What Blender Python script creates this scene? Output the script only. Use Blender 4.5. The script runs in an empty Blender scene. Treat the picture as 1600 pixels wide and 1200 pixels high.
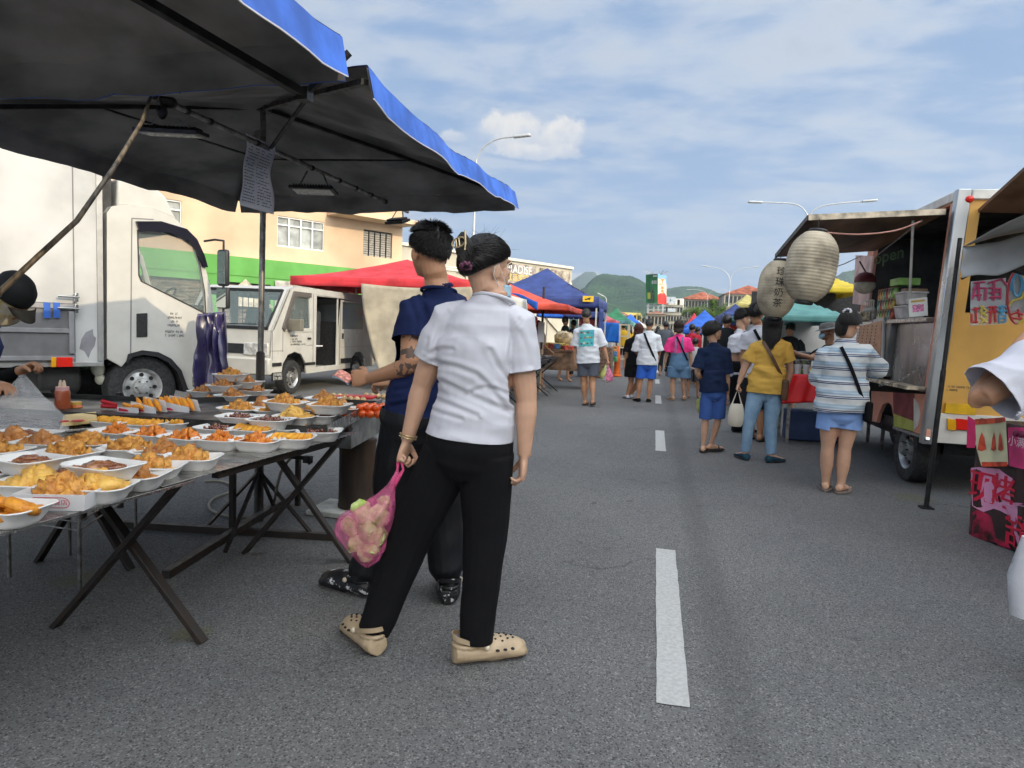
import bpy, bmesh, math, random
import numpy as np
from mathutils import Vector, Matrix, noise, Euler
R=math.radians; PI=math.pi
V=Vector
sc=bpy.context.scene
# ---------------- camera
H=1.3; F_PX=1050.0
ROLL=.04; PITCH=math.atan(86/1050); YAW=R(11.78)
_f=V((-math.sin(YAW)*math.cos(PITCH), math.cos(YAW)*math.cos(PITCH), -math.sin(PITCH)))
_r0=V((math.cos(YAW), math.sin(YAW), 0)); _u0=_r0.cross(_f)
_r=_r0*math.cos(ROLL)+_u0*math.sin(ROLL); _u=-_r0*math.sin(ROLL)+_u0*math.cos(ROLL)
CAM=V((0,0,H))
cd=bpy.data.cameras.new('camera'); cam=bpy.data.objects.new('camera',cd); sc.collection.objects.link(cam)
cam.matrix_world=Matrix(((_r.x,_u.x,-_f.x,0),(_r.y,_u.y,-_f.y,0),(_r.z,_u.z,-_f.z,H),(0,0,0,1)))
cd.sensor_width=36; cd.lens=36*F_PX/1600; cd.clip_start=.05; cd.clip_end=20000
sc.camera=cam
# ---------------- light
SUN=V((.86,-.51,0)).normalized()*math.cos(R(21))+V((0,0,math.sin(R(21))))
EXPO=0.92
sc.view_settings.view_transform='Standard'; sc.view_settings.look='None'; sc.view_settings.gamma=1; sc.view_settings.exposure=EXPO
w=bpy.data.worlds.new('World'); sc.world=w; w.use_nodes=True
nt=w.node_tree; nt.nodes.clear()
def N(nt,t,loc=None,**k):
    n=nt.nodes.new(t)
    for a,b in k.items():
        if a.startswith('i_'): n.inputs[a[2:].replace('_',' ')].default_value=b
        else: setattr(n,a,b)
    return n
def MATH(nt,op,a,b=None,c=None,clamp=False):
    n=nt.nodes.new('ShaderNodeMath'); n.operation=op; n.use_clamp=clamp
    for i,x in enumerate((a,b,c)):
        if x is None: continue
        if isinstance(x,(int,float)): n.inputs[i].default_value=x
        else: nt.links.new(x,n.inputs[i])
    return n.outputs[0]
def MIXC(nt,fac,a,b,mode='MIX'):
    n=nt.nodes.new('ShaderNodeMix'); n.data_type='RGBA'; n.blend_type=mode
    for i,x in ((0,fac),(6,a),(7,b)):
        if isinstance(x,(int,float)): n.inputs[i].default_value=x
        elif isinstance(x,tuple): n.inputs[i].default_value=(*x,1) if len(x)==3 else x
        else: nt.links.new(x,n.inputs[i])
    return n.outputs[2]
def MR(nt,x,a,b,c=0.,d=1.,smooth=True):
    n=nt.nodes.new('ShaderNodeMapRange'); n.interpolation_type='SMOOTHSTEP' if smooth else 'LINEAR'
    nt.links.new(x,n.inputs[0])
    for i,v in zip((1,2,3,4),(a,b,c,d)): n.inputs[i].default_value=v
    return n.outputs[0]
def build_world():
    L=nt.links.new
    out=N(nt,'ShaderNodeOutputWorld'); bg=N(nt,'ShaderNodeBackground'); L(bg.outputs[0],out.inputs[0])
    sky=N(nt,'ShaderNodeTexSky',sky_type='NISHITA',sun_disc=False,sun_elevation=R(21),sun_rotation=math.atan2(SUN.x,SUN.y))
    sky.air_density=1.0; sky.dust_density=.6; sky.ozone_density=2.0
    tc=N(nt,'ShaderNodeTexCoord'); sep=N(nt,'ShaderNodeSeparateXYZ'); L(tc.outputs['Generated'],sep.inputs[0])
    x,y,z=sep.outputs
    zz=MATH(nt,'ADD',MATH(nt,'MAXIMUM',z,0.0),.10)
    cb=N(nt,'ShaderNodeCombineXYZ'); L(MATH(nt,'DIVIDE',x,zz),cb.inputs[0]); L(MATH(nt,'DIVIDE',y,zz),cb.inputs[1])
    def noi(scale,detail,rough,off,vec=cb.outputs[0],dist=0.,sx=(1,1,1)):
        mp=N(nt,'ShaderNodeMapping'); L(vec,mp.inputs[0]); mp.inputs['Location'].default_value=off; mp.inputs['Scale'].default_value=sx
        mp.inputs['Rotation'].default_value=(0,0,R(-25))
        n=N(nt,'ShaderNodeTexNoise'); L(mp.outputs[0],n.inputs[0]); n.inputs['Scale'].default_value=scale
        n.inputs['Detail'].default_value=detail; n.inputs['Roughness'].default_value=rough; n.inputs['Distortion'].default_value=dist
        return n.outputs[0]
    big=noi(.55,3,.5,(3.1,1.7,0)); mid=noi(2.2,7,.58,(7,2,0),sx=(1,1.35,1),dist=.25); fine=noi(6,5,.5,(1,5,0),sx=(1,1.6,1))
    dens=MATH(nt,'ADD',MATH(nt,'MULTIPLY',big,.75),MATH(nt,'ADD',MATH(nt,'MULTIPLY',mid,.95),MATH(nt,'MULTIPLY',fine,.16)))
    m=MATH(nt,'MULTIPLY',MR(nt,dens,.76,1.12),.92)
    # thinner towards the horizon
    m=MATH(nt,'MULTIPLY',m,MR(nt,z,.02,.30,.45,1.0))
    cl=MIXC(nt,MR(nt,dens,.92,1.28),(6.3,6.7,7.3),(4.0,4.5,5.5))
    # added sky boost on the sun side and overhead to brighten the shaded road
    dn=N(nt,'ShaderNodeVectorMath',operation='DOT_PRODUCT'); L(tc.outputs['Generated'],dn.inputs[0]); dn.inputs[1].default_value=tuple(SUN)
    sky_boost=MATH(nt,'ADD',MR(nt,dn.outputs['Value'],.0,1.0,0,1),MR(nt,z,.62,.98,0,.10))
    # blue-up the base sky
    base=MIXC(nt,1.0,sky.outputs[0],(.86,.98,1.18),'MULTIPLY')
    base=MIXC(nt,.80,base,(1.95,3.55,6.3))
    col=MIXC(nt,m,base,cl)
    # haze band low over the horizon
    hz=MR(nt,z,0.0,.16,.55,0.)
    col=MIXC(nt,hz,col,(3.6,5.0,6.9))
    # cumulus clumps: direction, radius
    def puff(px,py,rx,ry,amp,seed):
        nonlocal col
        d=ray(px,py).normalized(); t=V((0,0,1)).cross(d).normalized(); u=d.cross(t)
        def dot(v):
            q=N(nt,'ShaderNodeVectorMath',operation='DOT_PRODUCT'); L(tc.outputs['Generated'],q.inputs[0]); q.inputs[1].default_value=tuple(v); return q.outputs['Value']
        a=MATH(nt,'DIVIDE',dot(t),rx/F_PX); b=MATH(nt,'DIVIDE',dot(u),ry/F_PX)
        nn=N(nt,'ShaderNodeTexNoise'); mp=N(nt,'ShaderNodeMapping'); L(tc.outputs['Generated'],mp.inputs[0]); mp.inputs['Location'].default_value=(seed,seed,0)
        L(mp.outputs[0],nn.inputs[0]); nn.inputs['Scale'].default_value=32; nn.inputs['Detail'].default_value=9; nn.inputs['Roughness'].default_value=.62
        bb=MATH(nt,'MULTIPLY',b,MR(nt,b,-.1,.1,1.7,1.0))
        r2=MATH(nt,'SQRT',MATH(nt,'ADD',MATH(nt,'MULTIPLY',a,a),MATH(nt,'MULTIPLY',bb,bb)))
        r2=MATH(nt,'ADD',r2,MATH(nt,'MULTIPLY',MATH(nt,'SUBTRACT',nn.outputs[0],.5),2.2))
        front=MR(nt,dot(d),.5,.6)
        k=MATH(nt,'MULTIPLY',MATH(nt,'MULTIPLY',MR(nt,r2,.62,1.2,1,0),front),amp)
        n2=N(nt,'ShaderNodeTexNoise'); L(mp.outputs[0],n2.inputs[0]); n2.inputs['Scale'].default_value=58; n2.inputs['Detail'].default_value=6
        lit=MR(nt,MATH(nt,'ADD',MATH(nt,'ADD',MATH(nt,'MULTIPLY',b,.45),MATH(nt,'MULTIPLY',a,.15)),MATH(nt,'MULTIPLY',n2.outputs[0],1.0)),.2,1.0)
        c=MIXC(nt,lit,(5.6,6.0,6.9),(9.0,8.5,7.8))
        col=MIXC(nt,k,col,c)
    puff(782,200,26,22,1.0,3.3); puff(812,218,36,32,1.0,1.7); puff(872,220,36,32,1.0,5.2); puff(840,240,64,15,.9,8.2)
    puff(706,214,20,12,.6,2.2); puff(920,438,46,13,.7,4.4); puff(860,432,36,10,.5,6.1)
    L(MIXC(nt,1.0,col,MIXC(nt,sky_boost,(1,1,1),(10.6,8.3,5.9)),'MULTIPLY'),bg.inputs[0]); bg.inputs[1].default_value=.056
def ray(px,py): return _f+_r*((px-800)/F_PX)+_u*((600-py)/F_PX)
def G(px,py,z=0.0):
    d=ray(px,py); return CAM+d*((z-H)/d.z)
def at(px,py,Y):
    d=ray(px,py); return CAM+d*(Y/d.y)
def atX(px,py,X):
    d=ray(px,py); return CAM+d*(X/d.x)
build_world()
sl=bpy.data.lights.new('sun','SUN'); sl.energy=2.1; sl.angle=R(.6); sl.color=(1,.82,.56)
so=bpy.data.objects.new('sun',sl); sc.collection.objects.link(so); so.rotation_euler=SUN.to_track_quat('Z','Y').to_euler()

# ---------------- helpers
C=sc.collection
def empty(name,loc,label=None,cat=None,group=None,rz=0):
    o=bpy.data.objects.new(name,None); C.objects.link(o); o.location=loc; o.rotation_euler=(0,0,rz); o.empty_display_size=.1
    return tag(o,label,cat,group)
def tag(o,label=None,cat=None,group=None,kind=None):
    if label: o['label']=label
    if cat: o['category']=cat
    if group: o['group']=group
    if kind: o['kind']=kind
    return o
ORG={}
def org(o):
    while o.parent: o=o.parent
    return V(o.location)
def frame(d,up=V((0,0,1))):
    d=V(d).normalized()
    if abs(d.dot(up))>.99: up=V((1,0,0))
    x=up.cross(d).normalized(); y=d.cross(x); return x,y,d
class MB:
    def __init__(s): s.v=[]; s.f=[]; s.mi=[]; s.cur=0
    def add(s,vs,fs):
        b=len(s.v); s.v+= [tuple(q) for q in vs]; s.f+=[tuple(i+b for i in f) for f in fs]; s.mi+=[s.cur]*len(fs); return s
    def box(s,c,sz,rot=None):
        c=V(c); h=[q/2 for q in sz]; vs=[]
        for x in(-1,1):
            for y in(-1,1):
                for z in(-1,1):
                    p=V((x*h[0],y*h[1],z*h[2]))
                    if rot: p=rot@p
                    vs.append(c+p)
        return s.add(vs,[(0,1,3,2),(4,6,7,5),(0,4,5,1),(2,3,7,6),(0,2,6,4),(1,5,7,3)])
    def hexa(s,p): # 8 pts: bottom 4 ccw, top 4 ccw
        return s.add(p,[(3,2,1,0),(4,5,6,7),(0,1,5,4),(1,2,6,5),(2,3,7,6),(3,0,4,7)])
    def bar(s,a,b,w,h=None,up=V((0,0,1))):
        a=V(a);b=V(b);h=h or w; x,y,d=frame(b-a,up); x*=w/2;y*=h/2
        return s.hexa([a-x-y,a+x-y,a+x+y,a-x+y,b-x-y,b+x-y,b+x+y,b-x+y])
    def ring(s,c,x,y,n): return [V(c)+x*math.cos(2*PI*i/n)+y*math.sin(2*PI*i/n) for i in range(n)]
    def tube(s,pts,r,n=8,cap=True):
        pts=[V(p) for p in pts]; m=len(pts)
        if isinstance(r,(int,float)): r=[r]*m
        vs=[];px=None
        for i,p in enumerate(pts):
            d=(pts[min(i+1,m-1)]-pts[max(i-1,0)])
            if d.length<1e-9: d=V((0,0,1))
            d.normalize()
            if px is None: x,y,_=frame(d)
            else:
                x=px-d*px.dot(d)
                x=x.normalized() if x.length>1e-6 else frame(d)[0]
                y=d.cross(x)
            px=x; vs+=s.ring(p,x*r[i],y*r[i],n)
        return s._loft(vs,m,n,cap)
    def _loft(s,vs,m,n,cap=True):
        fs=[]
        for i in range(m-1):
            for j in range(n): k=(j+1)%n; fs.append((i*n+j,i*n+k,(i+1)*n+k,(i+1)*n+j))
        if cap: fs.append(tuple(reversed(range(n)))); fs.append(tuple((m-1)*n+j for j in range(n)))
        return s.add(vs,fs)
    def loft(s,secs,n=16,cap=True): # secs: (center, xvec, yvec)
        vs=[]
        for c,x,y in secs: vs+=s.ring(c,V(x),V(y),n)
        return s._loft(vs,len(secs),n,cap)
    def rings(s,rs,cap=True):
        n=len(rs[0]); vs=[q for r in rs for q in r]; return s._loft(vs,len(rs),n,cap)
    def lathe(s,c,prof,n=16,axis=V((0,0,1)),cap=True):
        x,y,d=frame(axis); c=V(c)
        return s.loft([(c+d*h,x*max(r,1e-4),y*max(r,1e-4)) for r,h in prof],n,cap)
    def sph(s,c,r,n=12,m=8,rot=None):
        if isinstance(r,(int,float)): r=(r,r,r)
        rs=[]
        for i in range(m+1):
            t=PI*i/m; q=[]
            for j in range(n):
                p=V((math.sin(t)*math.cos(2*PI*j/n)*r[0],-math.sin(t)*math.sin(2*PI*j/n)*r[1],math.cos(t)*r[2]))
                if i in(0,m): p=V((1e-5*math.cos(2*PI*j/n),-1e-5*math.sin(2*PI*j/n),r[2]*(1 if i==0 else -1)))
                if rot: p=rot@p
                q.append(V(c)+p)
            rs.append(q)
        return s.rings(rs,True)
    def quad(s,a,b,c,d): return s.add([a,b,c,d],[(0,1,2,3)])
    def poly(s,p): return s.add(p,[tuple(range(len(p)))])
    def prism(s,p,off):
        n=len(p); off=V(off); q=[V(a) for a in p]; 
        return s.add(q+[a+off for a in q],[tuple(reversed(range(n))),tuple(n+i for i in range(n))]+[(i,(i+1)%n,n+(i+1)%n,n+i) for i in range(n)])
    def sheet(s,fn,nu,nv): # fn(u,v)->point
        vs=[fn(i/nu,j/nv) for j in range(nv+1) for i in range(nu+1)]
        return s.add(vs,[(j*(nu+1)+i,j*(nu+1)+i+1,(j+1)*(nu+1)+i+1,(j+1)*(nu+1)+i) for j in range(nv) for i in range(nu)])
    def mesh(s,name,o=V((0,0,0))):
        me=bpy.data.meshes.new(name)
        me.from_pydata([(a-o.x,b-o.y,c-o.z) for a,b,c in s.v],[],s.f)
        if len(set(s.mi))>1: me.polygons.foreach_set('material_index',s.mi)
        return me
    def build(s,name,mat,parent=None,smooth=False,bevel=0,solid=0,ang=40,seg=2,subd=0,**tg):
        o0=org(parent) if parent else V((0,0,0))
        me=s.mesh(name,o0)
        for m in (mat if isinstance(mat,(list,tuple)) else [mat]): me.materials.append(m)
        ob=bpy.data.objects.new(name,me); C.objects.link(ob)
        if parent: ob.parent=parent
        if solid: q=ob.modifiers.new('s','SOLIDIFY'); q.thickness=solid; q.offset=0
        if bevel: q=ob.modifiers.new('b','BEVEL'); q.width=bevel; q.segments=seg; q.limit_method='ANGLE'; q.angle_limit=R(35)
        if subd: q=ob.modifiers.new('d','SUBSURF'); q.levels=subd; q.render_levels=subd
        me.update(); fixn(me)
        if smooth or bevel:
            me.shade_smooth()
            if not smooth is True or ang<180: me.set_sharp_from_angle(angle=R(ang))
        if tg: tag(ob,**tg)
        return ob
def fixn(me):
    bm=bmesh.new(); bm.from_mesh(me); bmesh.ops.recalc_face_normals(bm,faces=bm.faces); bm.to_mesh(me); bm.free()
def copy_tree(o,parent=None,**tg):
    c=o.copy(); C.objects.link(c)
    if parent: c.parent=parent
    for ch in list(o.children): copy_tree(ch,c)
    tag(c,**tg); return c
# ---------------- materials
MATS={}
def mat(name,col,rough=.6,metal=0.,var=.12,vs=6.,bump=0.,bs=60.,spec=.5,trans=0.,alpha=1.,sheen=0.,emit=None,es=0.,sss=0.,coat=0.,col2=None,det=5,stretch=None,ior=None):
    if name in MATS: return MATS[name]
    m=bpy.data.materials.new(name); m.use_nodes=True; t=m.node_tree; b=t.nodes['Principled BSDF']; L=t.links.new
    b.inputs['Roughness'].default_value=rough; b.inputs['Metallic'].default_value=metal
    b.inputs['Specular IOR Level'].default_value=spec; b.inputs['Transmission Weight'].default_value=trans
    if ior: b.inputs['IOR'].default_value=ior
    b.inputs['Alpha'].default_value=alpha; b.inputs['Sheen Weight'].default_value=sheen; b.inputs['Coat Weight'].default_value=coat
    if sss: b.inputs['Subsurface Weight'].default_value=sss; b.inputs['Subsurface Radius'].default_value=(.01,.004,.002); b.inputs['Subsurface Scale'].default_value=1.0
    if emit: b.inputs['Emission Color'].default_value=(*emit,1); b.inputs['Emission Strength'].default_value=es
    tc=N(t,'ShaderNodeTexCoord'); vec=tc.outputs['Object']
    if stretch:
        mp=N(t,'ShaderNodeMapping'); L(vec,mp.inputs[0]); mp.inputs['Scale'].default_value=stretch; vec=mp.outputs[0]
    if var>0 or col2:
        n=N(t,'ShaderNodeTexNoise'); L(vec,n.inputs[0]); n.inputs['Scale'].default_value=vs; n.inputs['Detail'].default_value=det
        c2=col2 or tuple(c*(1-2.2*var) for c in col); c1=col if col2 else tuple(min(1,c*(1+var)) for c in col)
        f=MR(t,n.outputs[0],.3,.7)
        L(MIXC(t,f,c1,c2),b.inputs['Base Color'])
        L(MR(t,n.outputs[0],.3,.7,max(.02,rough-.08),min(1,rough+.1)),b.inputs['Roughness'])
    else: b.inputs['Base Color'].default_value=(*col,1)
    if bump:
        n=N(t,'ShaderNodeTexNoise'); L(vec,n.inputs[0]); n.inputs['Scale'].default_value=bs; n.inputs['Detail'].default_value=3
        bp=N(t,'ShaderNodeBump'); bp.inputs['Strength'].default_value=bump; bp.inputs['Distance'].default_value=.01
        L(n.outputs[0],bp.inputs['Height']); L(bp.outputs[0],b.inputs['Normal'])
    MATS[name]=m; return m
def srgb(r,g,b): 
    f=lambda c:(c/255/12.92 if c<=10.3 else ((c/255+.055)/1.055)**2.4)
    return (f(r),f(g),f(b))
def paint(name,r,g,b,k=1.,**kw):
    c=tuple(min(.85,q*k) for q in srgb(r,g,b)); kw.setdefault('rough',.45); return mat(name,c,**kw)
rng=random.Random(7)
_tx={}
def text_pts(s,size):
    """mesh of a string, centred at the origin in the XY plane"""
    if s in _tx: me=_tx[s]
    else:
        cu=bpy.data.curves.new('t','FONT'); cu.body=s; cu.size=1; cu.align_x='CENTER'; cu.align_y='CENTER'; cu.resolution_u=3; cu.extrude=0
        ob=bpy.data.objects.new('t',cu); C.objects.link(ob); bpy.context.view_layer.update()
        me=bpy.data.meshes.new_from_object(ob.evaluated_get(bpy.context.evaluated_depsgraph_get())); bpy.data.objects.remove(ob); _tx[s]=me
    return [v.co*size for v in me.vertices],[tuple(p.vertices) for p in me.polygons]
def text(s,name,mat,parent,o,x,y,size,width=None,bold=0,flat=.002):
    """string s at origin o with baseline direction x and up direction y; a thin sheet"""
    vs,fs=text_pts(s,size); o=V(o);x=V(x).normalized();y=V(y).normalized();n=x.cross(y)
    k=1
    if width and vs: 
        ww=max(v.x for v in vs)-min(v.x for v in vs); k=width/ww if ww>0 else 1
    m=MB(); m.add([o+x*(v.x*k)+y*v.y+n*flat for v in vs],fs)
    if bold:
        for dx,dy in((bold,0),(-bold,0),(0,bold),(0,-bold)): m.add([o+x*(v.x*k+dx)+y*(v.y+dy)+n*(flat+.0002) for v in vs],fs)
    return m.build(name,mat,parent)
# ---------------- ground
def asphalt():
    m=bpy.data.materials.new('asphalt'); m.use_nodes=True; t=m.node_tree; b=t.nodes['Principled BSDF']; L=t.links.new
    tc=N(t,'ShaderNodeTexCoord'); P=tc.outputs['Object']
    def no(s,d=4,r=.5):
        n=N(t,'ShaderNodeTexNoise'); L(P,n.inputs[0]); n.inputs['Scale'].default_value=s; n.inputs['Detail'].default_value=d; n.inputs['Roughness'].default_value=r; return n.outputs[0]
    vo=N(t,'ShaderNodeTexVoronoi'); L(P,vo.inputs[0]); vo.inputs['Scale'].default_value=320
    v2=N(t,'ShaderNodeTexVoronoi'); L(P,v2.inputs[0]); v2.inputs['Scale'].default_value=180
    g=MR(t,v2.outputs['Color'],.30,1.0); sp=N(t,'ShaderNodeSeparateColor'); L(vo.outputs['Color'],sp.inputs[0])
    sp2=N(t,'ShaderNodeSeparateColor'); L(v2.outputs['Color'],sp2.inputs[0])
    c=MIXC(t,sp.outputs[0],(.110,.110,.110),(.160,.160,.160))
    c=MIXC(t,MR(t,sp2.outputs[1],.80,.97),c,(.25,.248,.24))
    c=MIXC(t,MR(t,sp2.outputs[2],.74,.98,0,.8),c,(.03,.03,.031))
    c=MIXC(t,1,c,MIXC(t,MR(t,no(.35,5,.6),.3,.7),(.84,.84,.86),(1.14,1.13,1.11)),'MULTIPLY')
    c=MIXC(t,MR(t,no(1.7,6,.65),.60,.72,0,.32),c,(.06,.058,.056))
    c=MIXC(t,MR(t,no(6,2,.5),.70,.76,0,.5),c,(.03,.03,.03))
    # darker wavering strip beside the centre line
    sx=N(t,'ShaderNodeSeparateXYZ'); L(P,sx.inputs[0])
    jx=MATH(t,'ABSOLUTE',MATH(t,'ADD',MATH(t,'SUBTRACT',sx.outputs[0],.36),MATH(t,'MULTIPLY',MATH(t,'SUBTRACT',no(1.3,3),.5),.10)))
    c=MIXC(t,MR(t,jx,.02,.14,.28,0),c,(.045,.045,.046))
    cr=N(t,'ShaderNodeTexVoronoi',feature='DISTANCE_TO_EDGE'); wv=N(t,'ShaderNodeVectorMath',operation='ADD'); L(P,wv.inputs[0]); nz=N(t,'ShaderNodeTexNoise'); L(P,nz.inputs[0]); nz.inputs['Scale'].default_value=1.6; nz.inputs['Detail'].default_value=6; L(nz.outputs['Color'],wv.inputs[1]); L(wv.outputs[0],cr.inputs[0]); cr.inputs['Scale'].default_value=.42
    c=MIXC(t,MATH(t,'MULTIPLY',MR(t,cr.outputs['Distance'],.0,.006,1,0),MR(t,no(.5,2),.48,.6,0,.55)),c,(.03,.03,.03))
    c=MIXC(t,MATH(t,'MULTIPLY',MR(t,no(2.6,3,.6),.66,.74),.5),c,(.05,.047,.042))
    for (qx,qy,rr_) in((125,905,.16),(1425,778,.22),(300,990,.10)):
        g0=G(qx,qy); ds=N(t,'ShaderNodeVectorMath',operation='DISTANCE'); L(P,ds.inputs[0]); ds.inputs[1].default_value=(g0.x,g0.y,0); c=MIXC(t,MATH(t,'MULTIPLY',MR(t,MATH(t,'ADD',ds.outputs['Value'],MATH(t,'MULTIPLY',MATH(t,'SUBTRACT',no(9,4),.5),rr_*1.6)),rr_*.25,rr_,1,0),.4),c,(.13,.125,.03))
    L(c,b.inputs['Base Color']); b.inputs['Roughness'].default_value=.82; b.inputs['Specular IOR Level'].default_value=.35
    hh=MATH(t,'ADD',MATH(t,'MULTIPLY',vo.outputs['Distance'],-.6),MATH(t,'MULTIPLY',v2.outputs['Distance'],-1.0))
    bp=N(t,'ShaderNodeBump'); bp.inputs['Strength'].default_value=.7; bp.inputs['Distance'].default_value=.004; L(hh,bp.inputs['Height']); L(bp.outputs[0],b.inputs['Normal'])
    return m
g=MB(); g.quad((-40,-60,0),(40,-60,0),(40,400,0),(-40,400,0)); tag(g.build('road',asphalt()),kind='structure')
g=MB(); g.quad((-9000,-3000,-.03),(9000,-3000,-.03),(9000,9000,-.03),(-9000,9000,-.03)); tag(g.build('ground',mat('far_ground',(.10,.11,.07),.9,vs=.01)),kind='structure')
white_line=mat('road_paint',(.43,.43,.42),.75,var=.06,vs=60,bump=.3,bs=90,det=8)
# dashes
n0=G(1052,1103); 
def dash(y0,y1,wd=.115,x0=None):
    m=MB(); 
    def fn(u,v):
        yy=y0+(y1-y0)*v; xx=X0(yy)+(u-.5)*wd; e=.004*noise.noise(V((xx*9,yy*9,0)))
        return (xx+e*(1 if u in(0,1) else 0),yy+e*2,.004)
    m.sheet(fn,6,24); tag(m.build('lane_marking',white_line),kind='structure')
pA=G(1051.5,1100); pB=G(1026.5,583)
def X0(y): return pA.x+(pB.x-pA.x)*(y-pA.y)/(pB.y-pA.y)
ys=[(G(1051,1103).y,G(1040,859).y)]
per=G(1031,705).y-ys[0][0]
print('dash',ys,per,pA,pB)
ys.append((G(1031,705).y,G(1030,673).y))
per2=G(1028.5,630.5).y-ys[1][0]
for k in range(1,16):
    a=ys[1][0]+per*k; ys.append((a,a+1.75))
for k in range(-6,0): ys.append((ys[0][0]+per*k,ys[0][0]+per*k+1.7))
for a,b_ in ys: dash(a,b_)
# cement patch marks beside table legs
# ---------------- umbrellas
blue_cloth=mat('blue_tarp',(.018,.105,.52),.42,var=.16,vs=5,bump=.12,bs=18)
grey_lining=mat('grey_lining',(.215,.21,.205),.8,var=.22,vs=2.2,bump=.35,bs=7,det=7,stretch=(1,1,2.2))
black_metal=mat('black_painted_steel',(.022,.021,.02),.45,metal=.3,var=.3,vs=14,bump=.15)
rust_metal=mat('worn_black_steel',(.03,.026,.023),.5,metal=.4,var=.2,vs=20,col2=(.045,.030,.022),bump=.25,bs=120)
grey_metal=mat('dull_steel_tube',(.30,.29,.27),.38,metal=.85,var=.2,vs=18)
white_trim=mat('white_piping',(.7,.7,.7),.6,var=0)
def umbrella(cx,cy,hw,zh,ze,label,val=.15,polebase=None,seed=0,skip=(),rz=0.):
    u=empty('market_umbrella',(polebase.x if polebase else cx,polebase.y if polebase else cy,0),label,'umbrella')
    def top(a,b,dz=0):
        r=max(abs(a),abs(b)); d=min(abs(a),abs(b))/(r+1e-6)
        z=ze+(zh+.05-ze)*(1-r)**.92-.075*r*(1-d)*(1-.5*r)+ .055*r*r*d**3*0
        z+=.022*noise.noise(V((a*2.5+seed,b*5,seed)))+.012*noise.noise(V((a*9,b*3+seed,2)))+.009*(1-2.5*abs(noise.noise(V((a*4+b*3,b*7-a*3,seed+5)))))*r
        k=1-.02*(1-d)*r
        X_,Y_=a*hw*k,b*hw*k; return V((cx+X_*math.cos(rz)-Y_*math.sin(rz),cy+X_*math.sin(rz)+Y_*math.cos(rz),z+dz))
    m=MB(); n=44
    m.sheet(lambda p,q:top(2*p-1,2*q-1,.006),n,n); c=m.build('canopy',blue_cloth,u,smooth=True,ang=50)
    m=MB(); m.sheet(lambda p,q:top(2*p-1,2*q-1,-.002),n,n); m.build('lining',grey_lining,c,smooth=True,ang=50)
    # valances, one per side: outer blue, inner grey
    for si,(e0,e1) in enumerate((((-1,-1),(1,-1)),((1,-1),(1,1)),((1,1),(-1,1)),((-1,1),(-1,-1)))):
        if si in skip: continue
        nx=V(((e1[1]-e0[1]),-(e1[0]-e0[0]),0)).normalized(); nx=V((nx.x*math.cos(rz)-nx.y*math.sin(rz),nx.x*math.sin(rz)+nx.y*math.cos(rz),0))
        def vp(p,q,off):
            a=e0[0]+(e1[0]-e0[0])*p; b=e0[1]+(e1[1]-e0[1])*p; t=top(a,b)
            wv=.007*math.sin(p*17+si*2+seed)*q+.035*noise.noise(V((p*4,si,seed)))*q
            kk=val*(1-.10*math.sin(p*PI))
            return t+nx*(off+wv+.035*q)+V((0,0,-kk*q))
        m=MB(); m.sheet(lambda p,q:vp(p,q,.005),30,4); vv=m.build('valance',blue_cloth,u,smooth=True)
        m=MB(); m.sheet(lambda p,q:vp(p,q,-.003),30,4); m.build('valance_lining',grey_lining,vv,smooth=True)
        if si==1: m=MB(); m.tube([vp(i/30,1,.002) for i in range(31)],.0035,5); m.build('piping',white_trim if si in(1,) else blue_cloth,vv)
    return u
PX,PY=-2.66,4.42
pb=G(404,815)
um2=umbrella(PX,PY,1.36,2.76,2.46,'square blue umbrella with grey lining whose centre pole stands behind the food tables',seed=1,polebase=pb,skip=(0,),rz=-.049)
hub=at(411,165,PY)
# pole
m=MB(); m.tube([at(407,556,4.4),at(411,330,PY),hub],.021,12); m.build('pole',grey_metal,um2,smooth=True)
m=MB(); m.tube([pb,at(407,552,4.4)],.03,12); m.build('base_sleeve',rust_metal,um2,smooth=True)
def corner(a,b,z): X_,Y_=a*1.36,b*1.36; c_,s_=math.cos(-.049),math.sin(-.049); return V((PX+X_*c_-Y_*s_,PY+X_*s_+Y_*c_,z))
for (a,b) in((1,1),(-1,1),(1,-1),(-1,-1)):
    m=MB(); e=corner(a*.985,b*.985,2.42); mid=hub.lerp(e,.5)+V((0,0,-.005)); m.bar(hub+V((0,0,-.02)),mid,.034,.026); m.bar(mid,e,.034,.026); rb=m.build('rib',black_metal,um2)
    m=MB(); m.bar(V((hub.x,hub.y,2.43)),hub.lerp(e,.56),.022,.012); m.build('strut',black_metal,rb)
m=MB(); m.box(hub+V((0,0,-.02)),(.11,.11,.05)); m.box((hub.x,hub.y,2.43),(.09,.09,.06)); m.tube([hub+V((0,0,.02)),hub+V((0,0,.12))],.02); m.build('hub',black_metal,um2,bevel=.006)
# cross base on the road
m=MB(); z=V((0,0,.02))
m.bar(G(194,824)+z,G(522,844)+z,.04); m.bar(G(259,917)+z*3,G(464,782)+z*3,.04); m.build('base_cross',rust_metal,um2)
for q in(G(322,829),G(352,868),G(489,842),G(432,806)):
    m=MB(); m.bar(V((pb.x,pb.y,.33)),q+z,.022,.014); m.build('base_brace',rust_metal,um2)
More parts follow.
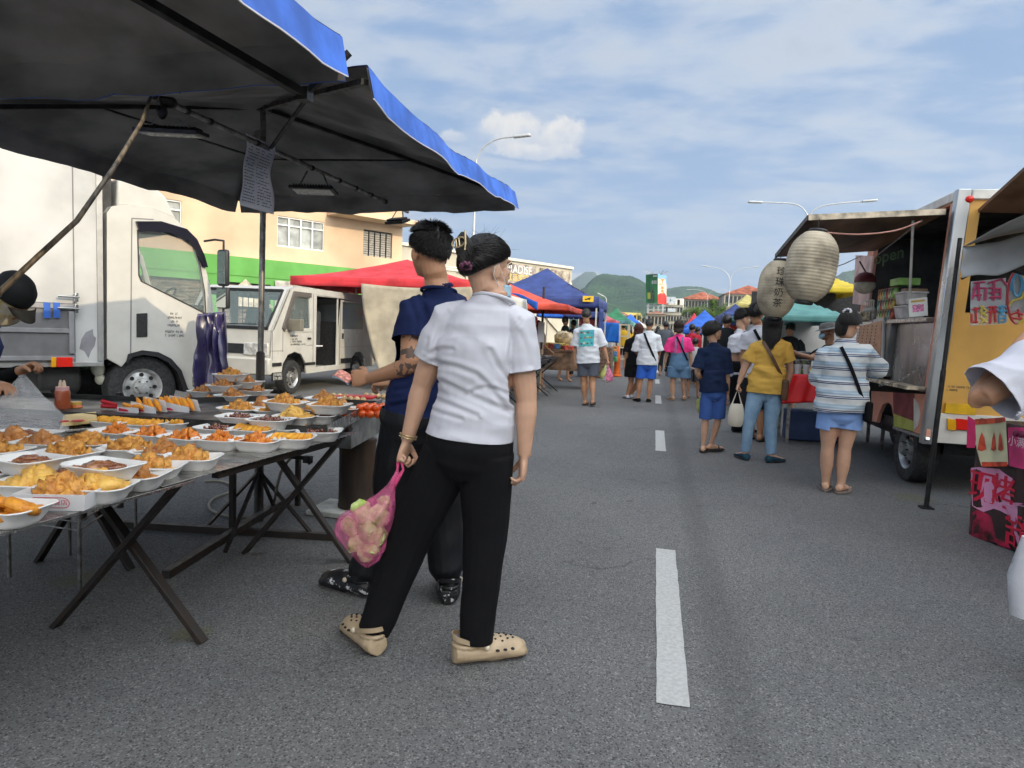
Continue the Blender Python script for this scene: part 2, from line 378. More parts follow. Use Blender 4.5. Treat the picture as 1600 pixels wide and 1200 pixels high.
# nearer umbrella overhead
_c=at(533,66,2.5); um1=umbrella(_c.x-1.42,_c.y-1.42,1.42,2.80,_c.z,'nearer square blue umbrella with grey lining reaching over the camera side of the stall',seed=4)
h1=V((-2.66,1.14,2.74))
tip=at(476,148,2.55)
m=MB(); m.bar(at(215,-5,2.12),tip,.045,.03); m.bar(h1,at(215,-5,2.12),.045,.03); m.build('rib',black_metal,um1)
for (a,b) in((-1,1),(1,-1),(-1,-1)):
    m=MB(); m.bar(h1,h1+V((a*1.38,b*1.38,-.4)),.035,.025); m.build('rib',black_metal,um1)
m=MB(); m.tube([(-2.66,1.14,0),(-2.66,1.14,2.82)],.022,12); m.build('pole',grey_metal,um1,smooth=True)
m=MB(); m.box((-2.66,1.14,.03),(.5,.5,.06)); m.build('base_plate',rust_metal,um1,bevel=.01)
m=MB(); m.bar(tip,V((-1.25,2.57,2.37)),.022); m.box(tip,(.05,.05,.05)); m.build('corner_joint',black_metal,um1)
# ---------------- rail with lamps
r0=at(226,143,3.28); r1=at(637,331,6.15)
rl=empty('lamp_rail',r0,'long grey steel tube tied lengthwise under the umbrella to carry the floodlights','rail')
m=MB(); m.tube([r0,r1],.016,10); m.build('tube',grey_metal,rl,smooth=True)
for k in (.02,.06,.10,.16,.30,.5,.62,.7,.78,.86,.93): 
    m=MB(); p=r0.lerp(r1,k); m.tube([p-(r1-r0).normalized()*.012,p+(r1-r0).normalized()*.012],.021,8); m.build('tape_wrap',black_metal,rl,smooth=True)
m=MB(); p=r0.lerp(r1,.05); m.sph(p,(.05,.07,.04),10,6); m.sph(p+V((-.03,0,-.05)),(.03,.03,.05),8,6)
m.build('tape_wrap',black_metal,rl,smooth=True)
def flood(label,c,L,Wd,dirx,sl,hang):
    e=empty('floodlight',c,label,'lamp',group='floodlights hung under the umbrellas')
    x=V(dirx).normalized(); z=V((0,0,1)); y=z.cross(x).normalized(); rot=Matrix((x,y,z)).transposed()@Matrix.Rotation(sl,3,'X')
    m=MB(); m.box(c,(L,Wd,.022),rot)
    for i in range(14): m.box(V(c)+rot@V((-L*.42+L*.84*i/13,0,.02)),(.006,Wd*.7,.022),rot)
    m.build('housing',black_metal,e,bevel=.003)
    m=MB(); m.box(V(c)+rot@V((0,0,-.014)),(L*.86,Wd*.8,.006),rot); m.build('glass',mat('lamp_glass',(.62,.6,.53),.25,var=.1,vs=30),e)
    for s in(-1,1): m=MB(); m.bar(V(c)+rot@V((s*L*.35,0,.015)),V(hang)+x*(s*L*.18),.012,.004); m.build('bracket',grey_metal if L>.3 else black_metal,e)
rd=(r1-r0).normalized()
flood('largest floodlight with pale glass hanging left of the price list',at(268,207,3.45),.36,.17,(1,.25,0),R(8),at(262,185,3.45))
flood('floodlight hanging from the rail just right of the price list',at(490,297,4.75),.33,.16,(1,.2,0),R(-6),at(492,268,4.85))
flood('small black floodlight hanging above the dark haired man head',at(621,346,5.9),.20,.13,(1,-.3,0),R(20),at(624,330,5.95))
m=MB(); m.tube([at(287,40,3.0),at(284,100,3.05),at(281,146,3.1)],.004,6); tag(m.build('hanging_wire',black_metal),'thin black wire hanging from the near umbrella lining above the rail','wire')
m=MB(); m.tube([at(601,236,5.5),at(603,270,5.6),at(608,302,5.8),at(628,322,5.95)],.005,6); tag(m.build('hanging_wire',black_metal),'black wire hanging from the far umbrella down to the small floodlight','wire')
# leaning pole
m=MB(); pts=[at(236,150,3.25),at(222,190,3.15),at(178,262,2.9),at(120,345,2.7),at(60,400,2.55),at(0,456,2.45),at(-180,640,2.2),]
pts=pts[:6]+[V((-3.2,1.75,.0))]
m.tube(pts,[.008,.010,.011,.012,.0125,.013,.014],10); tag(m.build('leaning_pole',mat('bamboo_pole',(.13,.10,.065),.5,var=.3,vs=9,stretch=(6,6,1)),None,smooth=True),'brown bamboo pole leaning from the ground up to the rail under the umbrella','pole')
# price list
pl=empty('price_list',at(404,215,4.2),'creased white price list sheet hanging from the rail beside the umbrella pole','notice')
tl,tr,bl,br=at(384,208,4.2),at(430,229,4.25),at(379,322,4.15),at(427,335,4.18)
def pf(p,q):
    a=tl.lerp(tr,p).lerp(bl.lerp(br,p),q); return a+V((0,.02*math.sin(p*3+q*5)+.012*math.sin(q*11),0))+V((-.012*math.sin(q*PI),0,0))
m=MB(); m.sheet(pf,10,24); m.build('sheet',mat('white_paper',(.72,.73,.76),.6,var=.04),pl,smooth=True,solid=.0008)
m=MB(); rg=random.Random(3)
for r_ in range(21):
    q=.05+r_*.043
    p=.06
    for col in((.07,.46),(.52,.93)):
        p=col[0]
        while p<col[1]-.03:
            wv=rg.uniform(.02,.07); o=V((0,-.0025,0))
            if rg.random()<.8: m.quad(pf(p,q)+o,pf(min(p+wv,col[1]),q)+o,pf(min(p+wv,col[1]),q+.012)+o,pf(p,q+.012)+o)
            p+=wv+.015
m.build('printed_lines',mat('ink',(.05,.05,.06),.7,var=0),pl)
# ---------------- tables
steel=mat('brushed_stainless',(.40,.39,.37),.27,metal=.9,var=.12,vs=7,bump=.04,bs=40,stretch=(1,6,1))
ZA=.745
def slab(m,pts,z,th): m.prism([V((p.x,p.y,z)) for p in pts],(0,0,-th))
c1,c2,c3=G(0,833,ZA),G(262,761,ZA),G(560,676,ZA+.006)
ta=empty('steel_table',(-2.1,1.5,0),'nearest stainless table of fried food trays with crossed dark legs','table')
m=MB(); d=(c2-c1).normalized(); nrm=V((-d.y,d.x,0))
a0=c1-d*1.0; a1=c2+d*.12
slab(m,[a0,a1,a1+nrm*1.15,a0+nrm*1.15],ZA,.003); m.box(((a0+a1)/2)+nrm*.02+V((0,0,-.012)),(.0,.0,.0)) if 0 else None
m.bar(a0+V((0,0,-.006))+nrm*.004,a1+V((0,0,-.006))+nrm*.004,.004,.010)
m.build('tabletop',steel,ta,bevel=.0015)
def xlegs(t,Y,x0,x1,z,wd=.042,yoff=.05):
    for i,(a,b) in enumerate(((x0,x1),(x1,x0))):
        m=MB(); o=V((0,yoff*(i-.5),0)); m.bar(V((a,Y,0))+o,V((b,Y,z))+o,wd,.022); m.build('leg',rust_metal,t,bevel=.002)
f1,f2=G(320,1003),G(96,974)
xlegs(ta,(f1.y+f2.y)/2-.02,f2.x,f1.x,ZA-.01)
xlegs(ta,.75,f2.x,f1.x,ZA-.01)
for x_ in(f2.x+.06,f1.x-.03): m=MB(); m.bar((x_,.8,ZA-.03),(x_,2.7,ZA-.03),.03); m.build('frame_bar',rust_metal,ta)
tb=empty('steel_table',(-2.1,3.0,0),'second stainless table whose sheet overlaps the nearest one, crossed legs by the umbrella pole','table')
m=MB(); d2=(c3-c2).normalized(); n2=V((-d2.y,d2.x,0)); b0=c2-d2*.02
slab(m,[V((b0.x,b0.y,0)),V((c3.x,c3.y,0)),V((c3.x,c3.y,0))+n2*.5-d2*.12,V((c3.x,c3.y,0))+n2*1.9-d2*.1,V((b0.x,b0.y,0))+n2*1.9],ZA+.0065,.003)
m.build('tabletop',steel,tb,bevel=.001)
m=MB(); 
m.bar(V((b0.x,b0.y,ZA-.02))+n2*.05+d2*.3,V((c3.x,c3.y,ZA-.02))+n2*.05-d2*.12,.03,.03); m.build('frame_bar',rust_metal,tb); m=MB(); m.bar(V((b0.x,b0.y,ZA-.02))+n2*1.7,V((c3.x,c3.y,ZA-.02))+n2*1.7,.03,.03); m.build('frame_bar',rust_metal,tb)
g1,g2=G(546,881),G(386,862)
xlegs(tb,(g1.y+g2.y)/2,g2.x,g1.x,ZA)
xlegs(tb,2.85,g2.x-.9,g1.x-1.0,ZA)
# slim inner rack legs seen under the table
tr_=empty('wire_rack',(G(40,900)),'slim steel rack with thin legs standing under the nearest table','rack')
for (x,y0,y1) in((15,835,902),(109,812,868),(125,805,920),(212,778,845)):
    m=MB(); b_=G(x,y1); m.tube([b_,V((b_.x,b_.y,.70))],.009,8); m.build('leg',grey_metal,tr_,smooth=True)
m=MB()
for z_ in(.28,.32):
    P=[G(15,902),G(109,868),G(212,845),G(125,920)]
    for i in range(4): a=P[i];b_=P[(i+1)%4]; m.tube([V((a.x,a.y,z_)),V((b_.x,b_.y,z_))],.004,6)
m.build('rail',grey_metal,tr_)
# table C
ZC=.79
tc_=empty('hawker_table',(-2.4,3.7,0),'dark table with a steel rim behind the stainless sheets, carrying the stacked trays','table')
q0,q1=G(512,668,.815),G(597,627,.815); xl=-3.95
dark_top=mat('blackened_steel',(.05,.048,.045),.4,metal=.5,var=.25,vs=8,bump=.15,bs=60)
dd=(q1-q0).normalized(); nn=V((-dd.y,dd.x,0))
m=MB(); base=[V((q.x,q.y,0)) for q in(q0,q1,q1+nn*.75,q1+nn*1.2-dd*.32,q1+nn*2.3-dd*.30,q0+nn*2.3+V((0,.22,0)))]
slab(m,base,ZC,.012); m.build('tabletop',dark_top,tc_,bevel=.002)
for i in range(6):
    a=base[i];b_=base[(i+1)%6]; m=MB(); m.bar(V((a.x,a.y,ZC+.012)),V((b_.x,b_.y,ZC+.012)),.003,.055 if i==0 else .03,); m.build('rim',steel if i==0 else dark_top,tc_,bevel=.001)
for (x,y) in((q0.x-2.0,3.5),(q0.x-2.0,3.8),(q0.x-.95,4.25),(q0.x-.95,3.5)):
    m=MB(); m.bar((x,y,0),(x,y,ZC-.012),.03,up=V((1,0,0))); m.build('leg',rust_metal,tc_)
st=empty('stove_box',(-2,3.9,0),'grey steel gas stove box under the end of the dark table','stove')
s0=at(549,672,3.62); s1=at(597,650,4.3)
gal=mat('galvanised_panel',(.24,.235,.22),.42,metal=.6,var=.3,vs=6,bump=.1)
m=MB(); P=[V((s0.x,3.62,0)),V((s1.x,4.3,0)),V((s1.x-.95,4.3,0)),V((s0.x-.95,3.62,0))]
m.hexa([p+V((0,0,.56)) for p in P]+[p+V((0,0,.775)) for p in P]); m.build('panel',gal,st,bevel=.004)
m=MB(); m.tube([at(455,714,3.6),at(480,716,3.6)],.012); m.tube([at(480,716,3.6),at(486,724,3.6)],.016); m.box(at(481,718,3.6),(.05,.03,.04)); m.build('gas_valve',black_metal,st)
m=MB(); hp=[at(455,715,3.6),at(440,735,3.65),at(432,765,3.7),G(425,790,.02),G(400,806,.012),G(365,808,.012),G(335,800,.012),G(326,790,.012),G(335,778,.012),G(360,768,.012),G(362,758,.012),G(345,752,.012),G(320,752,.012)]
def smooth_pts(p,k=4):
    o=[]
    for i in range(len(p)-1):
        a=p[max(i-1,0)];b=p[i];c=p[i+1];d=p[min(i+2,len(p)-1)]
        for j in range(k):
            t=j/k; o.append(.5*((2*b)+(c-a)*t+(2*a-5*b+4*c-d)*t*t+(3*b-a-3*c+d)*t**3))
    o.append(p[-1]); return o
m.tube(smooth_pts([V(p) for p in hp]),.009,8); tag(m.build('gas_hose',mat('grey_hose',(.22,.21,.16),.5),None,smooth=True),'pale grey gas hose curling on the road under the tables','hose')
cn=empty('rusty_can',(-2,4,0),'rusty brown steel tin standing on a white slab under the stove','can')
cc=at(558,760,4.25); 
rust=mat('rusty_tin',(.07,.04,.022),.6,metal=.3,var=.3,vs=8,col2=(.022,.014,.01),bump=.3,bs=30,stretch=(1,1,.35))
m=MB(); rr=.128
m.lathe((cc.x,cc.y,.04),[(rr,0),(rr,.02),(rr-.004,.03),(rr-.004,.44),(rr,.45),(rr,.47),(rr-.01,.475)],28); m.build('body',rust,cn,smooth=True,ang=30)
m=MB(); m.box((cc.x-.09,cc.y-.04,.02),(.36,.34,.035)); tag(m.build('slab',mat('white_slab',(.55,.55,.5),.7,var=.2,bump=.2),None,bevel=.006),'dirty white slab on the road under the rusty tin','slab')
# ---------------- food trays
foam=mat('white_foam',(.80,.79,.77),.5,var=.04,vs=9,bump=.05,bs=200,sss=.0)
def rrect(L,W,r,z,n=6,notch=0.):
    pts=[]
    for (sx,sy,a0) in((1,1,0),(-1,1,90),(-1,-1,180),(1,-1,270)):
        for i in range(n+1):
            a=R(a0+90*i/n); pts.append(V((sx*(L/2-r)+r*math.cos(a),sy*(W/2-r)+r*math.sin(a),z)))
    return pts
def tray_mesh():
    L,W,h=.185,.138,.046; m=MB(); rs=[]
    prof=[(.70,.64,0,.030),(.74,.68,.001,.032),(.80,.76,.012,.032),(.97,.96,h-.006,.030),(1.045,1.06,h-.002,.03),(1.05,1.065,h,.03),(1.03,1.04,h+.002,.03),(.95,.94,h-.001,.028),(.79,.75,.013,.03),(.72,.66,.0045,.028),(.2,.2,.004,.01)]
    for a,b,z,r in prof:
        p=rrect(L*a,W*b,r,z,8)
        # tab notch on the lip and a gentle bow of the sides
        q=[]
        for v in p:
            k=1+.018*math.cos(v.x/L*PI*1.6)
            zz=v.z
            if z>h-.007: zz-=.003*math.exp(-((abs(v.x)-.055)/.018)**2)
            q.append(V((v.x,v.y*k,zz)))
        rs.append(q)
    m.rings(rs,True); return m.mesh('foam_tray')
TM=tray_mesh(); TM.materials.append(foam); fixn(TM); TM.shade_smooth()
TM.set_sharp_from_angle(angle=R(50))
def fmat(name,c1,c2,rough,scale,bump,bs,coat=0,speck=None):
    m=bpy.data.materials.new(name); m.use_nodes=True; t=m.node_tree; b=t.nodes['Principled BSDF']; L=t.links.new
    tc=N(t,'ShaderNodeTexCoord'); n=N(t,'ShaderNodeTexNoise'); L(tc.outputs['Object'],n.inputs[0]); n.inputs['Scale'].default_value=scale; n.inputs['Detail'].default_value=5; n.inputs['Roughness'].default_value=.65
    c=MIXC(t,MR(t,n.outputs[0],.34,.68),c1,c2)
    if speck:
        v=N(t,'ShaderNodeTexVoronoi'); L(tc.outputs['Object'],v.inputs[0]); v.inputs['Scale'].default_value=speck[1]
        s=N(t,'ShaderNodeSeparateColor'); L(v.outputs['Color'],s.inputs[0])
        k=MATH(t,'MULTIPLY',MR(t,v.outputs['Distance'],.30,.42,1,0),MR(t,s.outputs[0],.45,.5)); c=MIXC(t,k,c,speck[0])
    L(c,b.inputs['Base Color']); b.inputs['Roughness'].default_value=rough; b.inputs['Coat Weight'].default_value=coat; b.inputs['Coat Roughness'].default_value=.2
    n2=N(t,'ShaderNodeTexNoise'); L(tc.outputs['Object'],n2.inputs[0]); n2.inputs['Scale'].default_value=bs; n2.inputs['Detail'].default_value=4
    bp=N(t,'ShaderNodeBump'); bp.inputs['Strength'].default_value=bump; bp.inputs['Distance'].default_value=.004; L(n2.outputs[0],bp.inputs['Height']); L(bp.outputs[0],b.inputs['Normal'])
    return m
FM={'chicken':fmat('fried_chicken',(.80,.40,.08),(.46,.17,.03),.5,35,.7,220),
 'fritter':fmat('pale_fritter',(.84,.54,.13),(.62,.30,.05),.5,28,.4,160),
 'ring':fmat('onion_ring',(.80,.34,.03),(.55,.18,.015),.5,30,.5,260),
 'nugget':fmat('golden_nugget',(.85,.42,.035),(.60,.22,.02),.5,30,.5,300),
 'braised':fmat('braised_meat',(.20,.05,.018),(.42,.20,.085),.22,40,.4,120,.6),
 'orange':fmat('orange_chicken',(.85,.30,.03),(.60,.14,.012),.42,40,.6,200,.3),
 'sesame':fmat('sesame_glazed',(.22,.035,.015),(.09,.015,.01),.22,50,.8,200,.6,((.75,.62,.42),320)),
 'brown':fmat('brown_chicken',(.62,.27,.06),(.32,.11,.03),.42,38,.6,200,.2),
 'strip':fmat('corn_fritter_strip',(.85,.36,.02),(.74,.24,.015),.5,26,.4,200)}
def lump(m,c,r,seed,rot,amp=.28,fq=1.6,n=16,k=11):
    rs=[]
    for i in range(k+1):
        t=PI*i/k; q=[]
        for j in range(n):
            d=V((math.sin(t)*math.cos(2*PI*j/n),-math.sin(t)*math.sin(2*PI*j/n),math.cos(t)))
            if i in(0,k): d=V((0,0,1 if i==0 else -1))
            s=1+amp*noise.noise(d*fq+V((seed,0,0)))*1.6+amp*.7*noise.noise(d*fq*2.7+V((0,seed,0)))+amp*.45*noise.noise(d*fq*6+V((seed,seed,0)))
            p=rot@V((d.x*r[0]*s,d.y*r[1]*s,d.z*r[2]*s)); q.append(c+p)
        rs.append(q)
    m.rings(rs,True)
def food_mesh(kind,seed):
    g=random.Random(seed*13+5); m=MB(); 
    def rot(): return Euler((g.uniform(0,6),g.uniform(0,6),g.uniform(0,6))).to_matrix()
    def spot(k=1.,layer=0):
        if k>=1: return V((g.uniform(-.064,.064),g.uniform(-.044,.044),.021+layer))
        a=g.uniform(0,2*PI); rr=math.sqrt(g.random())*k; return V((.068*rr*math.cos(a),.047*rr*math.sin(a),.019+layer))
    if kind in('chicken','brown','fritter','orange','braised'):
        cfg={'chicken':(34,(.021,.015,.013),.42,2.3),'brown':(28,(.022,.015,.012),.3,1.8),'fritter':(28,(.024,.018,.015),.26,1.4),'orange':(60,(.016,.008,.007),.35,2.),'braised':(26,(.021,.016,.008),.3,1.8)}[kind]
        for i in range(cfg[0]):
            l=0 if i<cfg[0]*.5 else 1 if i<cfg[0]*.82 else 2; p=spot(1-.34*l, l*(.015 if kind!='braised' else .007)+g.uniform(0,.004))
            s=g.uniform(.95,1.5); r_=tuple(q*s for q in cfg[1])
            ro=rot() if kind!='braised' else Euler((g.uniform(-.4,.4),g.uniform(-.4,.4),g.uniform(0,6))).to_matrix()
            lump(m,p,r_,g.uniform(0,90),ro,cfg[2],cfg[3])
    elif kind=='sesame':
        for i in range(100):
            p=spot(1.05 if i<60 else .65,.0 if i<60 else .014); lump(m,p+V((0,0,g.uniform(0,.006))),(g.uniform(.010,.018),g.uniform(.006,.010),.005),g.uniform(0,90),rot(),.4,2.2,8,6)
    elif kind=='nugget':
        for i in range(7):
            p=V((-.062+.0205*i,g.uniform(-.006,.006),.038)); lump(m,p,(.032,.013,.016),g.uniform(0,90),Matrix.Rotation(R(70+g.uniform(-12,12)),3,'Z')@Matrix.Rotation(R(g.uniform(-20,20)),3,'Y'),.2,1.5)
    elif kind=='ring':
        for i,(x,y,z,tx,ty,sc_) in enumerate(((.035,-.012,.036,.25,.1,1.),(-.03,-.02,.03,-.1,.2,1.),(-.02,.03,.042,.5,-.2,.9),(.03,.035,.05,.3,.3,.85),(-.055,.015,.05,.2,.5,.9),(0,0,.02,.1,.1,.9))):
            ro=Euler((tx,ty,g.uniform(0,6))).to_matrix(); rs=[]; n=26; k=10; vs=[]
            for a in range(n):
                th=2*PI*a/n; 
                for b in range(k):
                    ph=2*PI*b/k; d=V((math.cos(th),math.sin(th),0)); rr=.0115*(1+.28*noise.noise(V((math.cos(th)*3+i*7,math.sin(th)*3,b*.5))))
                    vs.append(V((x,y,z))+ro@((d*(.031*sc_+.003*noise.noise(V((a*.3,i,0)))+rr*math.cos(ph)))+V((0,0,rr*1.05*math.sin(ph)))))
            m.add(vs,[(a*k+b,a*k+(b+1)%k,((a+1)%n)*k+(b+1)%k,((a+1)%n)*k+b) for a in range(n) for b in range(k)])
    if kind!='ring': m.v=[(max(-.061-z*.45,min(.061+z*.45,x)),max(-.041-z*.45,min(.041+z*.45,y)),max(.006,z)) for x,y,z in m.v]
    me=m.mesh('fried_food'); me.materials.append(FM[kind]); fixn(me); me.shade_smooth(); return me
FOOD={}
def foodm(kind,v):
    if (kind,v) not in FOOD: FOOD[(kind,v)]=food_mesh(kind,v+hash(kind)%1 + len(FOOD))
    return FOOD[(kind,v)]
FNAME={'ring':'onion_rings','fritter':'fritters','nugget':'nuggets','braised':'braised_meat','sesame':'sesame_meat','orange':'orange_chicken','chicken':'fried_chicken','brown':'brown_chicken'}
def tray(px,py,z,kind,rot,label,Y=None,s=1.06,tilt=0,amt=1.):
    p=at(px,py,Y) if Y else G(px,py,z)
    o=bpy.data.objects.new('foam_tray',None); C.objects.link(o)
    o.location=(p.x,p.y,p.z-.043*s); o.rotation_euler=(R(tilt),R(rng.uniform(-1,1)),R(rot)); o.scale=(s,s,s); o.empty_display_size=.05
    tag(o,label,'food tray',group='white foam trays of fried food on the tables')
    a=bpy.data.objects.new('tray',TM); C.objects.link(a); a.parent=o
    f=bpy.data.objects.new(FNAME[kind],foodm(kind,rng.randint(0,2))); C.objects.link(f); f.parent=o; f.rotation_euler.z=rng.choice((0,PI)); f.scale=(1.06,1.06,1.1 if kind!='ring' else 1.0)
    return o
zA=ZA+.046; zB=ZA+.05
T=[
(8,791,zA,'ring',8,'foam tray of orange onion rings at the nearest left corner of the table'),
(150,758,zA,'fritter',18,'foam tray heaped with smooth pale yellow fritters beside the printed paper box'),
(55,752,zA+.0,'fritter',12,'foam tray heaped with knobbly pale fritters behind the onion rings'),
(208,741,zA,'brown',16,'foam tray with a brown chicken chunk at the table edge right of the fritters'),
(47,716,zA+.05,'braised',-8,'foam tray of glossy braised meat raised on other trays, the left one of two'),
(92,737,zA,'braised',14,'half hidden foam tray of dark braised slices between the two raised braised trays'),
(163,725,zA+.05,'braised',-2,'foam tray of glossy braised meat raised on other trays, the right one of two'),
(-14,733,zA,'braised',10,'foam tray of dark braised slices cut by the left edge of the photo'),
(236,727,zA,'chicken',20,'foam tray of long shredded fried chicken left of the last tray by the sheet corner'),
(298,714,zA,'chicken',18,'foam tray of three fried chicken chunks standing alone nearest the overlapping sheet corner'),
(254,704,zA,'brown',14,'foam tray of small brown chicken pieces behind the shredded chicken tray'),
(204,699,zA,'chicken',12,'foam tray of chunky fried chicken right of the centre of the near table'),
(137,691,zA,'chicken',14,'foam tray of crisp fried wings in the back row behind the right braised tray'),
(108,706,zA,'chicken',-6,'foam tray of crumbled fried chicken behind the gap between the braised trays'),
(70,690,zA,'brown',10,'foam tray of tall brown chicken wings in the back row of the near table'),
(22,684,zA,'brown',8,'foam tray of brown wings in the back row in front of the clear bag'),
(-2,702,zA,'chicken',6,'foam tray of fried wings at the left edge behind the left braised tray'),
(183,673,zB,'orange',-4,'first foam tray from the left in the row of orange chicken strips'),
(239,677,zB,'orange',-2,'second foam tray from the left in the row of orange chicken strips'),
(291,682,zB,'orange',0,'third foam tray from the left in the row of orange chicken strips'),
(345,685,zB,'orange',2,'fourth foam tray from the left in the row of orange chicken strips'),
(402,687,zB,'orange',4,'rightmost foam tray of orange chicken strips, piled high at the sheet edge'),
(455,683,zB,'nugget',16,'foam tray of golden nuggets right of the row of orange strips'),
(500,673,zB,'sesame',20,'foam tray of sesame glazed meat nearest the steel rim corner'),
(178,657,zB,'nugget',0,'leftmost foam tray of golden nuggets behind the orange strips'),
(222,661,zB,'nugget',4,'middle foam tray of golden nuggets behind the orange strips'),
(268,659,zB,'nugget',2,'rightmost foam tray of golden nuggets behind the orange strips'),
(343,668,zB,'sesame',0,'foam tray of sesame glazed meat left of the clear plastic lids'),
(396,670,zB,'nugget',4,'foam tray with clear cup and nuggets behind the fourth orange tray'),
(438,668,zB,'sesame',8,'foam tray of sesame glazed meat behind the golden nuggets'),
(376,650,ZC+.046,'sesame',4,'foam tray of sesame glazed meat on the dark table left of centre'),
(424,655,ZC+.046,'sesame',4,'foam tray of sesame glazed meat on the dark table centre'),
(462,650,ZC+.046,'fritter',8,'foam tray of pale fritters with sesame between dark sesame trays'),
(497,648,ZC+.046,'sesame',16,'foam tray of sesame glazed meat on the dark table near its rim'),
(375,638,ZC+.046,'chicken',0,'foam tray of light fried pieces in front of the tray pyramid'),
(410,633,ZC+.046,'brown',6,'foam tray of brown bits right of the tray pyramid base'),
(432,641,ZC+.046,'chicken',6,'foam tray of fried bits under the raised tray behind the van wheel'),
(478,638,ZC+.046,'chicken',8,'foam tray of fried bits between the two raised foam trays'),
(532,637,ZC+.046,'brown',14,'foam tray of brown bits under the larger raised tray beside orange balls'),
(447,628,ZC+.10,'chicken',2,'smaller raised foam tray of fried bits in front of the van wheel'),
(516,632,ZC+.10,'chicken',6,'larger raised foam tray of fried bits left of the orange balls'),
(505,622,ZC+.046,'brown',6,'foam tray of brown bits half hidden behind the larger raised tray'),
]
for t in T: tray(*t, amt=(1.15 if t[3] in('fritter',) else 1.))
for px,py,Y,k,lab in(
 (300,625,3.95,'brown','lowest left foam tray at the back of the tray pyramid'),
 (328,629,3.75,'brown','front bottom foam tray of the tray pyramid'),
 (366,624,3.85,'brown','bottom middle foam tray of the tray pyramid, mostly hidden'),
 (405,624,3.95,'chicken','bottom right foam tray of the tray pyramid'),
 (320,611,3.90,'brown','second level left foam tray of the tray pyramid'),
 (363,618,3.70,'brown','second level front foam tray of the tray pyramid'),
 (399,610,3.92,'brown','second level right foam tray of the tray pyramid'),
 (350,602,3.80,'brown','third level left foam tray of the tray pyramid'),
 (386,596,3.92,'brown','third level right foam tray of the tray pyramid'),
 (361,585,3.85,'chicken','topmost foam tray crowning the tray pyramid')):
    tray(px,py,0,k,rng.uniform(-6,6),lab,Y=Y,s=1.02)
# printed paper box
pbx=empty('paper_box',G(98,790,ZA),'open white paper box with a red printed badge at the near table edge','food box',rz=R(17))
pbx.location.z=ZA+.001
def loc(m,name,mt,**k):
    me=m.mesh(name); me.materials.append(mt); fixn(me); o=bpy.data.objects.new(name,me); C.objects.link(o); o.parent=k.pop('parent',pbx)
    if k.get('smooth'): me.shade_smooth()
    if k.get('solid'): q=o.modifiers.new('s','SOLIDIFY'); q.thickness=k['solid']; q.offset=0
    return o
paper=mat('box_paper',(.78,.77,.78),.55,var=.03)
m=MB(); b4=[V((-.085,-.055,0)),V((.085,-.055,0)),V((.085,.055,0)),V((-.085,.055,0))]; t4=[V((p.x*1.12,p.y*1.2,.048)) for p in b4]
m.poly(b4)
for i in range(4): m.quad(b4[i],b4[(i+1)%4],t4[(i+1)%4],t4[i])
loc(m,'box',paper,solid=.0012)
me=foodm('chicken',1); o=bpy.data.objects.new('fried_chicken',me); C.objects.link(o); o.parent=pbx; o.scale=(1.15,1.1,1.25)
red_ink=mat('red_ink',(.62,.02,.07),.5,var=0)
bx=V((1,0,0)); by=(t4[0]-b4[0]); by.x=0; by.normalize(); bo=(b4[0]+b4[1]+t4[0]+t4[1])/4; bn=bx.cross(by)
m=MB()
def oval(k,w_):
    pts=[]
    for s in(1,-1):
        for i in range(9):
            a=R(-90+180*i/8); pts.append(bo+bn*.0014+bx*(s*(.036+k*math.cos(a)))+by*(s*k*math.sin(a)))
    return pts
A_,B_=oval(.0165,0),oval(.0143,0); n=len(A_)
m.add(A_+B_,[(i,(i+1)%n,n+(i+1)%n,n+i) for i in range(n)]); loc(m,'badge_outline',red_ink)
vs,fs=text_pts('炸雞專賣店',.019); m=MB(); m.add([bo+bn*.0016+bx*v.x+by*v.y for v in vs],fs); loc(m,'badge_lettering',red_ink)
# corn fritter strips in paper sleeves on the dark table
for (x,y,n,lab,rz,sz) in((204,632,3,'paper sleeve of orange fritters lying left of the standing sleeves',-8,.10),(228,632,4,'narrow printed paper sleeve of orange fried strips left of the biggest sleeve',-30,.12),(272,630,8,'biggest printed paper sleeve fanned with orange fried strips in front of the truck wheel',-32,.17)):
    p=G(x,y+12,ZC); e=empty('paper_sleeve',(p.x,p.y,ZC),lab,'snack',rz=0)
    th=R(rz); L=sz
    m=MB(); m.prism([V(p)+V((-sz*.62,-.02,0)),V(p)+V((sz*.62,-.02,0)),V(p)+V((sz*.62,-.02,.028)),V(p)+V((-sz*.62,-.02,.055 if n>3 else .025))],(0,.004,0)); m.build('sleeve_front',paper,e)
    m=MB(); m.prism([V(p)+V((-sz*.62,.05,0)),V(p)+V((sz*.72,.05,0)),V(p)+V((sz*.6,.05,.06 if n>3 else .02)),V(p)+V((-sz*.4,.05,.075 if n>3 else .02))],(0,.002,0)); m.build('sleeve_back',paper,e)
    m=MB(); m.prism([V(p)+V((-sz*.5,-.0245,.006)),V(p)+V((sz*.1,-.0245,.006)),V(p)+V((sz*.0,-.0245,.016)),V(p)+V((-sz*.5,-.0245,.022))],(0,.002,0)); m.build('printed_band',red_ink,e)
    for i in range(n):
        t=(i+.5)/n-.5; a=R(38) if n>3 else R(6)
        c=V(p)+V((t*sz*1.1,.015+.01*(i%2),.038 if n>3 else .03)); m=MB()
        lump(m,c,(.055 if n>3 else .05,.011,.013),i*7.3+x,Matrix.Rotation(a,3,'Y')@Matrix.Rotation(R(-25),3,'Z'),.2,1.8,12,14); m.build('fried_strip',FM['strip'],e,smooth=True)
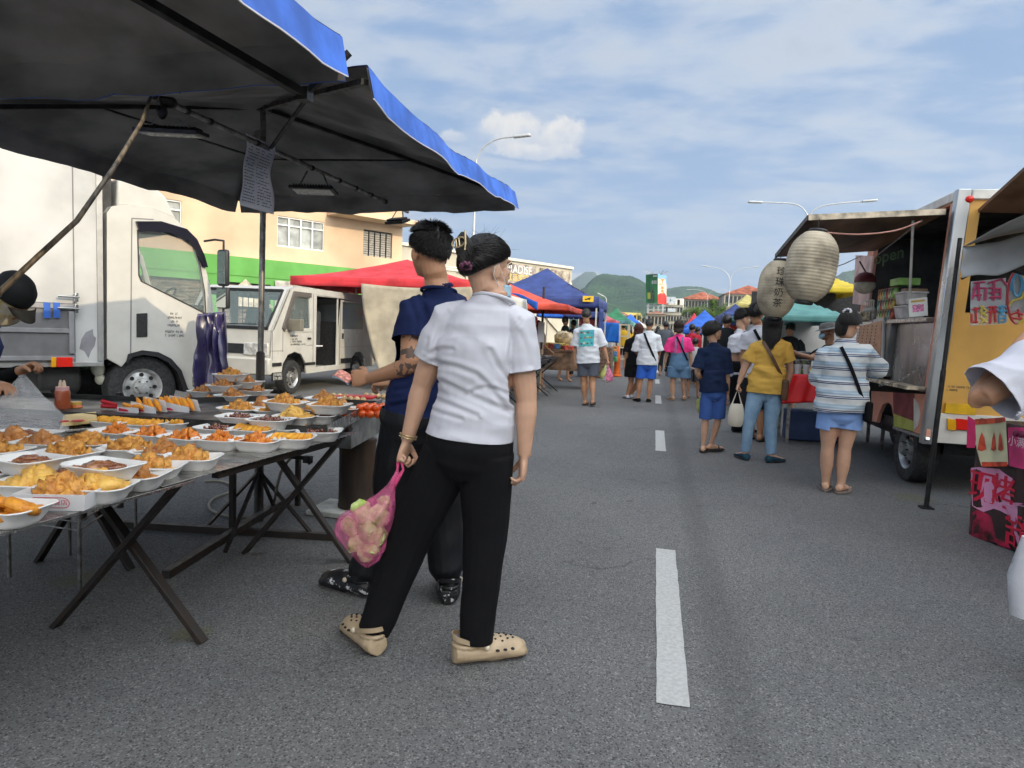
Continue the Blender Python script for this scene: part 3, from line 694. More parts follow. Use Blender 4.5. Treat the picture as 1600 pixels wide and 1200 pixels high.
# skewered balls, orange balls, red tray
rt=empty('red_tray',at(565,618,4.2),'long red plastic tray lying behind the skewered balls','tray')
redpl=mat('red_plastic',(.60,.02,.03),.35,var=.1)
a=G(520,618,ZC+.03);b_=G(582,620,ZC+.03)
m=MB(); m.prism([a,b_,b_+V((-.02,.12,0)),a+V((0,.12,0))],(0,0,-.02)); m.build('tray',redpl,rt,bevel=.006)
for j,(x,y,n) in enumerate(((512,612,4),(572,612,4),(538,617,4))):
    m_=MB(); p=G(x,y+6,ZC+.02); e=empty('ball_skewer',p,('wooden skewer of pale fish balls left of the red tray','wooden skewer of pale fish balls close to the man waist','wooden skewer of pale fish balls in front of the red tray')[j],'skewer',group='skewers of fish balls')
    m=MB(); m.tube([p+V((-.10,0,.0)),p+V((.16,0,.0))],.0018,6); m.build('stick',mat('bamboo_stick',(.5,.33,.15),.6),e)
    for i in range(n):
        m=MB(); m.sph(p+V((i*.043,0,0)),.0205,12,8); m.build('fish_ball',mat('fish_ball',(.66,.45,.22),.45,var=.2,vs=60),e,smooth=True)
ob_=FM['orange_ball']=fmat('orange_ball',(.85,.13,.01),(.66,.08,.008),.3,40,.2,200,.4)
k=0
g_=random.Random(5)
for r_ in range(4):
    for cI in range(5):
        for l in range(2 if 0<r_<4 and 0<cI<4 else 1):
            p=G(571,646,ZC+.02)+V((-.09+cI*.042+g_.uniform(-.004,.004)+l*.018,-.06+r_*.042+cI*.012,.0+l*.03))
            m=MB(); m.sph(p,.0215,12,8); tag(m.build('orange_ball',ob_,None,smooth=True),('orange fried ball, '+('nearest','second nearest','second farthest','farthest')[r_]+' row, '+('first','second','third','fourth','fifth')[cI]+' from the left'+(', upper layer' if l else ', lower layer')),'fried ball',group='heap of orange fried balls')
            k+=1
# sauce bottle, jar, board, clear bag
zb=ZA+.01
sb=empty('sauce_bottle',G(98,648,zb),'clear squeeze bottle of brown sauce with twin nozzles beside the clear bag','bottle'); p=V(sb.location)
sauce=mat('brown_sauce',(.42,.085,.025),.3,var=.15,coat=.5)
m=MB(); m.lathe(p,[(.034,0),(.036,.008),(.036,.12),(.033,.13)],20); m.build('bottle',sauce,sb,smooth=True,ang=35)
m=MB(); m.lathe(p+V((0,0,.13)),[(.031,0),(.031,.018),(.012,.02)],20); m.build('cap',mat('pink_cap',(.75,.42,.40),.4),sb,smooth=True,ang=35)
for s in(-1,1): m=MB(); m.lathe(p+V((s*.011,0,.145)),[(.011,0),(.009,.02),(.004,.038)],12); m.build('nozzle',mat('cream_nozzle',(.75,.58,.42),.4),sb,smooth=True)
jr=empty('sauce_jar',G(119,646,zb),'small jar of orange chilli sauce with a yellow lid right of the squeeze bottle','jar'); p=V(jr.location)
m=MB(); m.lathe(p,[(.028,0),(.031,.006),(.031,.04),(.026,.048)],18); m.build('jar',mat('chilli_sauce',(.72,.16,.01),.3,var=.3,vs=50,coat=.5),jr,smooth=True,ang=35)
m=MB(); m.lathe(p+V((0,0,.048)),[(.027,0),(.027,.014),(.025,.016)],18); m.build('lid',mat('yellow_lid',(.68,.42,.08),.4),jr,smooth=True,ang=35)
bd=empty('snack_pack',G(125,665,zb),'flat yellow snack pack with red dots on a steel tray behind the near table','packet'); p=V(bd.location)
m=MB(); A0=G(92,676,zb);A1=G(154,672,zb);A2=G(150,648,zb+.03);A3=G(98,655,zb+.03); m.prism([A0,A1,A2,A3],(0,0,.012)); m.build('steel_tray',steel,bd,bevel=.002)
m=MB(); B0,B1,B2,B3=G(97,660,zb+.05),G(152,654,zb+.05),G(150,643,zb+.06),G(99,648,zb+.06); m.prism([B0,B1,B2,B3],(0,0,-.02)); m.build('pack',mat('yellow_pack',(.78,.58,.25),.45),bd,bevel=.003)
m=MB(); m.sph(G(122,657,zb+.052),(.028,.028,.004),16,6); m.sph(G(101,658,zb+.052),(.018,.02,.004),16,6); m.build('red_dot',redpl,bd,smooth=True)
m=MB(); p=G(172,641,ZC); m.tube([p+V((-.05,0,.02)),p+V((.03,.01,.02))],.012,8); m.tube([p+V((-.05,.0,.045)),p+V((.03,.01,.03))],.010,8); tag(m.build('tongs',redpl,None,smooth=True),'red handled tongs lying left of the paper sleeves','tongs')
clear=mat('clear_plastic',(.93,.94,.95),.12,var=0,alpha=.34,spec=.8)
# ---------------- planar helpers
from mathutils.geometry import tessellate_polygon
class Pl:
    """vertical plane through A=(x,y) along unit d; local coords (s,z)"""
    def __init__(s,A,d): s.A=V((A[0],A[1],0)); s.d=V((d[0],d[1],0)).normalized(); s.n=V((s.d.y,-s.d.x,0))
    def hit(s,px,py):
        r=ray(px,py); t=(s.A-CAM).dot(s.n)/r.dot(s.n); p=CAM+r*t; return ((p-s.A).dot(s.d),p.z)
    def p(s,u,z,off=0.): return s.A+s.d*u+s.n*off+V((0,0,z))
    def pix(s,pts): return [s.hit(*q) for q in pts]
def panel(m,pl,outer,holes,o0,o1):
    """plate with holes between offsets o0 (front) and o1 (back)"""
    loops=[outer]+holes; flat=[q for l in loops for q in l]
    tr=tessellate_polygon([[V((a,b,0)) for a,b in l] for l in loops]); n=len(flat)
    vs=[pl.p(a,b,o0) for a,b in flat]+[pl.p(a,b,o1) for a,b in flat]
    fs=[tuple(t) for t in tr]+[tuple(n+i for i in reversed(t)) for t in tr]; k=0
    for l in loops:
        c=len(l); fs+=[(k+i,k+(i+1)%c,n+k+(i+1)%c,n+k+i) for i in range(c)]; k+=c
    return m.add(vs,fs)
def scribble(m,pl,u0,u1,z,h,off,seed,ch=None):
    g=random.Random(seed); ch=ch or h*.7; u=u0
    while u<u1-ch*.6:
        w_=g.uniform(.55,1.)*ch
        if g.random()<.86:
            t=h*.2
            m.quad(pl.p(u,z,off),pl.p(u+w_*.25,z,off),pl.p(u+w_*.25,z+h,off),pl.p(u,z+h,off))
            k=g.choice((0,.4,.8)); m.quad(pl.p(u+w_*.25,z+h*k,off),pl.p(u+w_*.8,z+h*k,off),pl.p(u+w_*.8,z+h*k+t,off),pl.p(u+w_*.25,z+h*k+t,off))
            if g.random()<.6: m.quad(pl.p(u+w_*.6,z+t,off),pl.p(u+w_*.8,z+t,off),pl.p(u+w_*.8,z+h,off),pl.p(u+w_*.6,z+h,off))
        u+=w_*1.1
def wheel(parent,c,r,wd,ax,rimcol=None,rr=.6):
    """wheel with centre c, axle direction ax pointing outwards"""
    ax=V(ax).normalized(); c=V(c)
    m=MB(); m.lathe(c,[(r*rr,-wd),(r*.93,-wd),(r,-wd*.85),(r,-wd*.15),(r*.96,-wd*.03),(r*.86,0),(r*rr*1.04,-.012),(r*rr,-.03),(r*rr,-wd*.6)],36,ax); w_=m.build('wheel',mat('tyre_rubber',(.028,.028,.029),.75,var=.2,vs=30,bump=.3,bs=60),parent,smooth=True,ang=30)
    rim=rimcol or mat('rim_steel',(.42,.42,.42),.35,metal=.7,var=.15,vs=20)
    m=MB(); m.lathe(c,[(r*rr*1.03,-.012),(r*rr*.93,-.035),(r*rr*.86,-.075),(r*rr*.5,-.05),(r*rr*.46,-.012),(r*rr*.30,-.005),(r*rr*.28,.03),(.001,.035)],32,ax,cap=False); m.build('rim',rim,w_,smooth=True,ang=35)
    x,y,_=frame(ax); m=MB()
    for i in range(8):
        a=2*PI*i/8; d=x*math.cos(a)+y*math.sin(a); m.lathe(c+d*r*rr*.69-ax*.058,[(r*.062,0),(r*.062,.012)],10,ax)
    for i in range(6):
        a=2*PI*i/6; d=x*math.cos(a)+y*math.sin(a); m.lathe(c+d*r*rr*.37,[(r*.02,-.01),(r*.02,.014)],6,ax)
    m.build('rim_hole',mat('dark_gap',(.012,.012,.012),.8,var=0),w_)
    return w_
glass=mat('vehicle_glass',(.30,.38,.38),.03,var=0,alpha=.32,spec=1.0)
dark=mat('dark_trim',(.018,.018,.02),.5,var=.2,vs=20)
cream=mat('white_paint',(.52,.51,.47),.35,var=.05,vs=3,coat=.3)
cream2=mat('aged_white_panel',(.47,.47,.46),.5,var=.10,vs=1.4,coat=.1)
# ---------------- left shophouse
d34=(math.sin(R(35)),math.cos(R(35)))
A1=at(450,400,33); F1=Pl((A1.x,A1.y),d34)
tan=mat('tan_render',(.62,.45,.30),.9,var=.10,vs=.35,bump=.1,bs=4,det=9)
green=mat('green_band',(.11,.33,.07),.8,var=.08,vs=.6)
b1=empty('shophouse',(A1.x,A1.y,0),'tan two storey shophouse with a bright green band behind the white truck','building')
sE,_=F1.hit(628,400); sL=-34.
wins=[]
def win(px0,py0,px1,py1): 
    a=F1.hit(px0,py1); b=F1.hit(px1,py0); return (a[0],a[1],b[0],b[1])
W1=win(433,333,507,379); W1=(W1[0],5.15,W1[2],6.75)
others=[(W1[0]-7.4*k,W1[1],W1[2]-7.4*k,W1[3]) for k in range(0,4)]
lv=(F1.hit(568,372)[0],5.2,F1.hit(613,372)[0],6.7)
ztop=9.5
opn=[(a,b,c,d) for a,b,c,d in others+[lv]]
gopen=[(F1.hit(340,430)[0],.1,F1.hit(423,430)[0],3.1),(F1.hit(432,430)[0]+.4,.1,F1.hit(560,430)[0],3.1),(F1.hit(215,430)[0]-3,.1,F1.hit(327,430)[0],3.1)]
rc=lambda r:[(r[0],r[1]),(r[2],r[1]),(r[2],r[3]),(r[0],r[3])]
m=MB(); panel(m,F1,[(sL,4.4),(sE,4.4),(sE,ztop),(sL,ztop)],[rc(o) for o in opn],0,-.3)
m.hexa([F1.p(sE,0,-.3),F1.p(sE,0,-14),F1.p(sL,0,-14),F1.p(sL,0,-.3),F1.p(sE,ztop,-.3),F1.p(sE,ztop,-14),F1.p(sL,ztop,-14),F1.p(sL,ztop,-.3)])
m.build('wall',tan,b1)
m=MB(); panel(m,F1,[(sL,0),(sE,0),(sE,4.397),(sL,4.397)],[rc(o) for o in gopen],.02,-.28); m.build('green_wall',green,b1)
m=MB(); m.hexa([F1.p(sL,3.45,.06),F1.p(sE-1,3.45,.06),F1.p(sE-1,3.45,.02),F1.p(sL,3.45,.02),F1.p(sL,3.75,.06),F1.p(sE-1,3.75,.06),F1.p(sE-1,3.75,.02),F1.p(sL,3.75,.02)]); m.build('ledge',green,b1)
m=MB(); m.hexa([F1.p(sL,ztop,1.1),F1.p(sE+.2,ztop,1.1),F1.p(sE+.2,ztop,-14),F1.p(sL,ztop,-14),F1.p(sL,ztop+.35,1.1),F1.p(sE+.2,ztop+.35,1.1),F1.p(sE+.2,ztop+.35,-14),F1.p(sL,ztop+.35,-14)]); m.build('roof',tan,b1)
# low canopy over the louvre bay
a=F1.hit(511,324)[0]
m=MB(); m.hexa([F1.p(a,7.15,1.5),F1.p(sE+.1,7.15,1.5),F1.p(sE+.1,7.15,.003),F1.p(a,7.15,.003),F1.p(a,7.4,1.5),F1.p(sE+.1,7.4,1.5),F1.p(sE+.1,7.4,.003),F1.p(a,7.4,.003)]); m.build('canopy',tan,b1)
wf=mat('white_frame',(.72,.72,.68),.5,var=.05)
gl2=mat('dusty_pane',(.38,.40,.38),.25,var=.25,vs=1.2)
for o in others:
    m=MB(); cw=(o[2]-o[0])/4
    for k in range(5): m.hexa([F1.p(o[0]+cw*k-(.04 if k else 0),o[1],-.05),F1.p(o[0]+cw*k+.04,o[1],-.05),F1.p(o[0]+cw*k+.04,o[1],-.12),F1.p(o[0]+cw*k-(.04 if k else 0),o[1],-.12),F1.p(o[0]+cw*k-(.04 if k else 0),o[3],-.05),F1.p(o[0]+cw*k+.04,o[3],-.05),F1.p(o[0]+cw*k+.04,o[3],-.12),F1.p(o[0]+cw*k-(.04 if k else 0),o[3],-.12)])
    for zz in(o[1]+.04,o[1]+1.15,o[3]-.04): m.bar(F1.p(o[0],zz,-.084),F1.p(o[2],zz,-.084),.06,.07)
    wd_=m.build('window_frame',wf,b1)
    m=MB(); m.quad(F1.p(o[0],o[1],-.15),F1.p(o[2],o[1],-.15),F1.p(o[2],o[3],-.15),F1.p(o[0],o[3],-.15)); m.build('pane',gl2,wd_)
m=MB()
for k in range(5):
    x0_=lv[0]+(lv[2]-lv[0])*k/5+.05; x1_=lv[0]+(lv[2]-lv[0])*(k+1)/5-.05
    for q in range(11): zz=lv[1]+.06+q*.13; m.bar(F1.p(x0_,zz,-.1),F1.p(x1_,zz,-.1),.05,.10,up=V((0,0,1)))
m.build('louvre',mat('louvre_grey',(.34,.32,.28),.6,var=.1),b1)
m=MB(); m.quad(F1.p(lv[0],lv[1],-.2),F1.p(lv[2],lv[1],-.2),F1.p(lv[2],lv[3],-.2),F1.p(lv[0],lv[3],-.2)); m.build('dark_opening',dark,b1)
m=MB()
for o in gopen:
    m.quad(F1.p(o[0],o[1],-.26),F1.p(o[2],o[1],-.26),F1.p(o[2],o[3],-.26),F1.p(o[0],o[3],-.26))
m.build('shutter',mat('brown_shutter',(.16,.12,.09),.7,var=.4,vs=1.5,stretch=(1,1,8)),b1)
# gable poster and hanging cloth in the ground floor
m=MB(); g0=gopen[0]; cx=(F1.hit(352,440)[0]+F1.hit(412,440)[0])/2; m.prism([F1.p(cx-1.5,1.9,.05),F1.p(cx+1.5,1.9,.05),F1.p(cx,3.3,.05)],F1.n*.04)
tag(m.build('gable_sign',fmat('pebbled_sign',(.62,.56,.44),(.28,.24,.18),.8,2.5,.2,10)),'triangular pebble patterned sign on the shop front behind the white van','sign')
def hang(p,q): return F1.p(F1.hit(428,440)[0]+(F1.hit(520,440)[0]-F1.hit(428,440)[0])*p,3.35-2.2*q,.15+.07*math.sin(p*24)+.02*math.sin(q*9))
m=MB(); m.sheet(hang,60,8); tag(m.build('hanging_sheet',mat('grey_sheet',(.42,.40,.36),.7,var=.2,vs=3),None,smooth=True),'grey pleated sheet hanging on the green shop front above the van','sheet')
# red stalls seen through the open van
m=MB(); A_=F1.p(F1.hit(505,480)[0],0,3)
for k in range(6): m.bar(A_+V((-2+k*.8,0,.3)),A_+V((-2+k*.8,0,1.7)),.05); m.bar(A_+V((-2.2,0,.3+.3*k)),A_+V((2.2,0,.3+.3*k)),.04)
m.prism([A_+V((-2.2,0,1.75)),A_+V((2.2,0,1.75)),A_+V((1.8,0,2.1)),A_+V((-1.8,0,2.1))],(0,.5,0))
tag(m.build('red_rack',mat('red_rack_paint',(.35,.05,.03),.5)),'red painted metal rack standing behind the white van','rack')
# ---------------- white shop row with PARADISE sign
A2=at(720,420,58); F2=Pl((A2.x,A2.y),(math.sin(R(33)),math.cos(R(33))))
b2=empty('shop_row',(A2.x,A2.y,0),'long low cream shop row with a grey brown name sign behind the man and woman','building')
s0=F2.hit(560,420)[0]; s1=F2.hit(893,430)[0]; zr=F2.hit(760,402)[1]
m=MB()
wv=[F2.hit(807,440),F2.hit(817,440),F2.hit(827,440)]
hs=[[(a-.35,3.1),(a+.35,3.1),(a+.35,4.3),(a-.35,4.3)] for a,_ in wv]
m.hexa([F2.p(s0,0,-.2),F2.p(s1,0,-.2),F2.p(s1,0,-12),F2.p(s0,0,-12),F2.p(s0,zr,-.2),F2.p(s1,zr,-.2),F2.p(s1,zr,-12),F2.p(s0,zr,-12)])
zw=F2.hit(817,439)[1]; hs=[[(a-.5,zw-.6),(a+.5,zw-.6),(a+.5,zw+.6),(a-.5,zw+.6)] for a,_ in wv]
for px in(640,700,740): 
    a,_=F2.hit(px,440); hs.append([(a-.9,zw-.6),(a+.9,zw-.6),(a+.9,zw+.5),(a-.9,zw+.5)])
panel(m,F2,[(s0,0),(s1,0),(s1,zr),(s0,zr)],hs,0,-.197)
m.build('wall',mat('cream_render',(.46,.43,.35),.9,var=.06,vs=.3),b2)
m=MB(); m.bar(F2.p(s0,zr+.12,.1),F2.p(s1,zr+.12,.1),.3,.25); m.bar(F2.p(s0,zr-1.5,.06),F2.p(s1,zr-1.5,.06),.12,.2); m.build('parapet',mat('cream_trim',(.62,.58,.48),.8,var=.05),b2)
m=MB()
for h_ in hs: m.poly([F2.p(a,b,-.15) for a,b in h_])
m.build('window_glass',mat('dark_window',(.03,.035,.04),.15,var=0),b2)
m=MB()
for h_ in hs: m.bar(F2.p(h_[0][0],h_[0][1],.003),F2.p(h_[2][0],h_[0][1],.003),.08); m.bar(F2.p(h_[0][0],h_[2][1],.003),F2.p(h_[2][0],h_[2][1],.003),.08)
m.build('window_sill',wf,b2)
sa,sz0=F2.hit(796,432); sb2,sz1=F2.hit(836,410)
m=MB(); m.hexa([F2.p(sa-5,zr-2.1,.2),F2.p(sb2,zr-2.1,.2),F2.p(sb2,zr-2.1,.06),F2.p(sa-5,zr-2.1,.06),F2.p(sa-5,zr-.25,.2),F2.p(sb2,zr-.25,.2),F2.p(sb2,zr-.25,.06),F2.p(sa-5,zr-.25,.06)])
sg=m.build('name_sign',mat('sign_brown',(.33,.28,.25),.7,var=.3,vs=2),b2)
text('PARADISE','sign_lettering',wf,sg,F2.p((sa+sb2)/2-1.1,zr-.8,.21),F2.d,V((0,0,1)),1.1,width=(sb2-sa)*1.25)
text('红廷家园','sign_characters',mat('sign_yellow',(.7,.5,.08),.6,var=0),sg,F2.p((sa+sb2)/2-.8,zr-1.6,.21),F2.d,V((0,0,1)),.75)
m=MB(); 
for px0,px1 in((843,890),): 
    a,_=F2.hit(px0,420); b_,_=F2.hit(px1,420); m.hexa([F2.p(a,zr-2.2,.15),F2.p(b_,zr-2.2,.15),F2.p(b_,zr-2.2,.05),F2.p(a,zr-2.2,.05),F2.p(a,zr-.3,.15),F2.p(b_,zr-.3,.15),F2.p(b_,zr-.3,.05),F2.p(a,zr-.3,.05)])
m.build('name_sign',mat('sign_brown2',(.40,.34,.27),.7,var=.3,vs=2),b2)
tile=mat('terracotta_tile',(.34,.10,.05),.8,var=.25,vs=1.,bump=.2,bs=6)
m=MB(); r0_,r1_=F2.hit(640,396)[0],F2.hit(790,400)[0]
m.add([F2.p(r0_,zr+.25,-1.5),F2.p(r1_,zr+.25,-1.5),F2.p(r1_,zr+1.0,-5),F2.p(r0_,zr+1.0,-5),F2.p(r1_,zr+.25,-9),F2.p(r0_,zr+.25,-9)],[(0,1,2,3),(3,2,4,5),(1,4,2),(0,3,5),(0,5,4,1)]); m.build('roof',tile,b2)
# ---------------- box truck
T0=Pl((-6.1,7.1),(math.sin(R(29)),math.cos(R(29)))); 
tk=empty('box_truck',(-6.1,7.1,0),'white box truck with a grey side tailgate, parked behind the food tables','truck')
WT=1.95
def TP(u,z,y=0.): return T0.p(u,z,-y)      # y = depth into the truck
def Tbox(m,u0,u1,z0,z1,y0,y1): m.hexa([TP(u0,z0,y0),TP(u1,z0,y0),TP(u1,z0,y1),TP(u0,z0,y1),TP(u0,z1,y0),TP(u1,z1,y0),TP(u1,z1,y1),TP(u0,z1,y1)])
bx1,zb0=T0.hit(160,572); zb0=max(zb0,.6)
print('truck box',bx1,zb0, 'wheel',T0.hit(222,608), 'cab front',T0.hit(336,560),'roof',T0.hit(205,318))
bx0=bx1-4.3; zt=3.15
m=MB(); Tbox(m,bx0,bx1,zb0,zt,.0,WT); m.build('cargo_box',cream2,tk,bevel=.015)
m=MB(); 
for px in(115,): 
    u=T0.hit(px,400)[0]; Tbox(m,u-.006,u+.006,zb0+.02,zt-.02,-.004,.0)
m.build('panel_seam',mat('seam_grey',(.16,.16,.17),.6,var=0),tk)
m=MB(); 
for a,b_ in((zb0,zb0+.05),(zt-.06,zt)): Tbox(m,bx0,bx1+.01,a,b_,-.02,-.0005)
Tbox(m,bx1-.05,bx1+.012,zb0+.052,zt-.062,-.02,-.0005)
m.build('edge_rail',mat('alu_edge',(.45,.45,.44),.4,metal=.6,var=.1),tk,bevel=.004)
ug,zg=T0.hit(113,474); ug0=bx0; zgl=zb0+.07
tg_=mat('tailgate_grey',(.165,.165,.17),.5,var=.12,vs=3,metal=.2)
m=MB(); Tbox(m,ug0,ug,zgl,zg,-.035,-.001); tg2=m.build('side_gate',tg_,tk,bevel=.004)
m=MB()
for zz in(zg-.04,zgl+(zg-zgl)*.52,zgl+.03): Tbox(m,ug0,ug,zz-.025,zz+.025,-.055,-.0355)
Tbox(m,ug-.05,ug,zgl+.08,zg-.09,-.06,-.0355)
m.build('gate_rib',mat('gate_light',(.27,.27,.28),.45,var=.1,metal=.3),tg2,bevel=.003)
for (px,py) in((107,464),(107,482)):
    m=MB(); u,z_=T0.hit(px,py); m.bar(TP(u-.12,z_,.0-.06),TP(u+.09,z_,-.06),.02,.02); m.bar(TP(u+.06,z_-.05,-.05),TP(u+.06,z_+.05,-.05),.04,.03); m.build('latch',mat('chrome',(.55,.55,.55),.2,metal=1,var=.1),tk,bevel=.004)
for px in(71,86):
    u,z_=T0.hit(px,481); m=MB(); m.hexa([TP(u-.032,z_-.11,-.06),TP(u+.032,z_-.11,-.06),TP(u+.032,z_-.11,-.0557),TP(u-.032,z_-.11,-.0557),TP(u-.032,z_+.06,-.06),TP(u+.032,z_+.06,-.06),TP(u+.032,z_+.06,-.0557),TP(u-.032,z_+.06,-.0557)]); m.build('blue_tape',mat('blue_tape',(.02,.10,.42),.5),tk)
u0,z0=T0.hit(86,570);u1,z1=T0.hit(111,561)
m=MB(); Tbox(m,u0,u1,zb0-.0,zb0+.11,-.06,-.021); m.build('red_reflector',mat('red_lens',(.75,.02,.01),.25,var=.1),tk,bevel=.004)
u0_,_=T0.hit(78,570); m=MB(); Tbox(m,u0_,u0-.003,zb0-.0,zb0+.11,-.06,-.021); m.build('amber_reflector',mat('amber_lens',(.8,.38,.01),.25,var=.1),tk,bevel=.004)
# worn patch of missing paint
pp=[(124,545),(127,530),(134,519),(145,514),(146,524),(150,528),(148,540),(142,549),(138,560),(132,549)]
m=MB(); m.poly([TP(u,z_,-.003) for u,z_ in T0.pix(pp)]); m.build('worn_patch',mat('bare_patch',(.22,.22,.24),.6,var=.1),tk)
# chassis, plus dark blocks added to fill the black gap behind the cab
m=MB(); Tbox(m,bx0,T0.hit(270,560)[0],.42,.60,.5,.6); Tbox(m,bx0,T0.hit(270,560)[0],.42,.60,1.35,1.45); Tbox(m,bx1+.013,T0.hit(188,560)[0]-.02,.6,2.4,.35,1.6); Tbox(m,bx1+.013,bx1+.16,2.4,3.0,.15,1.8); m.build('chassis',dark,tk)
m=MB(); u,z_=T0.hit(135,600); m.lathe(TP(u,.52,.35),[(.17,0),(.2,.03),(.2,.4),(.17,.43)],20,T0.d*-1); Tbox(m,u-.55,u-.3,.3,.6,.2,.6); m.build('fuel_tank',mat('tank_grey',(.06,.06,.06),.5,metal=.3),tk,smooth=True,ang=30)
m=MB(); u,z_=T0.hit(165,590); 
for (du,dz,r_) in((0,.0,.09),(.02,-.12,.07),(-.02,.10,.06)): m.sph(TP(u+du,.62+dz,.25),(r_,r_*.6,r_),12,8)
m.lathe(TP(u+.05,.74,.2),[(.05,0),(.05,.03),(.03,.04)],12); m.build('water_bottle',mat('milky_bottle',(.62,.62,.50),.4,var=.1),tk,smooth=True)
# cab
oc=[(167,560),(167,332),(175,322),(205,319),(240,326),(272,340),(296,362),(312,392),(327,450),(335,505),(336,560),(337,600),(331,604),(290,611),(285,600),(276,580),(262,564),(244,555),(222,552),(204,556),(196,566),(190,573)]
oc=T0.pix(oc)
wn=T0.pix([(216,362),(250,362),(286,374),(303,386),(312,415),(319,455),(321,489),(300,478),(222,439),(218,430)])
cab=MB(); panel(cab,T0,oc,[wn],0,-.05)
cab.add([p-T0.n*(WT-.1) for p in [V(v) for v in cab.v]],cab.f[:])
n=len(oc)
for i in range(n):
    a=oc[i];b_=oc[(i+1)%n]
    if i in(6,7,8,): continue     # windscreen
    if i>=13 : continue
    cab.hexa([TP(a[0],a[1],.002),TP(b_[0],b_[1],.002),TP(b_[0],b_[1],WT-.002),TP(a[0],a[1],WT-.002)]+[TP(q[0]-.02,q[1]-.03,y) for q,y in((a,.003),(b_,.003),(b_,WT-.003),(a,WT-.003))]) if 0 else cab.quad(TP(a[0],a[1],0.0),TP(b_[0],b_[1],0.0),TP(b_[0],b_[1],WT),TP(a[0],a[1],WT))
cb_=cab.build('cab',cream,tk,bevel=.02)
m=MB(); m.poly([TP(u,z_,.03) for u,z_ in wn]); m.build('side_window',glass,cb_)
m=MB(); ws=[oc[6],oc[7],oc[8],oc[9]]
for i in range(3): a,b_=ws[i],ws[i+1]; m.quad(TP(a[0],a[1],.08),TP(b_[0],b_[1],.08),TP(b_[0],b_[1],WT-.08),TP(a[0],a[1],WT-.08))
m.build('windscreen',glass,cb_)
m=MB()
for y in(0.,WT-.08):
    for i in range(3): a,b_=ws[i],ws[i+1]; m.hexa([TP(a[0],a[1],y),TP(b_[0],b_[1],y),TP(b_[0],b_[1],y+.08),TP(a[0],a[1],y+.08)]+[TP(a[0]+.015,a[1]+.01,y),TP(b_[0]+.015,b_[1]+.01,y),TP(b_[0]+.015,b_[1]+.01,y+.08),TP(a[0]+.015,a[1]+.01,y+.08)])
m.build('pillar',cream,cb_)
vs_=T0.pix([(211,346),(250,346),(290,358),(306,374),(318,400),(323,418),(315,417),(305,392),(292,377),(262,364),(216,361)])
m=MB(); panel(m,T0,vs_,[],.045,.004); m.build('window_visor',mat('smoked_visor',(.012,.012,.02),.15,var=0),cb_,bevel=.003)
wr=T0.pix([(213,440),(222,440),(323,491),(325,505),(300,492),(214,446)]) 
m=MB(); rim_=[(u,z_) for u,z_ in wn]; c0=V((sum(a for a,_ in rim_)/len(rim_),sum(b for _,b in rim_)/len(rim_),0))
big_=[((u-c0.x)*1.035+c0.x,(z_-c0.y)*1.05+c0.y) for u,z_ in rim_]; panel(m,T0,big_,[rim_],.004,-.0); m.build('window_seal',dark,cb_)
hd=T0.pix([(213,490),(230,489),(230,526),(213,527)]); m=MB(); panel(m,T0,hd,[],.012,.001); m.build('door_handle',dark,cb_,bevel=.006)
m=MB()
for q in(((206,341),(204,552)),((206,341),(240,343)),): 
    a,b_=T0.hit(*q[0]),T0.hit(*q[1]); m.bar(TP(a[0],a[1],-.001),TP(b_[0],b_[1],-.001),.012,.006,up=T0.n)
a,b_=T0.hit(204,532),T0.hit(335,552); m.build('door_seam',mat('seam_grey',(.16,.16,.17),.6,var=0),cb_)
m=MB(); 
for i,(py,x0_,x1_) in enumerate(((490,266,282),(496,262,285),(502,264,284),(508,262,284),(518,258,287),(524,258,287))):
    a=T0.hit(x0_,py);b_=T0.hit(x1_,py); scribble(m,T0,a[0],b_[0],a[1]-.015,.03,.003,i)
m.build('door_lettering',mat('ink',(.05,.05,.06),.7,var=0),cb_)
def plate(px0,py0,px1,py1,pl,par,t1,t2,off=.006):
    a=pl.hit(px0,py1);b_=pl.hit(px1,py0); m=MB(); m.hexa([pl.p(a[0],a[1],off),pl.p(b_[0],a[1],off),pl.p(b_[0],a[1],.001),pl.p(a[0],a[1],.001),pl.p(a[0],b_[1],off),pl.p(b_[0],b_[1],off),pl.p(b_[0],b_[1],.001),pl.p(a[0],b_[1],.001)])
    pt=m.build('plate',mat('plate_black',(.01,.01,.01),.4,var=0),par); w_=abs(b_[0]-a[0]); h_=b_[1]-a[1]; dx=pl.d if b_[0]>a[0] else -pl.d
    for k,t in enumerate((t1,t2)): text(t,'plate_lettering',wf,pt,pl.p((a[0]+b_[0])/2,a[1]+h_*(.73-.46*k),off),dx,V((0,0,1)),h_*.5,width=w_*.85)
plate(301,588,314,604,T0,cb_,'BDM','BTM')
df=T0.pix([(188,322),(190,276),(215,277),(250,292),(266,306),(276,330),(284,343),(245,328),(205,321)])
m=MB(); m.prism([TP(u,z_,.12) for u,z_ in df],T0.n*-(WT-.24)); m.build('roof_deflector',cream,tk,bevel=.03,seg=3)
ar=T0.pix([(196,568),(200,553),(222,547),(246,550),(266,560),(282,578),(292,606),(297,611),(286,612),(276,582),(262,566),(244,557),(222,554),(206,558)])
m=MB(); panel(m,T0,ar,[],.03,-.3); m.build('wheel_arch',dark,cb_)
uw=T0.hit(222,608)[0]
wheel(tk,TP(0.02,.40,.04),.40,.24,T0.n,rimcol=mat('rim_silver',(.55,.55,.54),.4,metal=.5,var=.15,vs=10),rr=.56)
wheel(tk,TP(-3.3,.40,.04),.40,.24,T0.n,rr=.56); wheel(tk,TP(0.02,.40,WT-.04),.40,.24,-T0.n,rr=.56); wheel(tk,TP(-3.3,.40,WT-.04),.40,.24,-T0.n,rr=.56)
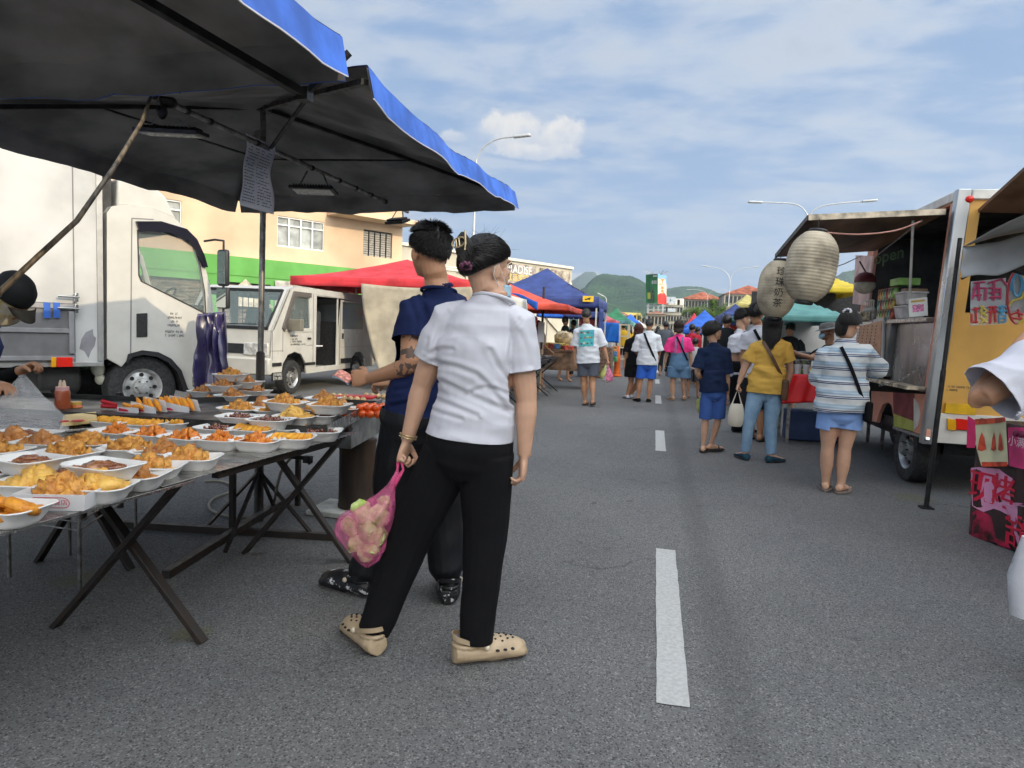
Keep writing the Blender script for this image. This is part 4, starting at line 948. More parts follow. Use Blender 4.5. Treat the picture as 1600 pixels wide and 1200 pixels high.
# cab interior
m=MB(); ui=T0.hit(250,430)[0]; Tbox(m,ui-.55,ui-.35,1.0,1.95,.2,.75); Tbox(m,ui-.5,ui,.95,1.15,.2,.75); Tbox(m,ui-.55,ui-.35,1.0,1.95,1.1,1.75); Tbox(m,oc[9][0]-.35,oc[9][0]-.05,1.0,1.45,.1,WT-.1); m.build('cab_interior',dark,tk,bevel=.05)
m=MB(); cst=TP(ui+.25,1.5,.5); x,y,_=frame(T0.d*-.8+V((0,0,.6))); m.tube([cst+x*.2*math.cos(2*PI*i/20)+y*.2*math.sin(2*PI*i/20) for i in range(21)],.016,6); m.bar(cst-x*.19,cst+x*.19,.02); m.build('steering_wheel',dark,tk,smooth=True)
# mirrors
mm=MB(); P0=T0.p(*T0.hit(318,377),.02); P1=P0+T0.n*.32+T0.d*.10; mm.tube([P0,P0+T0.n*.15+T0.d*.07+V((0,0,.02)),P1,P1+V((0,0,-.12)),P1+V((0,0,-1.0))],.014,8); ma=mm.build('mirror_arm',dark,tk,smooth=True)
for zc_,hh,ww in((.0,.46,.17),(.0,.27,.20)):
    pc=(P1+V((0,0,-.34 if hh>.4 else -.72))); m=MB(); xr=(ray(350,440)); nrm_=V((-.25,-1,0)).normalized(); xx=nrm_.cross(V((0,0,1))).normalized(); rot=Matrix((xx,nrm_,V((0,0,1)))).transposed()
    m.box(pc,(ww,.07,hh),rot); mh=m.build('mirror',dark,tk,bevel=.03,seg=3)
    m=MB(); m.box(pc+nrm_*.036,(ww*.82,.004,hh*.88),rot); m.build('mirror_glass',mat('mirror_glass',(.6,.65,.65),.03,metal=1,var=0),mh)
# purple tarp hung on the cab front
pk=Pl((T0.p(*T0.hit(330,540),.08)).xy,(math.cos(R(12)),math.sin(R(12))))
tl_,tr__,bl_,br_=[at(*q) for q in((315,491,7.55),(354,487,7.6),(312,607,7.45),(369,600,7.5))]
def tp(p,q):
    a=tl_.lerp(tr__,p).lerp(bl_.lerp(br_,p),q); return a+V((.03*noise.noise(V((q*5,p*3,1))),-.10*abs(math.sin(p*PI*2.3+q*1.6+noise.noise(V((p*3,q*1.2,0)))))-.03*math.sin(p*17+q*3)-.07*noise.noise(V((p*8,q*2.2,2))),.01*math.sin(p*20)*q))
m=MB(); m.sheet(tp,36,30); tag(m.build('purple_tarp',mat('purple_tarp',(.024,.018,.07),.3,var=.2,vs=5,bump=.5,bs=14,spec=.7,stretch=(1,1,.3)),None,smooth=True,solid=.003),'folded dark purple tarpaulin draped over the front of the truck cab','tarpaulin')
# ---------------- van
VX=-6.15; S0=Pl((VX,10.0),(0,1)); vy=lambda px,py:S0.hit(px,py)
print('van front',vy(424,560),'roof',vy(442,451),vy(566,467),'wheel',vy(460,595),vy(460,618),'belt',vy(421,514))
vn=empty('panel_van',(VX,12,0),'white passenger van with its sliding door open, parked nose towards the camera','van')
fy=vy(424,560)[0]; zr_=1.86; 
def VPt(u,z,y=0.): return S0.p(u,z,-y)
WV=1.66; yb=fy+4.25
ovn=[(fy+.0,.42),(fy-.02,.62),(fy+.02,1.12),(fy+.52,1.82),(fy+.75,1.88),(yb-.2,1.90),(yb,1.7),(yb+.02,.5),(yb-.1,.36),(fy+3.7,.36),(fy+3.65,.55),(fy+3.45,.68),(fy+3.2,.68),(fy+3.0,.55),(fy+2.95,.36)]
wy=vy(460,595)[0]
ovn+= [(wy+.42,.34),(wy+.38,.55),(wy+.22,.70),(wy,.745),(wy-.22,.70),(wy-.38,.55),(wy-.42,.36),(fy+.08,.36)]
fw=S0.pix([(470,478),(449,511),(511,511),(505,476)]); fw=[(fy+.42,1.16),(fy+.70,1.70),(fy+1.22,1.71),(fy+1.28,1.16)]
do0,do1=fy+1.5,fy+2.35; dh=[(do0,.45),(do0,1.76),(do1,1.76),(do1,.45)]
rw=[(fy+2.55,1.16),(fy+2.55,1.70),(fy+3.55,1.70),(fy+3.6,1.16)]
m=MB(); panel(m,S0,ovn,[fw,dh,rw],0,-.04)
f3=len(m.v)
P2=Pl((VX-WV,10.0),(0,1))
panel(m,P2,ovn,[fw,[(do0,1.1),(do0,1.70),(do1,1.70),(do1,1.1)],rw],.04,0)
for i,(a,b_) in enumerate(zip(ovn,ovn[1:]+ovn[:1])):
    if i==2 or 8<=i<=21: continue
    m.quad(VPt(a[0],a[1]),VPt(b_[0],b_[1]),VPt(b_[0],b_[1],WV),VPt(a[0],a[1],WV))
m.hexa([VPt(fy+1.45,.34,.05),VPt(yb-.1,.34,.05),VPt(yb-.1,.34,WV-.05),VPt(fy+1.45,.34,WV-.05),VPt(fy+1.45,.42,.05),VPt(yb-.1,.42,.05),VPt(yb-.1,.42,WV-.05),VPt(fy+1.45,.42,WV-.05)])
bd_=m.build('body',cream,vn,bevel=.03,seg=3)
m=MB(); m.poly([VPt(a,b_,.02) for a,b_ in fw]); m.build('side_window',glass,bd_)
m=MB(); m.poly([VPt(a,b_,.02) for a,b_ in rw]); m.build('rear_side_window',glass,bd_)
a,b_=ovn[2],ovn[3]
m=MB(); m.quad(VPt(a[0]+.03,a[1]+.05,.09),VPt(a[0]+.03,a[1]+.05,WV-.09),VPt(b_[0],b_[1]-.02,WV-.13),VPt(b_[0],b_[1]-.02,.13)); m.build('windscreen',glass,bd_)
for y0_,y1_ in((0,.1),(WV-.1,WV)): m=MB(); m.hexa([VPt(a[0],a[1],y0_),VPt(a[0],a[1],y1_),VPt(b_[0],b_[1],y1_),VPt(b_[0],b_[1],y0_)]+[VPt(a[0]+.05,a[1],y0_),VPt(a[0]+.05,a[1],y1_),VPt(b_[0]+.05,b_[1],y1_),VPt(b_[0]+.05,b_[1],y0_)]); m.build('pillar',cream,bd_)
m=MB(); m.bar(VPt(a[0]+.0,a[1]+.03,.08),VPt(a[0]+.0,a[1]+.03,WV-.08),.03,.05); m.bar(VPt(b_[0]-.02,b_[1]-.02,.1),VPt(b_[0]-.02,b_[1]-.02,WV-.1),.03,.04)
for y_ in(.1,WV-.1): m.bar(VPt(a[0]-.0,a[1]+.04,y_),VPt(b_[0]-.0,b_[1]-.02,y_),.03,.03)
m.bar(VPt(a[0]+.02,a[1]+.09,.3),VPt(a[0]+.01,a[1]+.08,1.0),.015); m.build('windscreen_seal',dark,bd_)
vz=[(fy+.36,1.10),(fy+.30,1.16),(fy+.66,1.80),(fy+1.25,1.80),(fy+1.25,1.72),(fy+.70,1.72),(fy+.42,1.15)]
m=MB(); panel(m,S0,vz,[],.03,.002); m.build('window_visor',mat('brown_visor',(.10,.09,.085),.3,var=0),bd_,bevel=.003)
m=MB(); mc=VPt(fy+.52,1.22,-.14); m.box(mc,(.24,.12,.20)); m.bar(mc,VPt(fy+.45,1.16,.02),.03); mr_=m.build('mirror',mat('taupe_plastic',(.16,.15,.12),.4),vn,bevel=.025,seg=3)
m=MB(); 
for z_ in(.78,): m.bar(VPt(fy+.0,z_,-.003),VPt(wy-.4,z_,-.003),.01,.004)
m.bar(VPt(fy+.02,1.12,-.003),VPt(fy+.02,.62,-.003),.01,.004); m.bar(VPt(fy+.34,1.1,-.003),VPt(fy+.34,.76,-.003),.008,.004); m.bar(VPt(fy+1.38,.5,-.003),VPt(fy+1.36,1.78,-.003),.01,.004); m.bar(VPt(fy+.34,1.10,-.003),VPt(fy+1.36,1.10,-.003),.008,.004); m.bar(VPt(fy+2.45,.45,-.003),VPt(fy+2.45,1.78,-.003),.014,.004)
m.bar(VPt(wy+.4,.86,-.003),VPt(fy+1.4,.86,-.003),.01,.004);m.bar(VPt(fy+2.45,.80,-.003),VPt(yb,.80,-.003),.01,.004)
m.build('body_seam',mat('seam_grey',(.16,.16,.17),.6,var=0),bd_)
m=MB(); m.box(VPt(fy+1.22,.98,-.012),(.02,.11,.035)); m.box(VPt(fy+2.56,1.02,-.012),(.02,.05,.11)); m.build('door_handle',dark,bd_,bevel=.004)
for mc_,ms_ in((VPt((fy+wy-.42)/2,.55,-.008),(.012,wy-.46-fy,.06)),(VPt(fy+1.25,.52,-.008),(.012,.4,.05)),(VPt(fy+2.75,.52,-.008),(.012,.5,.10))): m=MB(); m.box(mc_,ms_); m.build('side_moulding',dark,bd_)
plate(424,581,440,596,S0,bd_,'JDM 8698G','BTM 10030',off=.02)
m=MB()
for i,(py,x0_,x1_) in enumerate(((525,453,466),(530,453,465),(534,453,472),(538.5,453,477))):
    a_=S0.hit(x0_,py);b2_=S0.hit(x1_,py); scribble(m,S0,a_[0],b2_[0],a_[1]-.015,.032,.004,i+20)
m.build('door_lettering',mat('ink',(.05,.05,.06),.7,var=0),bd_)
# front: grille lights bumper
for y_ in(.05,WV-.52): m=MB(); m.hexa([VPt(fy-.045,.70,y_),VPt(fy-.045,.70,y_+.44),VPt(fy+.02,.70,y_+.44),VPt(fy+.02,.70,y_),VPt(fy-.035,.90,y_),VPt(fy-.035,.90,y_+.44),VPt(fy+.02,.90,y_+.44),VPt(fy+.02,.90,y_)]);  hl=m.build('headlight',mat('headlamp',(.70,.70,.68),.12,var=.2,vs=14,metal=.3,coat=.8),vn,bevel=.01)
m=MB(); m.hexa([VPt(fy-.03,.72,.5),VPt(fy-.03,.72,WV-.53),VPt(fy+.02,.72,WV-.53),VPt(fy+.02,.72,.5),VPt(fy-.02,.88,.5),VPt(fy-.02,.88,WV-.53),VPt(fy+.02,.88,WV-.53),VPt(fy+.02,.88,.5)]); m.build('grille',dark,vn)
m=MB(); m.hexa([VPt(fy-.10,.38,-.01),VPt(fy-.10,.38,WV+.01),VPt(fy+.03,.38,WV+.01),VPt(fy+.03,.38,-.01),VPt(fy-.10,.66,-.01),VPt(fy-.10,.66,WV+.01),VPt(fy+.03,.66,WV+.01),VPt(fy+.03,.66,-.01)]); m.build('bumper',cream,vn,bevel=.03)
wheel(vn,VPt(wy,.30,.03),.30,.18,(1,0,0),rr=.62); wheel(vn,VPt(fy+3.32,.30,.03),.30,.18,(1,0,0),rr=.62); wheel(vn,VPt(wy,.30,WV-.03),.30,.18,(-1,0,0)); wheel(vn,VPt(fy+3.32,.30,WV-.03),.30,.18,(-1,0,0))
m=MB(); m.hexa([VPt(wy-.4,.34,.22),VPt(wy+.4,.34,.22),VPt(wy+.4,.34,.5),VPt(wy-.4,.34,.5),VPt(wy-.4,.76,.22),VPt(wy+.4,.76,.22),VPt(wy+.4,.76,.5),VPt(wy-.4,.76,.5)])
m.hexa([VPt(fy+.1,.42,.06),VPt(fy+1.3,.42,.06),VPt(fy+1.3,.42,WV-.06),VPt(fy+.1,.42,WV-.06),VPt(fy+.1,.5,.06),VPt(fy+1.3,.5,.06),VPt(fy+1.3,.5,WV-.06),VPt(fy+.1,.5,WV-.06)]); m.build('wheel_well',dark,vn)
seat=mat('grey_seat',(.035,.037,.04),.8)
for (y_,x_) in((fy+1.3,.15),(fy+1.3,.85),(fy+1.95,.2)):
    m=MB(); m.hexa([VPt(y_-.1,.75,x_),VPt(y_+.1,.75,x_),VPt(y_+.1,.75,x_+.55),VPt(y_-.1,.75,x_+.55),VPt(y_+.02,1.5,x_+.04),VPt(y_+.2,1.5,x_+.04),VPt(y_+.2,1.5,x_+.5),VPt(y_+.02,1.5,x_+.5)])
    m.hexa([VPt(y_-.5,.65,x_),VPt(y_-.1,.65,x_),VPt(y_-.1,.65,x_+.55),VPt(y_-.5,.65,x_+.55),VPt(y_-.5,.8,x_),VPt(y_-.1,.8,x_),VPt(y_-.1,.8,x_+.55),VPt(y_-.5,.8,x_+.55)]); m.build('seat',seat,vn,bevel=.05,seg=3)
m=MB(); m.hexa([VPt(fy+.08,.95,.08),VPt(fy+.4,.95,.08),VPt(fy+.4,.95,WV-.08),VPt(fy+.08,.95,WV-.08),VPt(fy+.08,1.14,.08),VPt(fy+.4,1.2,.08),VPt(fy+.4,1.2,WV-.08),VPt(fy+.08,1.14,WV-.08)]); m.build('dashboard',mat('grey_dash',(.14,.15,.15),.7),vn,bevel=.03)
m=MB(); m.box(VPt(fy+.5,1.72,.85),(.28,.03,.07)); m.build('rear_view_mirror',dark,vn,bevel=.01)
m=MB(); m.box(VPt(fy+1.72,.83,.3),(.45,.35,.02)); m.build('paper_sheet',paper,vn)
m=MB()
for k in range(5): m.bar(VPt(do0+.1+k*.18,1.05,WV-.06),VPt(do0+.1+k*.18,1.72,WV-.06),.012)
m.build('window_bar',dark,vn)
m=MB(); m.hexa([VPt(fy+1.38,.43,WV-.06),VPt(yb-.1,.43,WV-.06),VPt(yb-.1,.43,WV-.045),VPt(fy+1.38,.43,WV-.045),VPt(fy+1.38,1.08,WV-.06),VPt(yb-.1,1.08,WV-.06),VPt(yb-.1,1.08,WV-.045),VPt(fy+1.38,1.08,WV-.045)]); m.hexa([VPt(fy+.8,1.80,.06),VPt(yb-.2,1.80,.06),VPt(yb-.2,1.80,WV-.06),VPt(fy+.8,1.80,WV-.06),VPt(fy+.8,1.83,.06),VPt(yb-.2,1.83,.06),VPt(yb-.2,1.83,WV-.06),VPt(fy+.8,1.83,WV-.06)]); m.hexa([VPt(fy+2.4,.43,.05),VPt(fy+2.45,.43,.05),VPt(fy+2.45,.43,WV-.07),VPt(fy+2.4,.43,WV-.07),VPt(fy+2.4,1.3,.05),VPt(fy+2.45,1.3,.05),VPt(fy+2.45,1.3,WV-.07),VPt(fy+2.4,1.3,WV-.07)]); m.build('interior_shade_panel',dark,vn)  # dark panels added so the van interior reads as shaded
# ---------------- unseen shop row placed behind the camera on the right to shade the road
sh=empty('shophouse',(14,-10,0),'long cream shophouse row standing behind the photographer right of the road','building')
m=MB(); 
for y0_,y1_,h_ in((-60,-1.3,8.9),(-1.3,1.4,7.3),(1.4,25,8.9)): m.hexa([(14,y0_,0),(24,y0_,0),(24,y1_,0),(14,y1_,0),(14,y0_,h_),(24,y0_,h_),(24,y1_,h_),(14,y1_,h_)])  # lower bay shaped to let sun reach the food truck top
m.build('wall',mat('far_cream_wall',(.55,.50,.42),.9,var=.08,vs=.4),sh)
for k in range(-14,6):
    m=MB(); y_=k*4.2; m.box((13.97,y_,5.2),(.04,2.2,1.4)) ; m.build('window',mat('dark_window',(.03,.035,.04),.15,var=0),sh)
# ---------------- generic plane
class GP:
    def __init__(s,A,d,e): s.A=V(A); s.d=V(d).normalized(); s.e=V(e); s.n=s.d.cross(s.e).normalized(); s.M=Matrix((s.d,s.e,s.n)).transposed().inverted()
    def hit(s,px,py):
        r=ray(px,py); k=(s.A-CAM).dot(s.n)/r.dot(s.n); q=s.M@(CAM+r*k-s.A); return (q.x,q.y)
    def p(s,u,z,off=0.): return s.A+s.d*u+s.e*z+s.n*off
    def pix(s,pts): return [s.hit(*q) for q in pts]
def gquad(m,P,px,o0,o1):
    a=[P.p(*P.hit(*q),o0) for q in px]; n=len(a); b_=[P.p(*P.hit(*q),o1) for q in px]
    m.add(a+b_,[tuple(range(n)),tuple(reversed(range(n,2*n)))]+[(i,(i+1)%n,n+(i+1)%n,n+i) for i in range(n)])
# ---------------- food truck
fx,fyy=2.31,6.42
Bc=at(1444,690,fyy); Tc=at(1500,299,fyy); lean=(Tc-Bc); lean=lean/lean.z; lean=V((lean.x,0,1)); A0=Bc-lean*Bc.z
print('FT',Bc,Tc,lean)
FS=GP(A0,(0,1,0),lean); FR=GP(A0,(1,0,0),lean)
ft=empty('food_truck',A0,'yellow backed food truck with a raised plywood side flap and paper lanterns','food truck')
zt=Tc.z; zb_=Bc.z; L_=2.42; W_=1.95
yel=mat('yellow_panel',(.70,.38,.08),.4,var=.10,vs=1.5,coat=.2); alu=mat('alu_edge2',(.52,.54,.55),.3,metal=.75,var=.12,vs=3,stretch=(1,1,.3))
pink=mat('salmon_panel',(.62,.27,.18),.5,var=.08,vs=2); maroon=mat('maroon_panel',(.20,.03,.035),.5,var=.1); olive=mat('lime_panel',(.40,.42,.08),.5,var=.08); white_p=mat('offwhite_panel',(.66,.63,.57),.5,var=.08)
def FB(m,x0,x1,y0,y1,z0,z1): # box in leaning coordinates
    q=lambda x,y,z:A0+V((x,y,0))+lean*z
    m.hexa([q(x0,y0,z0),q(x1,y0,z0),q(x1,y1,z0),q(x0,y1,z0),q(x0,y0,z1),q(x1,y0,z1),q(x1,y1,z1),q(x0,y1,z1)])
sy0=.16; sy1=2.2; oz0=1.55; oz1=2.52
# rear wall with window hole
ru0=FR.hit(1521,400)[0]
def FP(u,z,off): return FR.p(u,z,off)
def gpanel(m,P,outer,holes,o0,o1):
    loops=[outer]+holes; flat=[q for l in loops for q in l]
    tr=tessellate_polygon([[V((a,b,0)) for a,b in l] for l in loops]); n=len(flat)
    vs=[P.p(a,b,o0) for a,b in flat]+[P.p(a,b,o1) for a,b in flat]; fs=[tuple(t) for t in tr]+[tuple(n+i for i in reversed(t)) for t in tr]; k=0
    for l in loops:
        c=len(l); fs+=[(k+i,k+(i+1)%c,n+k+(i+1)%c,n+k+i) for i in range(c)]; k+=c
    m.add(vs,fs)
hz0=FR.hit(1530,489)[1]; hz1=FR.hit(1530,326)[1]
# outward normal of FR: d x e = x x z = -y (towards the camera)
m=MB(); gpanel(m,FR,[(0.05,zb_+.25),(W_,zb_+.25),(W_,zt-.07),(0.05,zt-.07)],[[(ru0,hz0),(W_-.2,hz0),(W_-.2,hz1),(ru0,hz1)]],0,-.05); m.build('rear_wall',yel,ft)
m=MB(); gpanel(m,FR,[(ru0+.02,hz0),(ru0+.34,hz0),(ru0+.34,hz0+.42),(ru0+.02,hz0+.42)],[],-.01,-.03); m.build('rear_hatch',yel,ft) if 0 else None
# side wall (n = y x z = +x -> pointing into the truck), so offsets are positive inwards
m=MB(); gpanel(m,FS,[(.05,oz0-.62),(L_,oz0-.62),(L_,zt-.07),(.05,zt-.07)],[[(sy0,oz0-.62+.002),(sy1,oz0-.62+.002),(sy1,oz1),(sy0,oz1)]],0,.05); m.build('side_wall',pink,ft)
m=MB(); FB(m,0,W_,0,L_,zt-.05,zt); FB(m,W_-.05,W_,.05,L_,zb_,zt-.052); FB(m,.052,W_-.052,L_-.05,L_,zb_,zt-.052); m.build('shell',white_p,ft)
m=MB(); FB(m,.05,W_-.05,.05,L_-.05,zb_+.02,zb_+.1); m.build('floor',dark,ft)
m=MB(); FB(m,.9,.95,.3,L_-.1,zb_+.1,zt-.06); FB(m,.052,.95,.06,L_-.06,zt-.075,zt-.055); FB(m,.052,.9,L_-.08,L_-.055,zb_+.1,zt-.08); m.build('inner_shade_lining',mat('dark_inner',(.035,.035,.035),.5,var=.2),ft)  # dark wall, ceiling and end sheets added to shade the truck interior
m=MB(); FB(m,-.025,.085,-.025,.06,zb_-.02,zt+.02); m.build('corner_post',alu,ft,bevel=.012)
m=MB(); FB(m,.087,W_+.02,-.025,.02,zt-.07,zt+.015); FB(m,-.02,.02,.062,L_,zt-.07,zt+.015); m.build('top_rail',mat('rail_white',(.68,.68,.64),.4,metal=.2,var=.1),ft,bevel=.01)
# lower rear: bumper, strip, tail light
m=MB(); FB(m,.087,W_,-.03,.0,zb_-.0,zb_+.26); m.build('bumper',white_p,ft,bevel=.006)
m=MB(); gquad(m,FR,[(1474,645),(1521,648),(1521,632),(1476,629)],.036,.003); m.build('yellow_strip',mat('strip_yellow',(.75,.42,.01),.4),ft)
for px0,px1,mt,nm in((1477,1490,mat('amber_lens',(.8,.38,.01),.25,var=.1),'indicator'),(1490.3,1514,mat('red_lens',(.75,.02,.01),.25,var=.1),'tail_light'),(1514.3,1522,mat('clear_lens',(.6,.55,.5),.2),'reverse_light')):
    m=MB(); gquad(m,FR,[(px0,670),(px1,672),(px1,655),(px0,653)],.05,.0305); m.build(nm,mt,ft,bevel=.003)
m=MB(); c=FR.p(*FR.hit(1513,312),.02); m.sph(c,(.035,.03,.03),14,8); m.build('marker_lamp',mat('red_lens',(.75,.02,.01),.25,var=.1),ft,smooth=True)
m=MB()
for k,py in enumerate((604,609)): 
    a=FR.hit(1479,py);b_=FR.hit(1519-k*22,py); scribble(m,FR,a[0],b_[0],a[1]-.008,.018,.004,40+k)
m.build('rear_lettering',mat('ink',(.05,.05,.06),.7,var=0),ft)
# rear awning flap
m=MB(); a0=FR.p(*FR.hit(1528,332),.0); a1=FR.p(FR.hit(1528,332)[0]+1.3,FR.hit(1528,332)[1]-.02,0); n_=V((0,-1,0))
m.hexa([a0,a1,a1+n_*.75+V((0,0,.20)),a0+n_*.75+V((0,0,.20)),a0+V((0,0,.03)),a1+V((0,0,.03)),a1+n_*.75+V((0,0,.23)),a0+n_*.75+V((0,0,.23))]); m.build('rear_flap',mat('brown_ply',(.20,.105,.055),.6,var=.2,vs=3),ft)
# side skirt panels
def sk(pts,mt,nm,o=(-.004,.03)):
    m=MB(); gquad(m,FS,pts,o[0],o[1]); m.build(nm,mt,ft)
sk([(1362,611),(1396,613),(1396,650),(1394,634),(1388,628),(1380,632),(1374,645),(1370,660),(1362,657)],pink,'skirt_panel')
sk([(1396,613),(1430,615),(1428,658),(1397,646)],maroon,'skirt_panel')
sk([(1397,646),(1428,658),(1428,674),(1397,666)],olive,'skirt_panel')
sk([(1430,615),(1452,616),(1448,682),(1428,675)],pink,'skirt_panel')
sk([(1429,622),(1436,630),(1439,648),(1435,666),(1429,672)],white_p,'skirt_panel',(-.008,-.0045))
m=MB(); gquad(m,FS,[(1397,666),(1449,683),(1449,687),(1397,670)],-.012,.02); m.build('sill',alu,ft)
m=MB(); a=FS.hit(1448,607); b_=FS.hit(1362,606); FB(m,-.16,-.005,a[0],b_[0],a[1]-.02,a[1]+.012); m.build('ledge',mat('cream_ledge',(.55,.46,.33),.6,var=.35,vs=14),ft,bevel=.004)
wc=FS.p(FS.hit(1402,695)[0]-.02,.30,.06); wheel(ft,(wc.x,wc.y,.31),.31,.2,(-1,0,0)); wheel(ft,(wc.x+1.6,wc.y,.31),.31,.2,(1,0,0))
m=MB(); FB(m,.28,W_-.1,.3,L_+.8,.32,zb_+.02); m.build('chassis',dark,ft)
# cab ahead
m=MB(); FB(m,.62,W_-.05,L_+.06,L_+1.4,zb_-.05,2.1); m.build('cab',white_p,ft,bevel=.12,seg=3)
wheel(ft,(wc.x+.7,wc.y+2.4,.31),.31,.2,(-1,0,0))
# counter, stainless front, menu board
st2=mat('counter_steel',(.33,.33,.31),.28,metal=.9,var=.25,vs=2.5,stretch=(1,1,.4))
m=MB(); FB(m,-.06,.45,sy0+.01,sy1-.01,oz0-.04,oz0); m.build('counter_top',steel,ft,bevel=.003)
m=MB(); FB(m,.0,.4,sy0+.01,1.05,zb_+.42,oz0-.041); m.build('counter_front',st2,ft,bevel=.003)
m=MB(); FB(m,-.05,.3,1.10,sy1-.01,zb_+.50,oz0-.041); m.build('drinks_cabinet',mat('grey_cabinet',(.20,.20,.19),.5,metal=.5),ft,bevel=.006)
mb=MB(); pts=[(1347,590),(1389,592),(1393,496),(1352,506)]; gquad(mb,FS,pts,-.075,-.052); mf=mb.build('menu_frame',alu,ft,bevel=.003)
def inset(pts,k): 
    cx=sum(p[0] for p in pts)/4; cy=sum(p[1] for p in pts)/4; return [((p[0]-cx)*k+cx,(p[1]-cy)*k+cy) for p in pts]
mb=MB(); gquad(mb,FS,inset(pts,.88),-.079,-.0755); mp_=mb.build('menu_poster',mat('menu_orange',(.45,.17,.06),.35,var=.3,vs=9,col2=(.60,.33,.16)),mf)
mb=MB(); 
for i in range(5):
    u0_,v0_=FS.hit(1355+i*6.5,512); 
    for k in range(7): u_=u0_; mb.quad(FS.p(u_,v0_-.035*k,-.0805),FS.p(u_-.03,v0_-.035*k,-.0805),FS.p(u_-.03,v0_-.035*k+.018,-.0805),FS.p(u_,v0_-.035*k+.018,-.0805))
mb.build('menu_print',mat('menu_ink',(.12,.03,.01),.6,var=0),mf)
mb=MB()
for (x,y) in((1361,560),(1378,556),(1374,578),(1385,572)): 
    c=FS.p(*FS.hit(x,y),-.082); mb.sph(c,(.004,.028,.055),12,8)
mb.build('menu_cup_print',mat('cup_print',(.60,.42,.30),.4,var=.3,vs=30),mf,smooth=True)
# side flap awning
fl=empty('side_flap',at(1478,335,fyy+.1),'raised plywood awning flap of the food truck with a pale front edge','awning')
P1_,P2_=at(1477,333,6.5),at(1263,342,6.5); P4_=V((P1_.x,8.35,P1_.z-.10)); P3_=at(1212,402,7.95)
ply=mat('plywood_underside',(.24,.125,.065),.55,var=.35,vs=2.2,stretch=(1,.25,1),det=7)
m=MB(); up=V((0,0,.02)); m.hexa([P1_,P2_,P3_,P4_,P1_+up,P2_+up,P3_+up,P4_+up]); m.build('panel',ply,fl)
m=MB(); m.bar(P1_+up*.6,P2_+up*.6,.02,.05); m.build('front_trim',mat('cream_ledge2',(.62,.52,.38),.6,var=.3,vs=9),fl)
m=MB(); m.bar(P2_+up*.6,P3_+up*.6,.02,.045); m.build('outer_trim',dark,fl)
m=MB(); g1=P1_.lerp(P2_,.18)+V((0,.15,-.03)); m.tube([g1,FS.p(*FS.hit(1420,500),0)+V((0,0,0))],.011,8); m.build('gas_strut',mat('rail_white',(.68,.68,.64),.4),fl)
m=MB(); m.tube([at(1440,345,6.6),at(1372,398,7.9)],.008,6); m.build('stay_wire',grey_metal,fl)
m=MB(); q=[at(1438,346,6.5),at(1400,360,6.48),at(1350,366,6.46),at(1310,365,6.45),at(1283,362,6.45)]; m.tube(smooth_pts(q),.007,6); tag(m.build('ribbon_cord',mat('pinkish_cord',(.5,.25,.2),.7),None,smooth=True),'pinkish cord strung under the flap from the truck to the big lantern','cord')
# chain
ch=empty('chain',at(1376,603,6.8),'steel chain running from the truck corner down to the ledge','chain')
c0=at(1453,560,6.7);c1_=at(1376,602,7.0)
m=MB()
for i in range(22):
    p=c0.lerp(c1_,i/21)+V((0,0,-.05*math.sin(PI*i/21))); d=(c1_-c0).normalized(); x,y,_=frame(d); 
    if i%2: x,y=y,x
    m.tube([p+d*.017*math.cos(a)+x*.009*math.sin(a) for a in [2*PI*k/8 for k in range(9)]],.0028,5)
m.build('links',mat('chrome',(.55,.55,.55),.2,metal=1,var=.1),ch,smooth=True)
# lanterns
def lantern(px,py,Y,w_,h_,label,chars,tilt):
    c=at(px,py,Y); e=empty('paper_lantern',c,label,'lantern'); rot=Matrix.Rotation(tilt,3,'Y')
    n=22; prof=[]; ax=rot@V((0,0,1))
    for i in range(n*4+1):
        t=i/(n*4); a=(t-.5)*2; r=(w_/2)*(1-abs(a)**3.2*.66) if abs(a)<1 else w_*.17
        if t<.03 or t>.97: r=w_*.17+ .0
        r-=.0035*(.5-.5*math.cos(2*PI*i/4)); prof.append((r,a*h_/2))
    m=MB(); m.lathe(c,prof,32,ax,cap=False); lp=mat('lantern_paper',(.42,.36,.26),.75,var=.28,vs=4,bump=.2,bs=30)
    m.build('paper_shell',lp,e,smooth=True,ang=60)
    m=MB(); m.lathe(c+ax*h_*.47,[(w_*.18,0),(w_*.185,.02),(w_*.16,.03),(.001,.031)],20,ax); m.lathe(c-ax*h_*.52,[(.001,-.001),(w_*.17,0),(w_*.185,.01),(w_*.18,.03)],20,ax); m.build('rim',dark,e,smooth=True,ang=30)
    m=MB(); m.tube([c+ax*h_*.5,c+ax*h_*.5+V((0,0,.10))],.004,6); m.build('hook',dark,e)
    if chars:
        view=(c-CAM); view.z=0; view.normalize(); side=V((-view.y,view.x,0)).normalized()*-1
        side=V((view.y,-view.x,0))
        m=MB()
        for k,chh in enumerate(chars):
            vs,fs=text_pts(chh,h_*.155); z0_=(.27-.175*k)*h_; o=[]
            for v in vs:
                z_=z0_+v.y; a=abs(z_)/(h_/2); r=(w_/2)*(1-min(a,1)**3.2*.66)+.004
                xo=v.x+.02; ang=xo/r; o.append(c+rot@(side*(r*math.sin(ang))-view*(r*math.cos(ang))+V((0,0,z_))))
            m.add(o,fs)
        m.build('brush_characters',mat('ink_black',(.012,.012,.012),.7,var=0),e)
lantern(1267,417,6.25,.42,.62,'big blank cream paper lantern hanging nearest under the truck flap',None,R(7))
lantern(1214,452,7.35,.38,.60,'smaller paper lantern with four black brush characters behind the big lantern','珍珠奶茶',R(3))
m=MB(); m.tube([at(1297,420,8),at(1320,412,8.6),at(1345,400,9.0)],.006,6); tag(m.build('power_cable',dark),'thin black cable crossing the sky right of the big lantern','cable')
